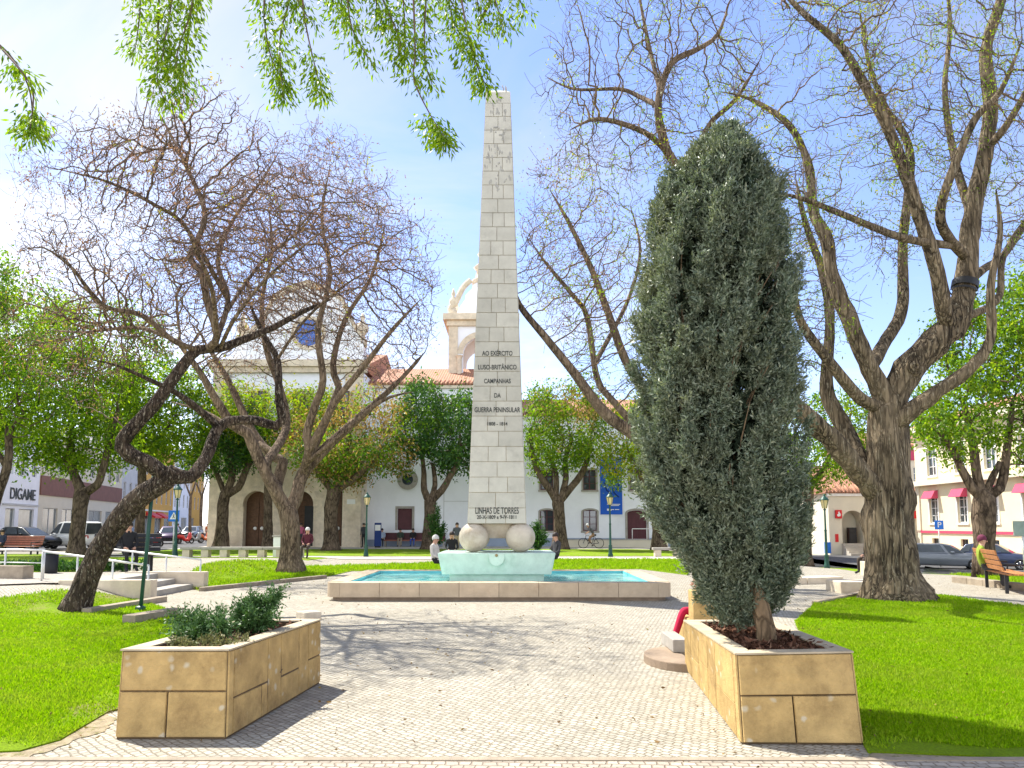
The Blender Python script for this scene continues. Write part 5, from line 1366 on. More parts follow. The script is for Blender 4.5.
# ------------------------------------------------------------------ buildings
class Frame:
    """a facade: u runs along it, w points out of it, z up"""
    def __init__(self, x, y, ang=0.0, z=0.0):
        self.o = Vector((x, y, z)); c, s = math.cos(ang), math.sin(ang)
        self.u = Vector((c, s, 0)); self.n = Vector((s, -c, 0)); self.ang = ang
    def P(self, u, w, z): return self.o + self.u * u + self.n * w + Vector((0, 0, z))
    def box(self, mb, u0, u1, w0, w1, z0, z1):
        return mb.hexa([self.P(u, w, z) for z in (z0, z1) for u, w in ((u0, w1), (u1, w1), (u1, w0), (u0, w0))])
def wall(mb, F, U, Z0, Z1, ops, depth=0.25, U0=0.0):
    """a facade sheet with real openings and reveals; ops: (u0,u1,z0,z1[,arch]) arch = the top is a half-round or low segment rise"""
    us = sorted(set([U0, U] + [o[0] for o in ops] + [o[1] for o in ops])); zs_ = sorted(set([Z0, Z1] + [o[2] for o in ops] + [o[3] for o in ops]))
    for i in range(len(us) - 1):
        for j in range(len(zs_) - 1):
            cu, cz = (us[i] + us[i + 1]) / 2, (zs_[j] + zs_[j + 1]) / 2
            if any(o[0] < cu < o[1] and o[2] < cz < o[3] for o in ops): continue
            mb.add([F.P(us[i], 0, zs_[j]), F.P(us[i + 1], 0, zs_[j]), F.P(us[i + 1], 0, zs_[j + 1]), F.P(us[i], 0, zs_[j + 1])], [(0, 1, 2, 3)])
    for o in ops:
        u0, u1, z0, z1 = o[:4]; rise = o[4] if len(o) > 4 else 0
        out = [(u0, z0), (u1, z0)]
        if rise:
            n = 14; cu = (u0 + u1) / 2; hw = (u1 - u0) / 2
            arc = [(cu + hw * math.cos(PI * k / n), z1 - rise + rise * math.sin(PI * k / n)) for k in range(n + 1)]
            out += arc
            half = n // 2
            mb.add([F.P(u1, 0, z1)] + [F.P(a, 0, b) for a, b in arc[:half + 1]], [tuple(range(half + 2))])
            mb.add([F.P(u0, 0, z1)] + [F.P(a, 0, b) for a, b in arc[half:]], [tuple(range(n - half + 2))])
        else: out += [(u1, z1), (u0, z1)]
        n = len(out)
        mb.add([F.P(a, 0, b) for a, b in out] + [F.P(a, -depth, b) for a, b in out], [(i, (i + 1) % n, n + (i + 1) % n, n + i) for i in range(n)])
def window(F, root, o, frame='whitepaint', glass='glass', surround=None, sw=0.16, depth=0.16, nx=2, nz=3, sill=True, part='window'):
    u0, u1, z0, z1 = o[:4]; t = 0.07
    mb = MB()
    for a, b in ((u0 - .02, u0 + t), (u1 - t, u1 + .02)): F.box(mb, a, b, -depth - .07, -depth, z0, z1)
    for a, b in ((z0, z0 + t), (z1 - t, z1)): F.box(mb, u0 + t + .002, u1 - t - .002, -depth - .07, -depth, a, b)
    for k in range(1, nx):
        c = u0 + (u1 - u0) * k / nx; F.box(mb, c - t * .5, c + t * .5, -depth - .068, -depth - .002, z0 + t + .002, z1 - t - .002)
    for k in range(1, nz):
        c = z0 + (z1 - z0) * k / nz; F.box(mb, u0 + t + .002, u1 - t - .002, -depth - .06, -depth - .012, c - .022, c + .022)
    w = mb.build(part, MT[frame], root)
    F.box(MB(), u0, u1, -depth - .05, -depth - .04, z0, z1).build('pane', MT[glass], w)
    if surround:
        mb = MB(); rise = o[4] if len(o) > 4 else 0
        F.box(mb, u0 - sw, u0 - .003, 0.003, .05, z0, z1 - rise); F.box(mb, u1 + .003, u1 + sw, 0.003, .05, z0, z1 - rise)
        if rise: arch_ring(mb, F, (u0 + u1) / 2, z1 - rise, (u1 - u0) / 2, rise, sw)
        else: F.box(mb, u0 - sw, u1 + sw, 0.003, .055, z1 + .003, z1 + sw)
        if sill: F.box(mb, u0 - sw - .04, u1 + sw + .04, 0.003, .1, z0 - .13, z0 - .003)
        mb.build('surround', MT[surround], w)
    return w
def arch_ring(mb, F, cu, zc, hw, rise, sw, w0=0.003, w1=0.06, n=18):
    for k in range(n):
        a, b = PI * k / n, PI * (k + 1) / n
        q = [(cu + r * math.cos(t), zc + (rise + (r - hw)) * math.sin(t)) for r in (hw + .003, hw + sw) for t in (a, b)]
        i0, i1, o0, o1 = q
        mb.hexa([F.P(*i0[:1], w0, i0[1]), F.P(i1[0], w0, i1[1]), F.P(o1[0], w0, o1[1]), F.P(o0[0], w0, o0[1]), F.P(i0[0], w1, i0[1]), F.P(i1[0], w1, i1[1]), F.P(o1[0], w1, o1[1]), F.P(o0[0], w1, o0[1])])
def body(F, root, U, D, Z0, Z1, mat, ops=(), U0=0.0, depth=0.25, name='wall'):
    """front sheet with openings, plain sides, back and top"""
    mb = MB(); wall(mb, F, U, Z0, Z1, list(ops), depth, U0)
    a = [F.P(U0, 0, 0), F.P(U, 0, 0), F.P(U, -D, 0), F.P(U0, -D, 0)]
    for i in (1, 2, 3):
        p, q = a[i], a[(i + 1) % 4]
        mb.add([p + Vector((0, 0, Z0)), q + Vector((0, 0, Z0)), q + Vector((0, 0, Z1)), p + Vector((0, 0, Z1))], [(0, 1, 2, 3)])
    mb.add([p + Vector((0, 0, Z1 - .01)) for p in a], [(0, 1, 2, 3)])
    return mb.build(name, MT[mat], root)
def gable_roof(F, root, U0, U1, D, z, rise, over=0.4, mat='roof', hip=0.0):
    a = [F.P(U0 - over, over, z), F.P(U1 + over, over, z), F.P(U1 + over, -D - over, z), F.P(U0 - over, -D - over, z)]
    r0, r1 = F.P(U0 - over + hip, -D / 2, z + rise), F.P(U1 + over - hip, -D / 2, z + rise)
    dz = Vector((0, 0, .12))
    mb = MB().add([p - dz for p in a] + a + [r0, r1], [(3, 2, 1, 0), (0, 1, 5, 4), (1, 2, 6, 5), (2, 3, 7, 6), (3, 0, 4, 7), (4, 5, 9, 8), (6, 7, 8, 9), (5, 6, 9), (7, 4, 8)])
    r = mb.build('roof', MT[mat], root)
    mb = MB()                                  # rounded tile ends along the front eave
    n = int((U1 - U0 + 2 * over) / 0.32)
    for k in range(n):
        u = U0 - over + 0.16 + k * 0.32
        p, q = F.P(u, over + .06, z - .03), F.P(u, over - 1.1, z + .02 + rise * 1.1 / (D / 2 + over))
        mb.tube([p, q], 0.10, 6)
    mb.build('eave_tiles', MT[mat], r, True)
    return r

# --- white two-storey building behind the obelisk (museum wing)
YB = 58.0
def build_museum():
    F = Frame(xu(479, YB), YB, 0, 0); X = lambda u: xu(u, YB) - F.o.x
    root = thing('white_building', 'long white building with maroon framed windows and clay tiled roof behind the obelisk', 'building', tuple(F.o))
    ze = zv(415, YB); U = X(775)
    g_ops, u_ops = [], []
    for c in (547, 590): g_ops.append((X(c) - .52, X(c) + .52, zv(531, YB), zv(510, YB) , .12)); u_ops.append((X(c) - .48, X(c) + .48, zv(490, YB), zv(470, YB)))
    for c in (500, 690, 735): u_ops.append((X(c) - .48, X(c) + .48, zv(490, YB), zv(470, YB))); g_ops.append((X(c) - .52, X(c) + .52, zv(531, YB), zv(510, YB), .12))
    door = (X(637) - .72, X(637) + .72, 0.55, zv(510.5, YB), .2)
    u_ops.append((X(637) - .48, X(637) + .48, zv(490, YB), zv(470, YB)))
    body(F, root, U, 10, -.1, ze, 'whitewall', g_ops + u_ops + [door])
    for o in g_ops + u_ops: window(F, root, o, 'maroon', 'glass', 'greystone', .13, .14, 2, 3)
    d = MB(); F.box(d, door[0] - .02, door[1] + .02, -.22, -.14, door[2], door[3]); dd = d.build('door', MT['maroon'], root)
    mb = MB()
    for k in range(4): F.box(mb, door[0] + .1 + k * .33, door[0] + .35 + k * .33, -.138, -.12, door[2] + .15, door[3] - .35)
    mb.build('panel', MT['maroon'], dd)
    mb = MB(); F.box(mb, door[0] - .16, door[0] - .003, .003, .06, 0, door[3] - .2); F.box(mb, door[1] + .003, door[1] + .16, .003, .06, 0, door[3] - .2)
    arch_ring(mb, F, (door[0] + door[1]) / 2, door[3] - .2, .72, .2, .16); mb.build('door_surround', MT['greystone'], root)
    mb = MB(); F.box(mb, 0.05, door[0] - .2, .003, .03, 0, .62); F.box(mb, door[1] + .2, U, .003, .03, 0, .62); mb.build('dado', MT['dado'], root)
    mb = MB(); F.box(mb, -.1, U + .1, .003, .22, ze - .3, ze - .13); mb.build('cornice', MT['whitepaint'], root)
    gable_roof(F, root, 0, U, 10, ze, 2.0)
    # ramp wall and rail in front of the door
    r = thing('ramp_wall', 'low cream ramp wall running along the white building', 'wall', tuple(F.P(X(600), 2.2, 0)))
    mb = MB(); F.box(mb, X(562), X(662), 1.9, 2.15, -.1, .50); mb.build('wall', MT['creamwall'], r)
    mb = MB(); F.box(mb, X(562) - .02, X(662) + .02, 1.86, 2.19, .503, .57); mb.build('coping', MT['greystone'], r)
    p, q = F.P(X(628), 2.02, .57), F.P(X(656), 2.02, .57)
    r = thing('handrail', 'short white handrail on the ramp wall before the maroon door', 'handrail', tuple(p))
    V = Vector
    MB().tube([p + V((0, 0, .75)), q + V((0, 0, .75))], .035, 6).build('top_rail', MT['whitepaint'], r, True)
    for k in range(3):
        x = lerp(p, q, k / 2); MB().tube([x, x + V((0, 0, .75))], .03, 6).build('post', MT['whitepaint'], r, True)
    # banner
    b = thing('banner', 'tall blue banner with a dark curving drawing on the white building', 'banner', tuple(F.P(X(611), .1, 0)))
    z0, z1 = zv(514.5, YB), zv(457, YB); u0, u1 = X(600.5), X(622.5)
    mb = MB(); F.box(mb, u0, u1, .06, .09, z0, z1); mb.build('cloth', MT['bannerblue'], b)
    mb = MB()
    for pts in ([(.25, .93), (.2, .8), (.45, .72), (.4, .58), (.62, .52), (.6, .40), (.85, .30)], [(.55, .95), (.5, .84), (.75, .76), (.62, .66)], [(.2, .55), (.3, .42), (.5, .36), (.55, .26)], [(.7, .62), (.85, .5), (.75, .42)]):
        q = catmull([np.array(F.P(u0 + (u1 - u0) * a, .095, z0 + (z1 - z0) * c)) for a, c in pts], .1)
        mb.tube(q, .05, 5)
    mb.build('drawing', MT['bannerdark'], b)
    mb = MB(); W = u1 - u0; H = z1 - z0
    for a, c, zz in ((.3, .9, .175), (.4, .85, .155), (.42, .62, .085), (.66, .85, .085), (.42, .5, .07)): F.box(mb, u0 + W * a, u0 + W * c, .091, .1, z0 + H * (zz - .006), z0 + H * (zz + .006))
    F.box(mb, u0 + W * .3, u0 + W * .38, .091, .1, z0 + H * .065, z0 + H * .1)
    mb.build('small_print', MT['whitepaint'], b)
build_museum()

# --- white church wing with the round window
def build_wing():
    F = Frame(xu(363, YB), YB, 0, 0); X = lambda u: xu(u, YB) - F.o.x
    root = thing('white_building', 'plain white church wing with a round window and one maroon shuttered window', 'building', tuple(F.o))
    ze = zv(384, YB); U = X(479) - .02
    win = (X(397.5), X(412), zv(530, YB), zv(508.5, YB))
    cz, cx = zv(479.5, YB), X(407)
    body(F, root, U, 12, -.1, ze, 'whitewall', [win])
    w = window(F, root, win, 'maroon', 'shopglass', 'greystone', .17, .12, 2, 2, False)
    mb = MB(); F.box(mb, win[0] + .06, win[1] - .06, -.12, -.09, win[2] + .06, win[3] - .06); mb.build('shutter', MT['maroon'], root)
    ocs = MB(); n = 24
    for k in range(n):
        a, b = 2 * PI * k / n, 2 * PI * (k + 1) / n
        q = [(cx + r * math.cos(t), cz + r * math.sin(t)) for r in (.42, .78) for t in (a, b)]
        ocs.hexa([F.P(q[0][0], -.1, q[0][1]), F.P(q[1][0], -.1, q[1][1]), F.P(q[3][0], .002, q[3][1]), F.P(q[2][0], .002, q[2][1]), F.P(q[0][0], .05, q[0][1]), F.P(q[1][0], .05, q[1][1]), F.P(q[3][0], .07, q[3][1]), F.P(q[2][0], .07, q[2][1])])
    oc = ocs.build('window', MT['greystone'], root)
    MB().add([F.P(cx + .43 * math.cos(2 * PI * k / n), .012, cz + .43 * math.sin(2 * PI * k / n)) for k in range(n)], [tuple(range(n))]).build('pane', MT['glass'], oc)
    mb = MB()      # faint raised panel lines on the plaster
    F.box(mb, X(444), X(470), .003, .03, zv(501.5, YB), zv(501, YB)); F.box(mb, X(443.4), X(444), .003, .03, 0.6, zv(484, YB)); mb.build('moulding', MT['greywall'], root)
    mb = MB(); F.box(mb, .02, U - .02, .003, .03, 0, .5); mb.build('dado', MT['dado'], root)
    mb = MB(); F.box(mb, 0, U, .003, .25, ze - .35, ze - .13); mb.build('cornice', MT['stone'], root)
    gable_roof(F, root, 0, U, 12, ze, 2.4, .3)
    b = thing('long_bench', 'long reddish brown bench backing onto the white church wing', 'bench', tuple(F.P(X(385), 1, 0)))
    u0, u1 = X(386), X(446)
    mb = MB(); F.box(mb, u0, u1, .5, 1.0, .42, .5); mb.build('seat', MT['redwood'], b)
    mb = MB(); F.box(mb, u0, u1, .42, .49, .48, 1.02); mb.build('backrest', MT['maroon'], b)
    for k in range(5):
        c = lerp(u0 + .1, u1 - .1, k / 4); mb = MB(); F.box(mb, c - .06, c + .06, .55, .95, 0, .418); mb.build('leg', MT['greystone'], b)
    return F, X
FW, XW = build_wing()

# --- church front with three arches, cornice, gable and blue rose window
def build_church():
    Y = 56.0; F = Frame(xu(209, Y), Y, 0, 0); X = lambda u: xu(u, Y) - F.o.x
    root = thing('church', 'white church front with three stone arches and a blue round window', 'church', tuple(F.o))
    U = X(361); zc = zv(373, Y); zc2 = zv(361, Y); zcap = zv(428, Y) 
    zi = zv(440, Y)          # top of the stone arcade
    arcs = []
    for c in (256, 300, 340): arcs.append((X(c) - .95, X(c) + .95, 0.05, zv(491, Y), .95))
    body(F, root, U, 22, -.1, zi, 'stone', arcs, 0, .9, 'arcade')
    mb = MB(); F.box(mb, 0, U, -22, -.06, zi, zc); up = mb.build('upper_wall', MT['whitewall'], root)
    for a, b, d_, zt_ in ((-.05, .95, .14, zc), (U - 1.35, U - .02, .14, zc), (X(278) - .3, X(278) + .3, .12, zv(498, Y)), (X(320) - .3, X(320) + .3, .12, zv(498, Y))):
        mb = MB(); F.box(mb, a, b, .003, d_, 0, zt_); mb.build('pilaster', MT['stone'], root)
    for o in arcs:
        mb = MB(); arch_ring(mb, F, (o[0] + o[1]) / 2, o[3] - .95, .95, .95, .34, .003, .13)
        for uu in (o[0] - .18, o[1] + .18): F.box(mb, uu - .17, uu + .17, .003, .16, o[3] - 1.13, o[3] - .96)
        mb.build('arch', MT['stone'], root)
    for i, o in enumerate(arcs):
        zt_ = o[3]
        if i == 1:
            mb = MB(); F.box(mb, o[0], o[1], -1.4, -1.2, 0, zt_); mb.build('doorway', MT['darkwood'], root)
            mb = MB(); F.box(mb, o[0] + .95, o[1] - .1, -1.198, -1.15, 0, 3.0); mb.build('opening', MT['black_metal'], root)
        else:
            mb = MB(); F.box(mb, o[0], (o[0] + o[1]) / 2 - .01, -.75, -.65, 0, zt_); F.box(mb, (o[0] + o[1]) / 2 + .01, o[1], -.75, -.65, 0, zt_); d = mb.build('door', MT['darkwood'], root)
            mb = MB()
            for s in (0.06, .98):
                for z0, z1 in ((.2, 1.0), (1.1, 2.3), (2.4, 3.2)): F.box(mb, o[0] + s, o[0] + s + .85, -.648, -.60, z0, z1)
            mb.build('panel', MT['darkwood'], d)
            mb = MB()
            for s in (.7, 1.2): mb.sphere(F.P(o[0] + s, -.57, 1.35), .13, 8, 6)
            mb.build('handle', MT['whitepaint'], d)
    mb = MB(); F.box(mb, -.1, U + .1, .003, .12, zi - .2, zi + .1); mb.build('string_course', MT['stone'], root)
    mb = MB(); F.box(mb, -.2, U + .25, -.06, .35, zc, zc + .4); F.box(mb, -.4, U + .4, -.06, .6, zc + .402, zc2); mb.build('cornice', MT['stone'], root)
    wn_ops = [(X(c) - .55, X(c) + .55, zv(420, Y), zv(392, Y)) for c in (256, 300, 340)]
    for o in wn_ops:
        Fp = Frame(F.o.x, F.o.y + .06 - .25, 0); window(Fp, root, o, 'maroon', 'glass', 'stone', .18, -.26, 2, 3)
    # gable: curved shoulders rising to a point
    prof = [(X(226), zc2), (X(229), zc2 + 1.6), (X(243), zc2 + 2.1), (X(256), zc2 + 3.2), (X(266), zc2 + 4.8), (X(278), zc2 + 5.4), (X(301), zv(283, Y)), (X(324), zc2 + 5.4), (X(336), zc2 + 4.8), (X(346), zc2 + 3.2), (X(356), zc2 + 2.1), (X(359), zc2 + 1.6), (X(361), zc2)]
    n = len(prof)
    mb = MB().add([F.P(a, -.05, z) for a, z in prof] + [F.P(a, -1.2, z) for a, z in prof], [tuple(range(n)), tuple(range(2 * n - 1, n - 1, -1))] + [(i, (i + 1) % n, n + (i + 1) % n, n + i) for i in range(n)])
    gb = mb.build('gable', MT['whitewall'], root)
    mb = MB()
    for i in range(n - 2):
        if i == 0: continue
        a, b = prof[i], prof[i + 1]
        mb.hexa([F.P(a[0], .15, a[1] - .25), F.P(b[0], .15, b[1] - .25), F.P(b[0], -1.3, b[1] - .25), F.P(a[0], -1.3, a[1] - .25), F.P(a[0], .15, a[1] + .22), F.P(b[0], .15, b[1] + .22), F.P(b[0], -1.3, b[1] + .22), F.P(a[0], -1.3, a[1] + .22)])
    mb.build('coping', MT['stone'], gb)
    c = (X(303.5), zv(333, Y)); m_ = 28
    mb = MB()
    for k in range(m_):
        a, b = 2 * PI * k / m_, 2 * PI * (k + 1) / m_
        q = [(c[0] + r * math.cos(t), c[1] + r * math.sin(t)) for r in (1.0, 1.28) for t in (a, b)]
        mb.hexa([F.P(q[j][0], -.04, q[j][1]) for j in (0, 1, 3, 2)] + [F.P(q[j][0], .12, q[j][1]) for j in (0, 1, 3, 2)])
    rw = mb.build('rose_window', MT['stone'], root)
    MB().add([F.P(c[0] + 1.01 * math.cos(2 * PI * k / m_), .02, c[1] + 1.01 * math.sin(2 * PI * k / m_)) for k in range(m_)], [tuple(range(m_))]).build('pane', MT['roseglass'], rw)
    mb = MB()
    for k in range(4):
        a = PI * k / 4; mb.tube([F.P(c[0] - math.cos(a), .03, c[1] - math.sin(a)), F.P(c[0] + math.cos(a), .03, c[1] + math.sin(a))], .035, 5)
    mb.build('tracery', MT['roseglass'], rw)
    for uu in (X(233), X(357)):
        MB().lathe([(.38, 0), (.38, .5), (.25, .6), (.22, .9), (.45, 1.2), (.5, 1.5), (.3, 1.8), (.12, 2.0), (.2, 2.2), (.05, 2.6)], F.P(uu, -.6, zc2 + 1.2), 10).build('pinnacle', MT['stone'], root, True)
    gable_roof(Frame(F.o.x, F.o.y + 1.3), root, X(235), X(356), 20, zc2 - .2, 3.2, .2)
    s = MB(); F.box(s, X(360) - .95, X(360) - .35, .145, .17, 3.1, 3.45); tag(s.build('wall_plaque', MT['whitepaint']), 'small white plaque on the stone pilaster at the church corner', 'plaque')
build_church()

# --- bell tower
def build_tower():
    Y = 62.0; F = Frame(xu(447, Y), Y, 0, 0); X = lambda u: xu(u, Y) - F.o.x
    root = thing('bell_tower', 'ornate stone and white bell tower half hidden by the obelisk', 'tower', tuple(F.o))
    U = X(514); z0 = zv(392, Y); z1 = zv(326, Y); z2 = zv(318, Y)
    mb = MB(); F.box(mb, .3, U - .3, -5, -.1, 0, z0 - .4); mb.build('shaft', MT['whitewall'], root)
    for a in (0, U - .75):
        for w0, w1 in ((-.75, 0), (-5.1, -4.3)):
            mb = MB(); F.box(mb, a, a + .75, w0, w1, 0, z1); mb.build('pier', MT['stone'], root)
    op = (U / 2 - 1.5, U / 2 + 1.5, z0 + .4, z1 - .9, 1.4)
    mb = MB(); wall(mb, Frame(F.o.x, F.o.y + .12), U - .752, z0 - .398, z1, [op], .7, .752); mb.build('belfry_wall', MT['whitewall'], root)
    mb = MB(); wall(mb, Frame(F.o.x, F.o.y + 5.0), U - .752, z0 - .398, z1, [op], .3, .752); mb.build('belfry_wall', MT['whitewall'], root)
    mb = MB(); arch_ring(mb, Frame(F.o.x, F.o.y + .1), U / 2, op[3] - 1.4, 1.5, 1.4, .45)
    for a in (op[0] - .5, op[1] + .05):
        mb.lathe([(.28, 0), (.2, .3), (.2, op[3] - 1.6 - z0 - .4), (.32, op[3] - 1.4 - z0 - .4)], F.P(a + .22, .05, z0 + .2), 10)
    mb.build('arch', MT['stone'], root)
    mb = MB(); F.box(mb, -.25, U + .25, -5.3, .25, z0 - .39, z0); F.box(mb, -.15, U + .15, -5.2, .15, z1, z1 + .45); F.box(mb, -.45, U + .45, -5.5, .45, z1 + .452, z2 + .3); mb.build('cornice', MT['stone'], root)
    zz = z2 + .3
    for a, w in ((.35, -.35), (U - .35, -.35), (.35, -4.7), (U - .35, -4.7)):
        MB().lathe([(.34, 0), (.34, .4), (.2, .5), (.18, .8), (.36, 1.1), (.28, 1.4), (.1, 1.6), (.17, 1.8), (.04, 2.3)], F.P(a, w, zz), 10).build('pinnacle', MT['stone'], root, True)
    MB().lathe([(2.35, 0), (2.3, .5), (1.9, 1.3), (1.5, 1.9), (1.45, 2.3), (.9, 2.9), (.8, 3.3)], F.P(U / 2, -2.5, zz), 20).build('dome', MT['whitewall'], root, True)
    MB().lathe([(.9, 0), (1.0, .3), (.6, .6), (.55, 1.2), (.8, 1.5), (.35, 1.9), (.3, 2.3), (.45, 2.7), (.1, 3.4), (.05, 4.0)], F.P(U / 2, -2.5, zz + 3.3), 12).build('finial', MT['stone'], root, True)
    for s in (-1, 1):
        mb = MB(); q = catmull([np.array(F.P(U / 2 + s * a, -.3, zz + b)) for a, b in ((2.5, 0), (2.55, .7), (2.2, .95), (1.9, 1.6), (1.5, 2.4), (.9, 3.0))], .2); mb.tube(q, .24, 8); mb.build('scroll', MT['stone'], root, True)
    MB().lathe([(.75, 0), (.7, .15), (.5, .6), (.42, 1.0), (.2, 1.25)], F.P(U / 2, -2, z0 + 1.4), 16).build('bell', MT['bark_far'], root, True)
build_tower()

# --- the street row on the left
def text_mesh(txt, F, u, w, z, hgt, width, mat, parent, name='lettering'):
    cu = bpy.data.curves.new('lettering', 'FONT'); cu.body = txt; cu.align_x = 'CENTER'; cu.align_y = 'CENTER'; cu.size = hgt / .7; cu.extrude = .012; cu.offset = .012 * hgt
    o = bpy.data.objects.new('lettering_source', cu); COL.objects.link(o)
    bpy.context.view_layer.update()
    me = bpy.data.meshes.new_from_object(o.evaluated_get(bpy.context.evaluated_depsgraph_get()))
    bpy.data.objects.remove(o); bpy.data.curves.remove(cu)
    xs_ = [v.co.x for v in me.vertices]; k = width / (max(xs_) - min(xs_))
    off = LOC.get(parent.name, Vector()) if parent else Vector()
    for v in me.vertices: v.co = F.P(u + v.co.x * k, w + v.co.z, z + v.co.y) - off
    me.materials.clear()
    return link(name, me, MT[mat], parent)
def street_row():
    A = math.atan2(33.0, -7.5)       # the row recedes away from the viewer along this line
    X0, Y0 = -36.2, 46.0
    d = Vector((math.cos(A), math.sin(A), 0))
    def fr(s):
        p = Vector((X0, Y0, 0)) + d * s; return Frame(p.x, p.y, A)
    def bld(s, L, H, mat, label, band=None, gmat=None, g_ops=(), u_rows=(), winframe='whitepaint', shop='shopglass', roof=False, D=11):
        F = fr(s); root = thing('shop_building', label, 'building', tuple(F.o))
        ops = list(g_ops)
        for z0, z1, n, ww in u_rows:
            for k in range(n):
                c = L * (k + .5) / n; ops.append((c - ww / 2, c + ww / 2, z0, z1))
        body(F, root, L - .01, D, -.1, H, mat, ops)
        for o in ops[:len(g_ops)]: window(F, root, o, 'greywall', shop, None, depth=.12, nx=max(1, int((o[1] - o[0]) / 1.6)), nz=1, sill=False, part='shop_window')
        for o in ops[len(g_ops):]: window(F, root, o, winframe, 'glass', None, depth=.1, nx=2, nz=2)
        mb = MB(); F.box(mb, -.02, L - .02, .003, .25, H - .25, H + .1); mb.build('cornice', MT['whitepaint'], root)
        if band:
            for z0, z1, m_ in band:
                mb = MB(); F.box(mb, .1, L - .1, .003, .12, z0, z1); mb.build('band', MT[m_], root)
        if roof: gable_roof(F, root, 0, L - .02, D, H, 1.6, .3)
        return F, root
    F, r = bld(-4, 17.5, 10.5, 'whitewall', 'white shop building with large dark letters at the left edge', [(3.25, 3.65, 'whitepaint')], g_ops=[(.8, 7.2, .35, 2.95), (8.0, 12.6, .35, 2.95), (13.4, 16.6, .05, 2.95)], u_rows=[(6.2, 8.2, 5, 1.3)])
    text_mesh('DIGAME', F, 11.6, .05, 5.0, 1.0, 7.6, 'ink', r)
    F, r = bld(13.5, 7.5, 10.0, 'whitewall', 'narrow white shop front with small dark letters and a tall doorway', [(3.15, 3.3, 'greywall')], g_ops=[(.8, 2.6, .05, 2.9), (3.4, 6.6, .35, 2.9)], u_rows=[(5.6, 7.6, 3, 1.1)])
    text_mesh('DIGAME', F, 4.0, .05, 4.05, .9, 5.2, 'ink', r)
    F, r = bld(21, 26, 9.5, 'creamwall', 'long cream shop building with a dark brown band above its windows', [(4.2, 5.9, 'brownband')], g_ops=[(1.2, 4.8, .35, 3.1), (6, 12.5, .35, 3.1), (14, 18.5, .35, 3.1), (20, 25, .35, 3.1)], u_rows=[(6.5, 8.7, 8, 1.5)])
    F, r = bld(47, 11, 13, 'greywall', 'grey building with dark shop windows beyond the cream one', [(3.4, 3.8, 'whitepaint')], g_ops=[(1, 4.6, .3, 2.9), (6, 10, .3, 2.9)], u_rows=[(4.8, 6.8, 4, 1.2), (8.4, 10.4, 4, 1.2)])
    F, r = bld(58, 19, 12.5, 'orangewall', 'orange house with pale window frames down the left street', [(3.5, 3.7, 'whitepaint')], g_ops=[(1, 5, .2, 2.8), (7, 11, .2, 2.8), (13, 17, .2, 2.8)], u_rows=[(4.6, 6.9, 6, 1.3), (8.4, 10.6, 6, 1.3)])
    for k, ww in enumerate((2.2, 8)):
        mb = MB(); zt_ = 3.35
        mb.hexa([F.P(ww - .5, .003, 2.9), F.P(ww + 3.5, .003, 2.9), F.P(ww + 3.5, 1.2, 2.5), F.P(ww - .5, 1.2, 2.5), F.P(ww - .5, .003, 3.4), F.P(ww + 3.5, .003, 3.4), F.P(ww + 3.5, 1.2, 2.75), F.P(ww - .5, 1.2, 2.75)])
        mb.build('awning', MT['red'], r)
    bld(77, 14, 14, 'whitewall', 'white apartment house at the far end of the left street', g_ops=[(1, 5, .2, 2.8), (7, 12, .2, 2.8)], u_rows=[(4.4, 6.6, 4, 1.4), (7.6, 9.8, 4, 1.4), (10.6, 12.6, 4, 1.4)])
    bld(91, 14, 13, 'orangewall', 'ochre house closing the view at the end of the left street', g_ops=[(1, 5, .2, 2.8)], u_rows=[(4.4, 6.6, 4, 1.4), (7.6, 9.8, 4, 1.4)])
    # the house across the end of the street
    F2 = Frame(-62, 160, 0); root = thing('town_house', 'pale house across the far end of the left street', 'building', tuple(F2.o))
    ops = [(c, c + 1.6, z, z + 2.3) for c in (2, 6, 10, 14, 18) for z in (1, 5, 9)]
    body(F2, root, 24, 8, -.1, 13, 'greywall', ops)
    for o in ops: window(F2, root, o, 'whitepaint', 'glass', None, depth=.1)
    gable_roof(F2, root, 0, 24, 8, 13, 2)
street_row()

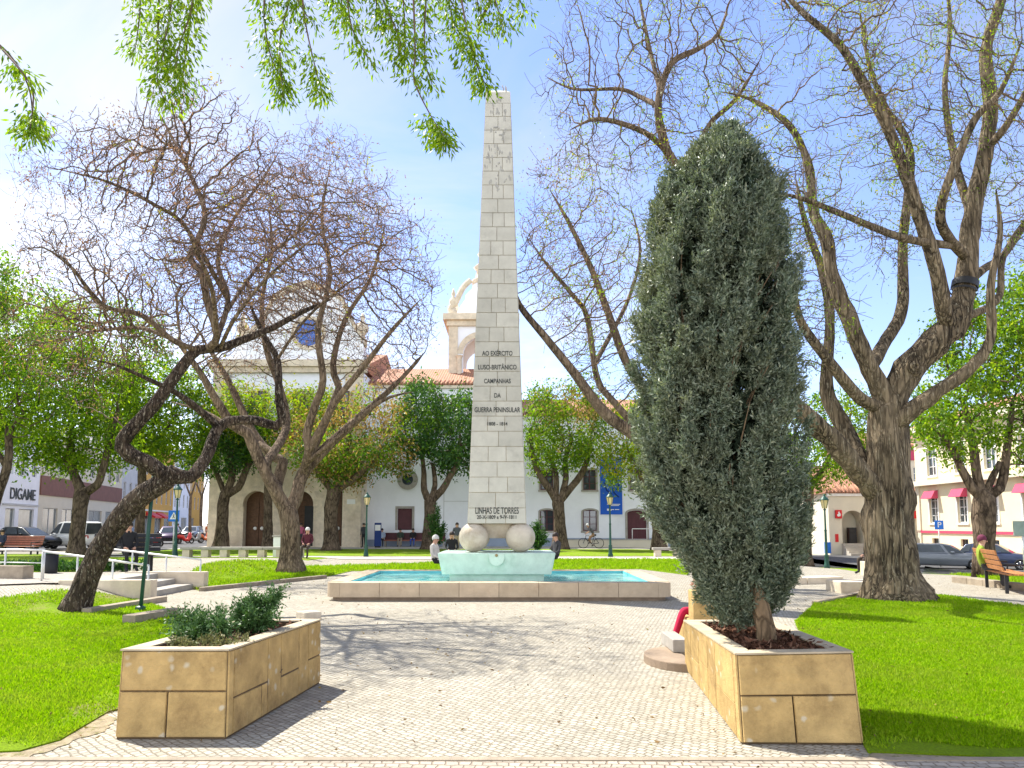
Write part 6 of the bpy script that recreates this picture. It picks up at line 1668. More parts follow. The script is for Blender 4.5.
# --- building with the arched entrance on the right
def right_buildings():
    Y = 66.0; F = Frame(xu(829, Y), Y, 0, h(22, Y)); X = lambda u: xu(u, Y) - F.o.x
    zl = lambda v: zv(v, Y) - F.o.z
    root = thing('arched_building', 'white building with an arched entrance, red square sign and clay roof', 'building', tuple(F.o))
    ze = zl(492); U = X(905)
    arch = (X(842), X(864.5), zl(543.5), zl(510.5), X(853.2) - X(842))
    body(F, root, U, 9, -.2, ze, 'creamwall', [arch], 0, 1.6)
    mb = MB(); F.box(mb, arch[0] - .2, arch[1] + .2, -3.0, -1.7, 0, arch[3] + .2); mb.build('porch_back', MT['creamwall'], root)
    mb = MB(); F.box(mb, arch[0] - .12, arch[0] + .5, -1.66, -1.55, arch[2], arch[2] + 2.1); mb.build('door', MT['red'], root)
    mb = MB(); F.box(mb, arch[0] + .85, arch[0] + 1.5, -1.1, -.6, arch[2], arch[2] + 1.35); mb.build('machine', MT['black_metal'], root)
    mb = MB(); F.box(mb, -.15, U + .1, .003, .2, ze - .35, ze - .1); mb.build('cornice', MT['whitepaint'], root)
    gable_roof(F, root, 0, U, 9, ze, 2.6, .35)
    st = thing('entrance_steps', 'pale steps with a dark rail up to the arched entrance', 'steps', tuple(F.P((arch[0] + arch[1]) / 2, 1, 0)))
    n = 5
    for k in range(n):
        mb = MB(); F.box(mb, arch[0] - .1, arch[1] + .1, .003 , .35 + (n - 1 - k) * .35, arch[2] * k / n + (0.002 if k else -.1), arch[2] * (k + 1) / n); mb.build('step', MT['paving'], st)
    mb = MB(); p, q = F.P(arch[1] + .05, .2, arch[2]), F.P(arch[1] + .05, 1.9, .1); V = Vector((0, 0, .9))
    mb.tube([p + V, q + V], .04, 6)
    for t in (0, .5, 1): mb.tube([lerp(p, q, t), lerp(p, q, t) + V], .03, 6)
    mb.build('rail', MT['black_metal'], st)
    s = thing('wall_sign', 'red square sign with a white flame emblem beside the arch', 'sign', tuple(F.P(X(838.5), .1, zl(514.5))))
    a, b, z0, z1 = X(835), X(841.6), zl(518.5), zl(510)
    mb = MB(); F.box(mb, a, b, .05, .2, z0, z1); mb.build('plate', MT['red'], s, False, .03)
    mb = MB(); cu, cz = (a + b) / 2, (z0 + z1) / 2
    fl = [(-.05, -.2), (.14, -.16), (.17, .0), (.06, .14), (.04, .25), (-.06, .16), (-.04, .04), (-.14, -.02), (-.15, -.14)]
    m_ = len(fl); mb.add([F.P(cu + x, .205, cz + z) for x, z in fl] + [F.P(cu + x, .225, cz + z) for x, z in fl], [tuple(range(m_)), tuple(range(2 * m_ - 1, m_ - 1, -1))] + [(i, (i + 1) % m_, m_ + (i + 1) % m_, m_ + i) for i in range(m_)])
    mb.build('emblem', MT['whitepaint'], s)
    mb = MB(); F.box(mb, X(834.6), X(837.8), .003, .05, zl(542), zl(534)); tag(mb.build('poster', MT['red']), 'small red poster on the pier left of the arch', 'poster')
    mb = MB(); F.box(mb, X(820.5), X(826.5), .6, .75, zl(553), zl(542)); tag(mb.build('notice_board', MT['signblue']), 'blue notice panel standing behind the right lamp post', 'notice board')
    # shop part with red fascia next to it
    F3 = Frame(F.P(U + .02, .8, 0).x, F.P(U, .8, 0).y, 0, F.o.z); r3 = thing('shop_building', 'low shop with a red fascia and pale shutter behind the big bare tree', 'building', tuple(F3.o))
    X3 = lambda u: xu(u, Y - .8) - F3.o.x
    U3 = X3(917)
    body(F3, r3, U3, 9, -.2, ze, 'creamwall', [(.2, U3 - .15, .6, zl(519))])
    mb = MB(); F3.box(mb, .0, U3, .003, .2, zl(518.5), zl(511)); mb.build('fascia', MT['red'], r3)
    mb = MB(); F3.box(mb, .2, U3 - .15, -.2, -.15, .6, zl(519)); mb.build('shutter', MT['shopglass'], r3)
    gable_roof(F3, r3, 0, U3, 9, ze, 2.6, .2)
    # taller block behind with a pink-red top
    F4 = Frame(xu(868, 80), 80, 0, h(25, 46)); r4 = thing('town_house', 'taller house with a red band and clay roof behind the arched building', 'building', tuple(F4.o))
    z4 = zv(446, 80) - F4.o.z; U4 = xu(935, 80) - F4.o.x
    ops = [(c, c + 1, z4 - 4.2, z4 - 2.2) for c in (1, 3, 5)]
    body(F4, r4, U4, 10, -.2, z4, 'creamwall', ops)
    for o in ops: window(F4, r4, o, 'whitepaint', 'glass')
    mb = MB(); F4.box(mb, -.05, U4, .003, .15, z4 - 1.5, z4 - .4); mb.build('band', MT['pinkred'], r4)
    gable_roof(F4, r4, 0, U4, 10, z4, 2, .3)
    # pale yellow house facing left, along the right-hand street
    Yn, Yf = 34.0, 64.0
    X5 = xu(918, 64)
    F5 = Frame(X5, Yf, math.atan2(Yn - Yf, -.4), h(33, 46)); r5 = thing('yellow_house', 'pale yellow house with red awnings over tall windows along the right street', 'building', tuple(F5.o))
    L = math.hypot(Yn - Yf, .4); H = 9.4 - F5.o.z
    zb_ = lambda z: z - F5.o.z
    cs = [2.6, 6.6, 10.3, 14.2, 18, 22, 26]
    lo = [(c - .62, c + .62, zb_(1.75), zb_(4.1)) for c in cs]; ba = [(c - .5, c + .5, zb_(.0), zb_(.55)) for c in cs]; upw = [(c - .68, c + .68, zb_(5.5), zb_(7.7)) for c in cs]
    body(F5, r5, L, 10, -.2, H, 'yellowwall', lo + ba + upw)
    for o in lo:
        w = window(F5, r5, o, 'whitepaint', 'glass', 'whitepaint', .14, .12, 2, 4)
    for o in upw: window(F5, r5, o, 'whitepaint', 'glass', 'whitepaint', .14, .12, 2, 3)
    for o in ba: window(F5, r5, o, 'maroon', 'glass', None, nx=1, nz=1)
    for o in lo:
        z = o[3]; a, b = o[0] - .2, o[1] + .2
        MB().hexa([F5.P(a, .06, z - .42), F5.P(b, .06, z - .42), F5.P(b, .62, z - .42), F5.P(a, .62, z - .42), F5.P(a, .06, z + .22), F5.P(b, .06, z + .22), F5.P(b, .3, z + .18), F5.P(a, .3, z + .18)]).build('awning', MT['pinkred'], r5)
    mb = MB(); F5.box(mb, -.2, L, .003, .5, zb_(4.75), zb_(5.15)); F5.box(mb, -.2, L, .003, .6, H - .4, H + .15); mb.build('cornice', MT['creamwall'], r5)
    mb = MB(); F5.box(mb, 0, L, .003, .1, zb_(.95), zb_(1.15)); mb.build('string_course', MT['pinkred'], r5)
    for c in [.3] + [(cs[i] + cs[i + 1]) / 2 for i in range(1, 6, 2)]:
        mb = MB(); F5.box(mb, c - .28, c + .28, .003, .1, 0, zb_(4.74)); mb.build('pilaster', MT['creamwall'], r5)
    gable_roof(F5, r5, 0, L, 10, H + .15, 2, .4)
right_buildings()
# ------------------------------------------------------------------ street furniture
def street_lamp(label, base, Hh=3.15, first=[None]):
    if first[0] is not None:
        r = copy_tree(first[0]); r.location = base; r['label'] = label
        return r
    root = thing('street_lamp', label, 'street lamp', (0, 0, 0), 'green lantern posts round the square')
    MB().lathe([(.13, -.1), (.13, .12), (.10, .16), (.085, .5), (.10, .54), (.06, .6), (.05, 1.6), (.062, 1.64), (.042, 1.7), (.036, Hh - .62), (.07, Hh - .58), (.03, Hh - .52)], (0, 0, 0), 12).build('post', MT['green_metal'], root, True)
    ln = MB().lathe([(.10, Hh - .52), (.175, Hh - .16)], (0, 0, 0), 6).build('lantern', MT['lantern'], root)
    mb = MB()
    for k in range(6):
        a = 2 * PI * k / 6; mb.tube([(.102 * math.cos(a), .102 * math.sin(a), Hh - .52), (.178 * math.cos(a), .178 * math.sin(a), Hh - .155)], .012, 5)
    mb.build('lantern_frame', MT['green_metal'], ln)
    MB().lathe([(.21, Hh - .155), (.19, Hh - .12), (.09, Hh), (.05, Hh + .03), (.05, Hh + .07), (.015, Hh + .13)], (0, 0, 0), 12).build('lantern_cap', MT['green_metal'], ln, True)
    root.location = base; first[0] = root
    return root
for lab, u, v in (('green lantern post by the blue crossing sign on the left lawn', 175, 557.6), ('green lantern post before the stone pilaster of the church', 366, 556.4), ('green lantern post in front of the blue banner', 610.5, 556.6), ('green lantern post beside the arched building on the right', 827, 567.3)):
    street_lamp(lab, tuple(G(u, v)))
p = G(140, 611)
pl = thing('metal_pole', 'thin dark green pole standing by the steps behind the leaning trunk', 'pole', tuple(p))
MB().tube([(p.x, p.y, p.z - .1), (p.x + .08, p.y, p.z + 1.3), (p.x + .14, p.y, p.z + 2.62)], .035, 10).build('shaft', MT['green_metal'], pl, True)
MB().lathe([(.09, -.02), (.09, .03), (.04, .05)], tuple(p + Vector((.005, 0, .05))), 10).build('foot', MT['green_metal'], pl)
def sign(label, u, v, Y, glyph, zc_px, w, back):
    x = xu(u, Y); z0 = h(x, Y); zc = zv(zc_px, Y)
    root = thing('road_sign', label, 'road sign', (x, Y, z0))
    MB().tube([(x, Y, z0 - .1), (x, Y, zc + w / 2)], .035, 8).build('post', MT['steel'], root, True)
    pt = MB().box(x - w / 2, x + w / 2, Y - .08, Y - .045, zc - w / 2, zc + w / 2).build('plate', MT['signblue'], root, False, .02)
    F = Frame(x, Y - .082, 0)
    if glyph == 'P': text_mesh('P', F, 0, .002, zc, w * .6, w * .42, 'whitepaint', pt, 'letter')
    else:
        k = w * .36
        MB().add([(x - k, Y - .085, zc - k * .8), (x + k, Y - .085, zc - k * .8), (x, Y - .085, zc + k)], [(0, 1, 2)]).build('triangle', MT['whitepaint'], pt)
        mb = MB(); s = w * .12
        mb.sphere((x + s * .1, Y - .09, zc + s * 1.2), s * .35, 8, 6)
        mb.tube([(x + s * .1, Y - .09, zc + s * .8), (x, Y - .09, zc - s * .3)], s * .32, 6); mb.tube([(x, Y - .09, zc - s * .3), (x - s * .8, Y - .09, zc - s * 1.7)], s * .22, 6); mb.tube([(x, Y - .09, zc - s * .3), (x + s * .8, Y - .09, zc - s * 1.7)], s * .22, 6)
        mb.build('walking_figure', MT['ink'], pt)
sign('blue pedestrian crossing sign beside the left lantern post', 174, 0, 43, 'walk', 516, .62, None)
sign('blue parking sign with a white P before the yellow house', 938.5, 0, 47, 'P', 525, .55, None)
x = xu(1019, 24); b = thing('board', 'grey green board on a post at the right edge', 'board', (x, 24, h(x, 24)))
MB().box(x - .18, x + .5, 23.97, 24.03, zv(536, 24), zv(521, 24)).build('panel', M('grey_green_panel', (.22, .28, .25), .6), b, False, .01)
MB().tube([(x + .15, 24.08, h(x, 24) - .1), (x + .15, 24.08, zv(522, 24))], .035, 8).build('post', MT['steel'], b, True)
# white pillar and dark totem
p = at(278, 556, 36); MB()
b = thing('info_pillar', 'slim white stone pillar behind the wide bare tree', 'pillar', (p.x, 36, 0)); MB().box(p.x - .2, p.x + .2, 35.85, 36.15, -.05, 1.05).build('shaft', MT['whitepaint'], b, False, .02); MB().box(p.x - .24, p.x + .24, 35.8, 36.2, 1.052, 1.12).build('cap', MT['greystone'], b)
x = xu(378, 55); b = thing('info_totem', 'dark blue information totem before the white wall', 'information board', (x, 55, 0)); MB().box(x - .24, x + .24, 54.94, 55.06, .1, 1.75).build('panel', MT['bannerdark'], b, False, .02); MB().box(x - .2, x + .2, 54.9, 55.1, -.05, .098).build('foot', MT['black_metal'], b)
MB().box(x - .2, x + .2, 54.925, 54.937, 1.2, 1.6).build('notice', MT['whitepaint'], b)
# stone benches
def stone_bench(label, x0, x1, y, z, n):
    root = thing('stone_bench', label, 'bench', ((x0 + x1) / 2, y, z))
    mb = MB()
    for k in range(n - 1):
        a, b_ = lerp(x0, x1, k / (n - 1)), lerp(x0, x1, (k + 1) / (n - 1)); mb.box(a + .004, b_ - .004, y - .25, y + .25, z + .34, z + .46)
    mb.build('seat', MT['greystone'], root, False, .015)
    for k in range(n):
        c = lerp(x0 + .25, x1 - .25, k / (n - 1)); MB().box(c - .16, c + .16, y - .2, y + .2, z - .05, z + .338).build('leg', MT['stone'], root, False, .015)
Yq = 34.4
stone_bench('long pale stone bench left of the wide bare tree', xu(183, Yq), xu(306, Yq), Yq, h(xu(240, Yq), Yq), 7)
stone_bench('short pale stone bench beside the cypress beyond the pool', xu(652, 39.2), xu(700, 39.2), 39.2, 0, 3)
# wooden benches
def wood_bench(label, base, ang, mat, W=2.4):
    root = thing('wooden_bench', label, 'bench', (0, 0, 0))
    mb = MB()
    for k in range(5): mb.box(-W / 2, W / 2, -.28 + k * .11, -.19 + k * .11, .42, .46)
    mb.build('seat', MT[mat], root, False, .008)
    mb = MB()
    for k in range(4):
        y, z = .30 + k * .045, .52 + k * .125; mb.hexa([(-W / 2, y, z), (W / 2, y, z), (W / 2, y + .03, z), (-W / 2, y + .03, z), (-W / 2, y + .035, z + .105), (W / 2, y + .035, z + .105), (W / 2, y + .065, z + .105), (-W / 2, y + .065, z + .105)])
    mb.build('backrest', MT[mat], root, False, .008)
    for c in (-W / 2 + .2, W / 2 - .2):
        for yy, t in ((-.22, .42), (.24, .42)): MB().box(c - .035, c + .035, yy - .035, yy + .035, -.05, t - .002).build('leg', MT['black_metal'], root, False, .006)
        mb = MB(); mb.tube([(c, -.24, .46), (c, -.24, .66), (c, .34, .68)], .025, 6); mb.build('armrest', MT['black_metal'], root)
    root.location = base; root.rotation_euler.z = ang
    return root
b = G(20, 556); wood_bench('reddish brown slatted bench in front of the black parked car', (xu(18, 42), 42, h(xu(18, 42), 42)), R(-10), 'redwood', 2.6)
bx = at(990, 560, 19.6); wood_bench('orange wooden slatted bench at the right edge of the square', (bx.x + .15, 19.2, h(bx.x, 19.2)), R(70), 'benchwood', 2.4)
b = G(140, 572); wood_bench('dark bench on the upper path behind the steps', (b.x - .6, b.y + .3, b.z), R(15), 'black_metal', 1.7)
# litter bin by the terrace rail
b = G(40, 575); lb_ = thing('litter_bin', 'dark litter bin beside the terrace handrail', 'bin', tuple(b + Vector((-.1, .6, 0))))
bb = LOC[lb_.name]
MB().lathe([(.15, 0), (.16, .05), (.17, .5), (.15, .5), (.14, .1)], tuple(bb), 14).build('drum', MT['black_metal'], lb_, True)
MB().lathe([(.18, .502), (.18, .53), (.14, .53), (.14, .502)], tuple(bb), 14).build('rim', MT['green_metal'], lb_)

# ------------------------------------------------------------------ cars
def paint(name, c, metal=.35): return M(name, c, .28, .04, 2, 0, 40, 0, .6, metal)
def make_car(label, kind, pmat, group=None):
    """built with its nose towards +x, wheels on z = 0"""
    root = thing('parked_van' if kind == 'van' else 'parked_car', label, 'van' if kind == 'van' else 'car', (0, 0, 0), group)
    L = {'hatch': 4.0, 'wagon': 4.6, 'van': 4.3}[kind]; hwid = .88; hh_ = {'hatch': 1.48, 'wagon': 1.46, 'van': 1.82}[kind]
    x1, x0 = L / 2, -L / 2
    # lower body: stations from tail to nose (x, sill z, shoulder z, half width)
    st = [(x0, .45, .86, .72), (x0 + .12, .26, .95, .82), (x0 + .6, .22, .98, hwid), (0, .2, .95, hwid), (x1 - 1.1, .2, .92, hwid), (x1 - .35, .24, .80, .82), (x1 - .06, .32, .66, .70), (x1, .40, .58, .62)]
    vs, fs = [], []
    for x, zs_, zt_, w in st:
        prof = [(-w * .9, zs_), (-w, zs_ + .12), (-w, zt_ - .16), (-w * .94, zt_ - .03), (-w * .8, zt_ + .01), (w * .8, zt_ + .01), (w * .94, zt_ - .03), (w, zt_ - .16), (w, zs_ + .12), (w * .9, zs_)]
        vs += [(x, y, z) for y, z in prof]
    m_ = 10
    for i in range(len(st) - 1):
        for k in range(m_): fs.append((i * m_ + k, i * m_ + (k + 1) % m_, (i + 1) * m_ + (k + 1) % m_, (i + 1) * m_ + k))
    fs += [tuple(range(m_)), tuple(range(len(vs) - m_, len(vs)))]
    MB().add(vs, fs).build('body', pmat, root, True)
    # cabin
    tail = {'hatch': (x0 + .12, x0 + .5), 'wagon': (x0 + .08, x0 + .42), 'van': (x0 + .06, x0 + .16)}[kind]
    nose = {'hatch': (x1 - 1.15, x1 - 1.95), 'wagon': (x1 - 1.2, x1 - 2.0), 'van': (x1 - .95, x1 - 1.6)}[kind]
    zb_, zr = .93, hh_
    wb, wt = .80, .62
    xm = (nose[1] + tail[1]) / 2
    def cab(x, t): return None
    roof = [(tail[1], zr - .06, wt), (tail[1] + .35, zr, wt), (nose[1] - .4, zr, wt), (nose[1], zr - .08, wt)]
    bot = [(tail[0], zb_, wb), (tail[0] + .6, zb_, wb + .03), (nose[0] - .9, zb_, wb + .03), (nose[0], zb_ - .03, wb)]
    vs, fs = [], []
    for (xb, zb2, w2), (xr, zr2, w3) in zip(bot, roof): vs += [(xb, -w2, zb2), (xr, -w3, zr2), (xr, w3, zr2), (xb, w2, zb2)]
    for i in range(3):
        for k in range(3): fs.append((i * 4 + k, i * 4 + k + 1, (i + 1) * 4 + k + 1, (i + 1) * 4 + k))
    fs += [(0, 1, 2, 3), (12, 13, 14, 15)]
    MB().add(vs, fs).build('cabin', pmat, root, True, .03)
    def quad(pts, push):
        a, b, c, d = map(Vector, pts); n = (b - a).cross(d - a).normalized(); ctr = (a + b + c + d) / 4
        q = [lerp(ctr, p, .86) + n * push for p in (a, b, c, d)]; q2 = [p + n * .012 for p in q]
        return q + q2
    # glass
    def glass(pts, name, push):
        MB().hexa(quad(pts, push)).build(name, MT['carglass'], root)
    (a0, a1, a2, a3), (b0, b1, b2, b3) = bot, roof
    glass([(a3[0], -a3[2], a3[1]), (a3[0], a3[2], a3[1]), (b3[0], b3[2], b3[1]), (b3[0], -b3[2], b3[1])], 'windscreen', .006)
    glass([(a0[0], a0[2], a0[1]), (a0[0], -a0[2], a0[1]), (b0[0], -b0[2], b0[1]), (b0[0], b0[2], b0[1])], 'rear_window', .006)
    for s in (1, -1):
        for i in range(3):
            p = [(bot[i][0], -s * bot[i][2], bot[i][1] + .03), (bot[i + 1][0], -s * bot[i + 1][2], bot[i + 1][1] + .03), (roof[i + 1][0], -s * roof[i + 1][2], roof[i + 1][1] - .03), (roof[i][0], -s * roof[i][2], roof[i][1] - .03)]
            if s < 0: p = [p[1], p[0], p[3], p[2]]
            if kind == 'van' and i == 0: continue
            glass(p, 'side_window', .008)
    # wheels
    for xw in (x0 + .72, x1 - .82):
        for s in (1, -1):
            w = MB(); n = 18; R_ = .315
            prof = [(.19, -.1), (.29, -.105), (R_, -.07), (R_, .07), (.29, .105), (.19, .1)]
            for k in range(n):
                pass
            vs = []; fs = []
            for r, yy in prof:
                for k in range(n):
                    a = 2 * PI * k / n; vs.append((xw + r * math.cos(a), s * (.80) + yy * 1.0, R_ + r * math.sin(a)))
            for i in range(len(prof)):
                j = (i + 1) % len(prof)
                for k in range(n): fs.append((i * n + k, i * n + (k + 1) % n, j * n + (k + 1) % n, j * n + k))
            wh = MB().add(vs, fs).build('wheel', MT['rubber'], root, True)
            mb = MB()
            for k in range(5):
                a = 2 * PI * k / 5 + .3; mb.tube([(xw, s * .88, R_), (xw + .19 * math.cos(a), s * .885, R_ + .19 * math.sin(a))], [.045, .03], 5)
            q = [(xw + .185 * math.cos(2 * PI * k / 16), s * .88, R_ + .185 * math.sin(2 * PI * k / 16)) for k in range(17)]; mb.tube(q, .018, 5)
            mb.build('rim', MT['rim'], wh, True)
    for s in (1, -1):
        MB().hexa([(x1 - .36, s * .52, .60), (x1 - .05, s * .46, .56), (x1 - .17, s * .66, .56), (x1 - .5, s * .80, .62), (x1 - .40, s * .52, .74), (x1 - .10, s * .46, .67), (x1 - .22, s * .66, .68), (x1 - .52, s * .80, .77)]).build('headlight', MT['headlamp'], root)
        MB().hexa([(x0 - .012, s * .50, .70), (x0 + .1, s * .50, .70), (x0 + .16, s * .83, .70), (x0 + .02, s * .74, .70), (x0 - .012, s * .52, .90), (x0 + .1, s * .52, .90), (x0 + .16, s * .83, .92), (x0 + .02, s * .74, .92)]).build('tail_light', MT['taillamp'], root)
        MB().box(nose[0] - .75, nose[0] - .55, s * .86 if s > 0 else -1.0, 1.0 if s > 0 else -.86, .93, 1.05).build('mirror', pmat, root, False, .03)
    MB().box(x1 - .02, x1 + .015, -.42, .42, .30, .46).build('grille', MT['black_metal'], root)
    MB().box(x0 - .02, x0 + .02, -.26, .26, .50, .61).build('number_plate', MT['whitepaint'], root)
    return root
def place(o, u, Y, ang):
    x = xu(u, Y); o.location = (x, Y, h(x, Y) + 0.0); o.rotation_euler.z = R(ang)
LG = 'cars parked along the left street'
place(make_car('black hatchback parked behind the reddish bench on the left', 'hatch', paint('black_paint', (.012, .013, .015)), LG), 30, 51.0, -12)
place(make_car('white van parked between the black car and the stout tree', 'van', paint('van_white', (.75, .75, .74), 0), LG), 73, 53.0, 158)
place(make_car('dark blue car with its tail showing right of the stout tree trunk', 'hatch', paint('deep_blue', (.03, .045, .12)), LG), 95, 54.5, 80)
place(make_car('navy car parked behind the leaning trunk and the slim tree', 'wagon', paint('navy_paint', (.03, .035, .07)), LG), 124, 55.5, -25)
place(make_car('dark purple car parked down the street beside the crossing sign', 'hatch', paint('purple_paint', (.06, .03, .075)), LG), 170, 68, -70)
place(make_car('grey car parked far down the left street beside the motorcycles', 'wagon', paint('mid_grey', (.2, .21, .22)), LG), 192, 88, -80)
RG = 'cars parked along the right street'
place(make_car('silver grey wagon parked under the parking sign', 'wagon', paint('silver_grey', (.17, .185, .21)), RG), 943, 45.5, -32)
place(make_car('dark blue hatchback parked just behind the pollarded street tree', 'hatch', paint('slate_blue', (.045, .06, .12)), RG), 996, 45, -40)
place(make_car('black car partly hidden by the big bare trunk on the right', 'hatch', paint('far_black', (.015, .016, .02)), RG), 905, 56, -30)

# two-wheelers
def wheel_mesh(root, c, r, tw, mat_rim='rim', spokes=12):
    q = [(c[0] + r * math.cos(2 * PI * k / 28), c[1], c[2] + r * math.sin(2 * PI * k / 28)) for k in range(29)]
    w = MB().tube(q, tw, 6).build('wheel', MT['rubber'], root, True)
    mb = MB()
    for k in range(spokes):
        a = 2 * PI * k / spokes; mb.tube([c, (c[0] + r * math.cos(a), c[1], c[2] + r * math.sin(a))], tw * .16, 4)
    mb.build('spokes', MT[mat_rim], w)
def bicycle(label, base, ang):
    root = thing('bicycle', label, 'bicycle', (0, 0, 0))
    for c in ((-.52, 0, .36), (.54, 0, .36)): wheel_mesh(root, c, .335, .022)
    mb = MB()
    bb_, seat_t, head_t, head_b = (-.06, 0, .30), (-.20, 0, .84), (.36, 0, .86), (.40, 0, .70)
    for a, b in ((bb_, seat_t), (bb_, head_b), (seat_t, head_t), ((-.52, 0, .36), bb_), ((-.52, 0, .36), seat_t), (head_t, head_b), (head_b, (.54, 0, .36))): mb.tube([a, b], .02, 6)
    mb.build('frame', MT['black_metal'], root, True)
    MB().tube([(-.34, 0, .90), (-.22, 0, .905), (-.06, 0, .895)], [.075, .06, .02], 8).build('saddle', MT['black_metal'], root, True)
    mb = MB(); mb.tube([(.36, 0, .86), (.37, 0, 1.0)], .016, 6); mb.tube([(.30, -.29, 1.02), (.40, -.14, 1.02), (.40, .14, 1.02), (.30, .29, 1.02)], .016, 6); mb.build('handlebar', MT['black_metal'], root, True)
    mb = MB(); mb.tube([(-.06, -.1, .30), (.06, -.11, .20)], .014, 5); mb.tube([(-.06, .1, .30), (-.18, .11, .40)], .014, 5); mb.tube([(-.06, -.1, .30), (-.06, .1, .30)], .02, 6); mb.build('crank', MT['steel'], root)
    root.location = base; root.rotation_euler.z = ang
    return root
def scooter(label, base, ang, c):
    root = thing('scooter', label, 'scooter', (0, 0, 0), 'scooters parked down the left street')
    for cx_ in (-.6, .62): wheel_mesh(root, (cx_, 0, .25), .2, .055, 'rim', 6)
    MB().tube([(-.95, 0, .62), (-.7, 0, .66), (-.35, 0, .6), (-.1, 0, .34), (.25, 0, .32), (.42, 0, .6), (.44, 0, .95)], [.08, .19, .2, .15, .16, .19, .1], 10).build('body', c, root, True)
    MB().tube([(-.9, 0, .8), (-.6, 0, .84), (-.15, 0, .8)], [.08, .15, .1], 10).build('saddle', MT['black_metal'], root, True)
    mb = MB(); mb.tube([(.36, -.33, 1.05), (.44, -.1, 1.03), (.44, .1, 1.03), (.36, .33, 1.05)], .025, 6); mb.tube([(.44, 0, 1.0), (.62, 0, .25)], .035, 6); mb.build('handlebar', MT['black_metal'], root, True)
    MB().sphere((.55, 0, .88), .08, 10, 8).build('headlight', MT['headlamp'], root, True)
    root.location = base; root.rotation_euler.z = ang
redp, grp = M('scooter_red', (.5, .02, .02), .3, .05, 3, 0, 40, 0, .6), M('scooter_grey', (.25, .26, .27), .3, .05, 3, 0, 40, 0, .6)
for lab, u, Y, a, c in (('red scooter parked nearest in the left street', 155, 57, -20, redp), ('red scooter behind the left lantern post', 186, 66, 60, redp), ('grey scooter between the two red ones', 195, 68, 50, grp), ('orange red scooter nearest the church corner', 205, 70, 70, M('scooter_orange', (.55, .12, .03), .3, .05, 3, 0, 40, 0, .6))):
    scooter(lab, (xu(u, Y), Y, 0), R(a), c)
bicycle('black bicycle being ridden past the white building', (xu(591, 53), 53, 0), PI)

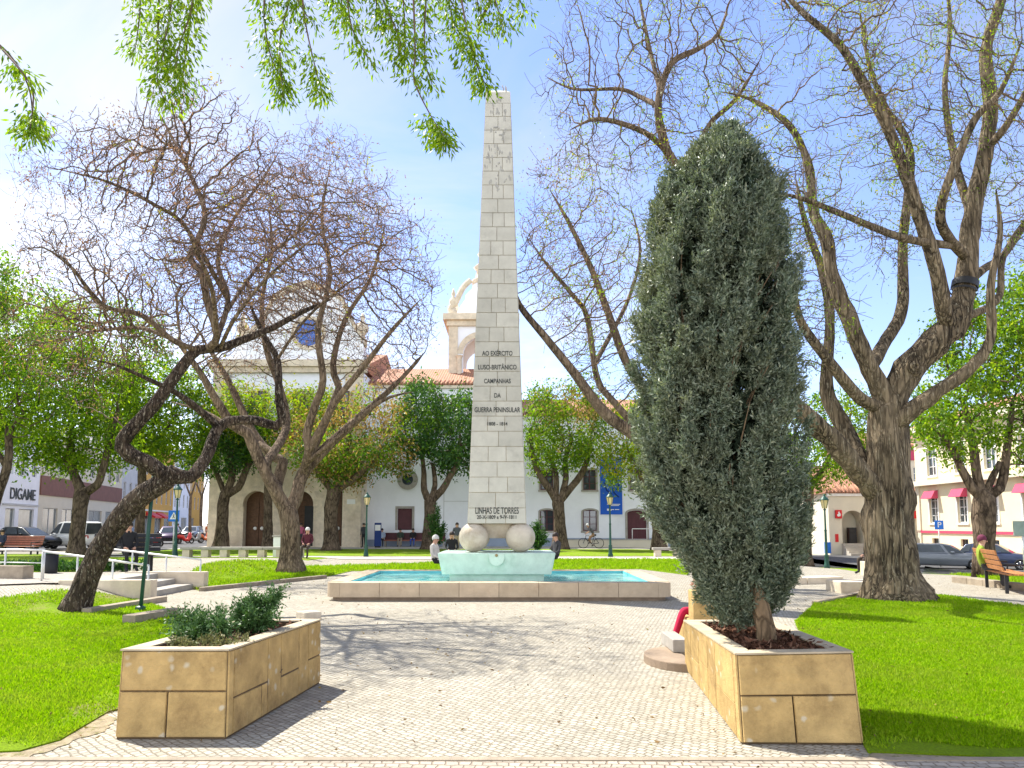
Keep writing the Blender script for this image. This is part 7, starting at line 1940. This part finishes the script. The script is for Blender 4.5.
# ------------------------------------------------------------------ people
def person(label, base, ang, pose, top, legs, shoes=(.03, .03, .035), hair='hair_dark', sleeves=True, fingers=False, hat=None, s=1.0, group=None):
    """one continuous body grown round a skeleton; local frame faces -y"""
    top_m, leg_m, shoe_m = cloth(*top), cloth(*legs), cloth('shoe', shoes)
    J = {}
    if pose == 'stand':
        J = dict(pel=(0, 0, .95), sp=(0, .01, 1.14), ch=(0, .01, 1.34), nk=(0, 0, 1.47), hd=(0, -.03, 1.58), tp=(0, -.025, 1.68))
        for sd, k in ((-1, 'l'), (1, 'r')):
            J.update({k + 'sh': (sd * .185, 0, 1.39), k + 'el': (sd * .235, .03, 1.12), k + 'wr': (sd * .225, -.05, .88), k + 'ha': (sd * .22, -.08, .79), k + 'hp': (sd * .09, 0, .88), k + 'kn': (sd * .10, -.02, .49), k + 'an': (sd * .10, .03, .09), k + 'to': (sd * .12, -.13, .04)})
    elif pose == 'sit':
        J = dict(pel=(0, 0, .55), sp=(0, .03, .74), ch=(0, .03, .95), nk=(0, 0, 1.08), hd=(0, -.04, 1.19), tp=(0, -.035, 1.29))
        for sd, k in ((-1, 'l'), (1, 'r')):
            J.update({k + 'sh': (sd * .18, .02, 1.0), k + 'el': (sd * .235, -.03, .74), k + 'wr': (sd * .13, -.22, .63), k + 'ha': (sd * .10, -.31, .625), k + 'hp': (sd * .09, -.06, .53), k + 'kn': (sd * .12, -.45, .52), k + 'an': (sd * .12, -.44, .10), k + 'to': (sd * .13, -.60, .04)})
    elif pose == 'lounge':         # leaning back, one foot forward, forearms raised to the lap
        J = dict(pel=(0, 0, .42), sp=(0, .06, .60), ch=(0, .10, .80), nk=(0, .09, .93), hd=(0, .05, 1.04), tp=(0, .055, 1.14))
        for sd, k in ((-1, 'l'), (1, 'r')):
            J.update({k + 'sh': (sd * .18, .09, .86), k + 'el': (sd * .24, -.05, .66), k + 'wr': (sd * .12, -.24, .78), k + 'ha': (sd * .09, -.30, .84), k + 'hp': (sd * .09, -.06, .40), k + 'kn': (sd * .13, -.46, .50), k + 'an': (sd * .13, -.54 + sd * .1, .10), k + 'to': (sd * .14, -.70 + sd * .1, .045)})
    elif pose == 'cycle':
        J = dict(pel=(0, .2, .97), sp=(0, .10, 1.14), ch=(0, -.06, 1.33), nk=(0, -.17, 1.44), hd=(0, -.25, 1.54), tp=(0, -.26, 1.64))
        for sd, k in ((-1, 'l'), (1, 'r')):
            J.update({k + 'sh': (sd * .18, -.10, 1.38), k + 'el': (sd * .25, -.16, 1.15), k + 'wr': (sd * .25, -.30, 1.05), k + 'ha': (sd * .25, -.36, 1.02), k + 'hp': (sd * .09, .16, .92), k + 'kn': (sd * .11, -.16 + sd * .03, .68 + .1 * sd), k + 'an': (sd * .11, .05 - .12 * sd, .30 + .1 * sd), k + 'to': (sd * .12, -.10 - .12 * sd, .25 + .1 * sd)})
    rad = dict(pel=.145, sp=.13, ch=.145, nk=.055, hd=.098, tp=.062, sh=.062, el=.043, wr=.03, ha=.034, hp=.088, kn=.058, an=.042, to=.036)
    names = list(J); idx = {n: i for i, n in enumerate(names)}
    bones = [('pel', 'sp'), ('sp', 'ch'), ('ch', 'nk'), ('nk', 'hd'), ('hd', 'tp')]
    for k in 'lr': bones += [('ch', k + 'sh'), (k + 'sh', k + 'el'), (k + 'el', k + 'wr'), (k + 'wr', k + 'ha'), ('pel', k + 'hp'), (k + 'hp', k + 'kn'), (k + 'kn', k + 'an'), (k + 'an', k + 'to')]
    me = bpy.data.meshes.new('skeleton'); me.from_pydata([Vector(J[n]) * s for n in names], [(idx[a], idx[b]) for a, b in bones], [])
    o = bpy.data.objects.new('skeleton', me); COL.objects.link(o)
    sk = o.modifiers.new('skin', 'SKIN'); sk.use_smooth_shade = True
    o.modifiers.new('sub', 'SUBSURF').levels = 2
    for n in names:
        r = rad.get(n, rad.get(n[1:], .05)) * s; d = me.skin_vertices[0].data[idx[n]]; d.radius = (r, r * (.8 if n in ('pel', 'sp', 'ch') else 1)); d.use_root = n == 'pel'
    bpy.context.view_layer.update()
    bm_ = bpy.data.meshes.new_from_object(o.evaluated_get(bpy.context.evaluated_depsgraph_get()))
    bpy.data.objects.remove(o); bpy.data.meshes.remove(me)
    mats = [MT['skin'], top_m, leg_m, shoe_m]
    def bone_mat(a, b):
        n = b
        if n in ('hd', 'tp'): return 0
        if n in ('sp', 'ch', 'nk'): return 1
        t = n[1:]
        if t in ('sh', 'el'): return 1
        if t == 'wr': return 1 if sleeves else 0
        if t == 'ha': return 0
        if t in ('hp', 'kn', 'an'): return 2
        return 3
    segs = [(np.array(J[a]) * s, np.array(J[b]) * s, bone_mat(a, b)) for a, b in bones]
    bm_.materials.clear()
    for m_ in mats: bm_.materials.append(m_)
    A = np.array([q[0] for q in segs]); Bv = np.array([q[1] for q in segs]) - A; mm = [q[2] for q in segs]
    for p in bm_.polygons:
        c = np.array(p.center); t = np.clip(((c - A) * Bv).sum(1) / (Bv * Bv).sum(1), 0, 1); dd = np.linalg.norm(A + Bv * t[:, None] - c, axis=1)
        p.material_index = mm[int(dd.argmin())]; p.use_smooth = True
    # face and fingers belong to the same body mesh
    bm = bmesh.new(); bm.from_mesh(bm_)
    hd = Vector(J['hd']) * s
    def blob(c, r, mi, sc=(1, 1, 1)):
        q = bmesh.ops.create_uvsphere(bm, u_segments=8, v_segments=6, radius=r)
        for v in q['verts']: v.co = Vector((v.co.x * sc[0], v.co.y * sc[1], v.co.z * sc[2])) + c
        for f in {f for v in q['verts'] for f in v.link_faces}: f.material_index = mi; f.smooth = True
    for sd in (-1, 1):
        blob(hd + Vector((sd * .033, -.083, .02)) * s, .011 * s, 3); blob(hd + Vector((sd * .092, .005, .005)) * s, .022 * s, 0, (.5, .8, 1.2))
    blob(hd + Vector((0, -.095, -.008)) * s, .016 * s, 0, (.8, 1, 1.4)); blob(hd + Vector((0, -.082, -.045)) * s, .018 * s, 3, (1.3, .4, .3))
    for k, sd in (('l', -1), ('r', 1)):
        w_, ha = Vector(J[k + 'wr']) * s, Vector(J[k + 'ha']) * s; d = (ha - w_).normalized(); side = Vector((1, 0, 0)) if abs(d.x) < .8 else Vector((0, 1, 0)); side = (side - d * side.dot(d)).normalized(); dn = d.cross(side) * sd
        for q in range(5):
            off = (q - 1.5) * .016 if q < 4 else -.03 * 1; ln = (.062, .072, .068, .05, .045)[q] * s
            b0 = ha + side * off * s + d * (.0 if q < 4 else -.03) * s; dir_ = d if q < 4 else (d * .6 - side * .8).normalized()
            for t in range(4):
                c = b0 + dir_ * ln * (t / 3) + Vector((0, 0, -.010 * s * t * t / 4)); blob(c, (.0105 - .0012 * t) * s, 0, (1, 1, 1))
    bm.to_mesh(bm_); bm.free()
    b = bpy.data.objects.new('person', bm_); COL.objects.link(b); bm_.name = 'person'
    LOC[b.name] = Vector()
    tag(b, label, 'person', group)
    # hair as a cap over the skull
    tp = (hd + Vector(J['tp']) * s) / 2 + Vector((0, .014 * s, .012 * s))
    mb = MB(); n = 16; vs, fs = [], []
    for i in range(7):
        th = PI * .56 * i / 6
        for k in range(n):
            a = 2 * PI * k / n; back = max(0, math.sin(a)); th2 = th * (1 + .28 * back)
            r = .113 * s; vs.append((tp.x + r * .92 * math.sin(th2) * math.cos(a), tp.y + r * math.sin(th2) * math.sin(a), tp.z + r * 1.05 * math.cos(th2) - .01 * s))
    for i in range(6):
        for k in range(n): fs.append((i * n + k, i * n + (k + 1) % n, (i + 1) * n + (k + 1) % n, (i + 1) * n + k))
    hm = MT[hair] if hat is None else cloth(*hat)
    hb_ = MB().add(vs, fs).build('hair' if hat is None else 'cap', hm, b, True, 0, False)
    b.location = base; b.rotation_euler.z = ang
    return b
def gz(u, Y): x = xu(u, Y); return (x, Y, h(x, Y))
person('person with white hair in a maroon jacket at the end of the long stone bench', (xu(308, 34.1), 34.1, h(xu(308, 34.1), 34.1)), 0, 'sit', ('maroon', (.09, .02, .03)), ('dark_brown', (.06, .045, .035)), hair='hair_white')
person('person with white hair in pale clothes sitting behind the pool left of the trough', (xu(435, 24.4), 24.4, h(0, 24) - .06), R(70), 'sit', ('cream_white', (.62, .58, .52)), ('black', (.02, .02, .022)), hair='hair_white')
person('person in a black jacket facing the viewer just left of the obelisk trough', (xu(452, 30), 30, .0), R(5), 'sit', ('black', (.02, .02, .022)), ('charcoal', (.05, .05, .055)))
person('person in dark clothes sitting behind the pool right of the trough', (xu(556, 26), 26, 0), R(-60), 'sit', ('charcoal', (.05, .05, .055)), ('black', (.02, .02, .022)))
person('person in a dark coat standing by the small conifer left of the obelisk', gz(457, 45), R(20), 'stand', ('slate', (.07, .075, .085)), ('tan', (.3, .24, .16)))
for lab, u, tp_, lg_ in (('person in a pale blue shirt at the left end of the long wall bench', 384, ('pale_blue', (.35, .42, .55)), ('black', (.02, .02, .022))), ('person in dark green in the middle of the long wall bench', 402, ('dark_green', (.04, .06, .045)), ('tan', (.3, .24, .16))), ('person in blue trousers on the right of the long wall bench', 414.5, ('black', (.02, .02, .022)), ('royal_blue', (.03, .08, .35)))):
    q = FW.P(XW(u), .75, 0); person(lab, tuple(q), 0, 'sit', tp_, lg_)
person('person in dark clothes standing at the church corner beside the lantern post', gz(364, 54.5), R(-20), 'stand', ('charcoal', (.05, .05, .055)), ('black', (.02, .02, .022)))
person('person in a pink top standing in the middle church doorway', gz(301, 55.6), R(15), 'stand', ('pink', (.5, .12, .2)), ('charcoal', (.05, .05, .055)))
person('person riding the black bicycle past the white building', (xu(591, 53), 53, 0), R(-90), 'cycle', ('dark_grey_shirt', (.09, .09, .10)), ('tan_shorts', (.25, .16, .10)), sleeves=False, hat=('helmet_white', (.6, .6, .6)))
b = G(140, 572); person('person in black slumped on the dark bench behind the steps', (b.x - .5, b.y + .28, b.z), R(40), 'sit', ('black', (.02, .02, .022)), ('black', (.02, .02, .022)))
person('person in a dark jacket sitting on the reddish bench at the left edge', (xu(4, 42) , 41.95, h(xu(4, 42), 42)), R(-10), 'sit', ('navy', (.03, .035, .07)), ('charcoal', (.05, .05, .055)))
q = G(872, 574); person('person in dark clothes with orange shoes sitting left of the big bare trunk', (q.x, q.y, q.z), R(-70), 'sit', ('black', (.02, .02, .022)), ('dark_brown', (.06, .045, .035)), (.4, .15, .04))
q = G(872, 575); mbb = thing('stone_block', 'low stone seat block under the person left of the big trunk', 'stone block', (q.x + .05, q.y, q.z)); MB().box(q.x - .25, q.x + .45, q.y - .3, q.y + .3, q.z - .1, q.z + .44).build('block', MT['stone'], mbb, False, .015)
bx0, by0 = bx.x + .15, 19.2
person('person in black and white sitting at the near end of the orange bench', (bx0 + .24, by0 - .62, h(bx0, by0)), R(70), 'sit', ('white_shirt', (.6, .6, .6)), ('black', (.02, .02, .022)))
person('person in a yellow green vest at the far end of the orange bench', (bx0 - .22, by0 + .62, h(bx0, by0)), R(70), 'sit', ('vest_yellow', (.22, .30, .03)), ('charcoal', (.05, .05, .055)), hat=('maroon_hat', (.14, .03, .06)))
person('person in red trousers and a pink top leaning back beside the ochre seat wall', (at(716, 600, 10.8).x, 10.85, -.06), R(-62), 'lounge', ('pink_red', (.62, .03, .08)), ('crimson', (.42, .012, .05)), (.45, .2, .14), sleeves=False)
for i, (u, Y, tp_) in enumerate(((208, 73, ('orange_top', (.5, .13, .03))), (178, 75, ('navy', (.03, .035, .07))))):
    person(('person in an orange top walking far down the left street', 'person in navy walking far down the left street')[i], gz(u, Y), R(30 * i), 'stand', tp_, ('charcoal', (.05, .05, .055)))
# bare little trees in the left street
for i, (u, Y) in enumerate(((190, 84), (201, 95))):
    make_tree('bare_tree', ('small bare street tree beyond the red scooters', 'small bare street tree at the far end of the left street')[i], Y, [[(u, 525 + 1.6 * 769 / Y, 1.6), (u, 510, 1.4), (u + 1, 495, 1.2)], [(u + 1, 497, 1), (u - 6, 480, .6)], [(u + 1, 496, 1), (u + 7, 478, .6)]],
              [(u, 470, 11, 20, 1.6)], natt=160, step=.35, infl=4, kill=.5, rtip=.02, seed=90 + i, thick=.08, limbstep=.3)
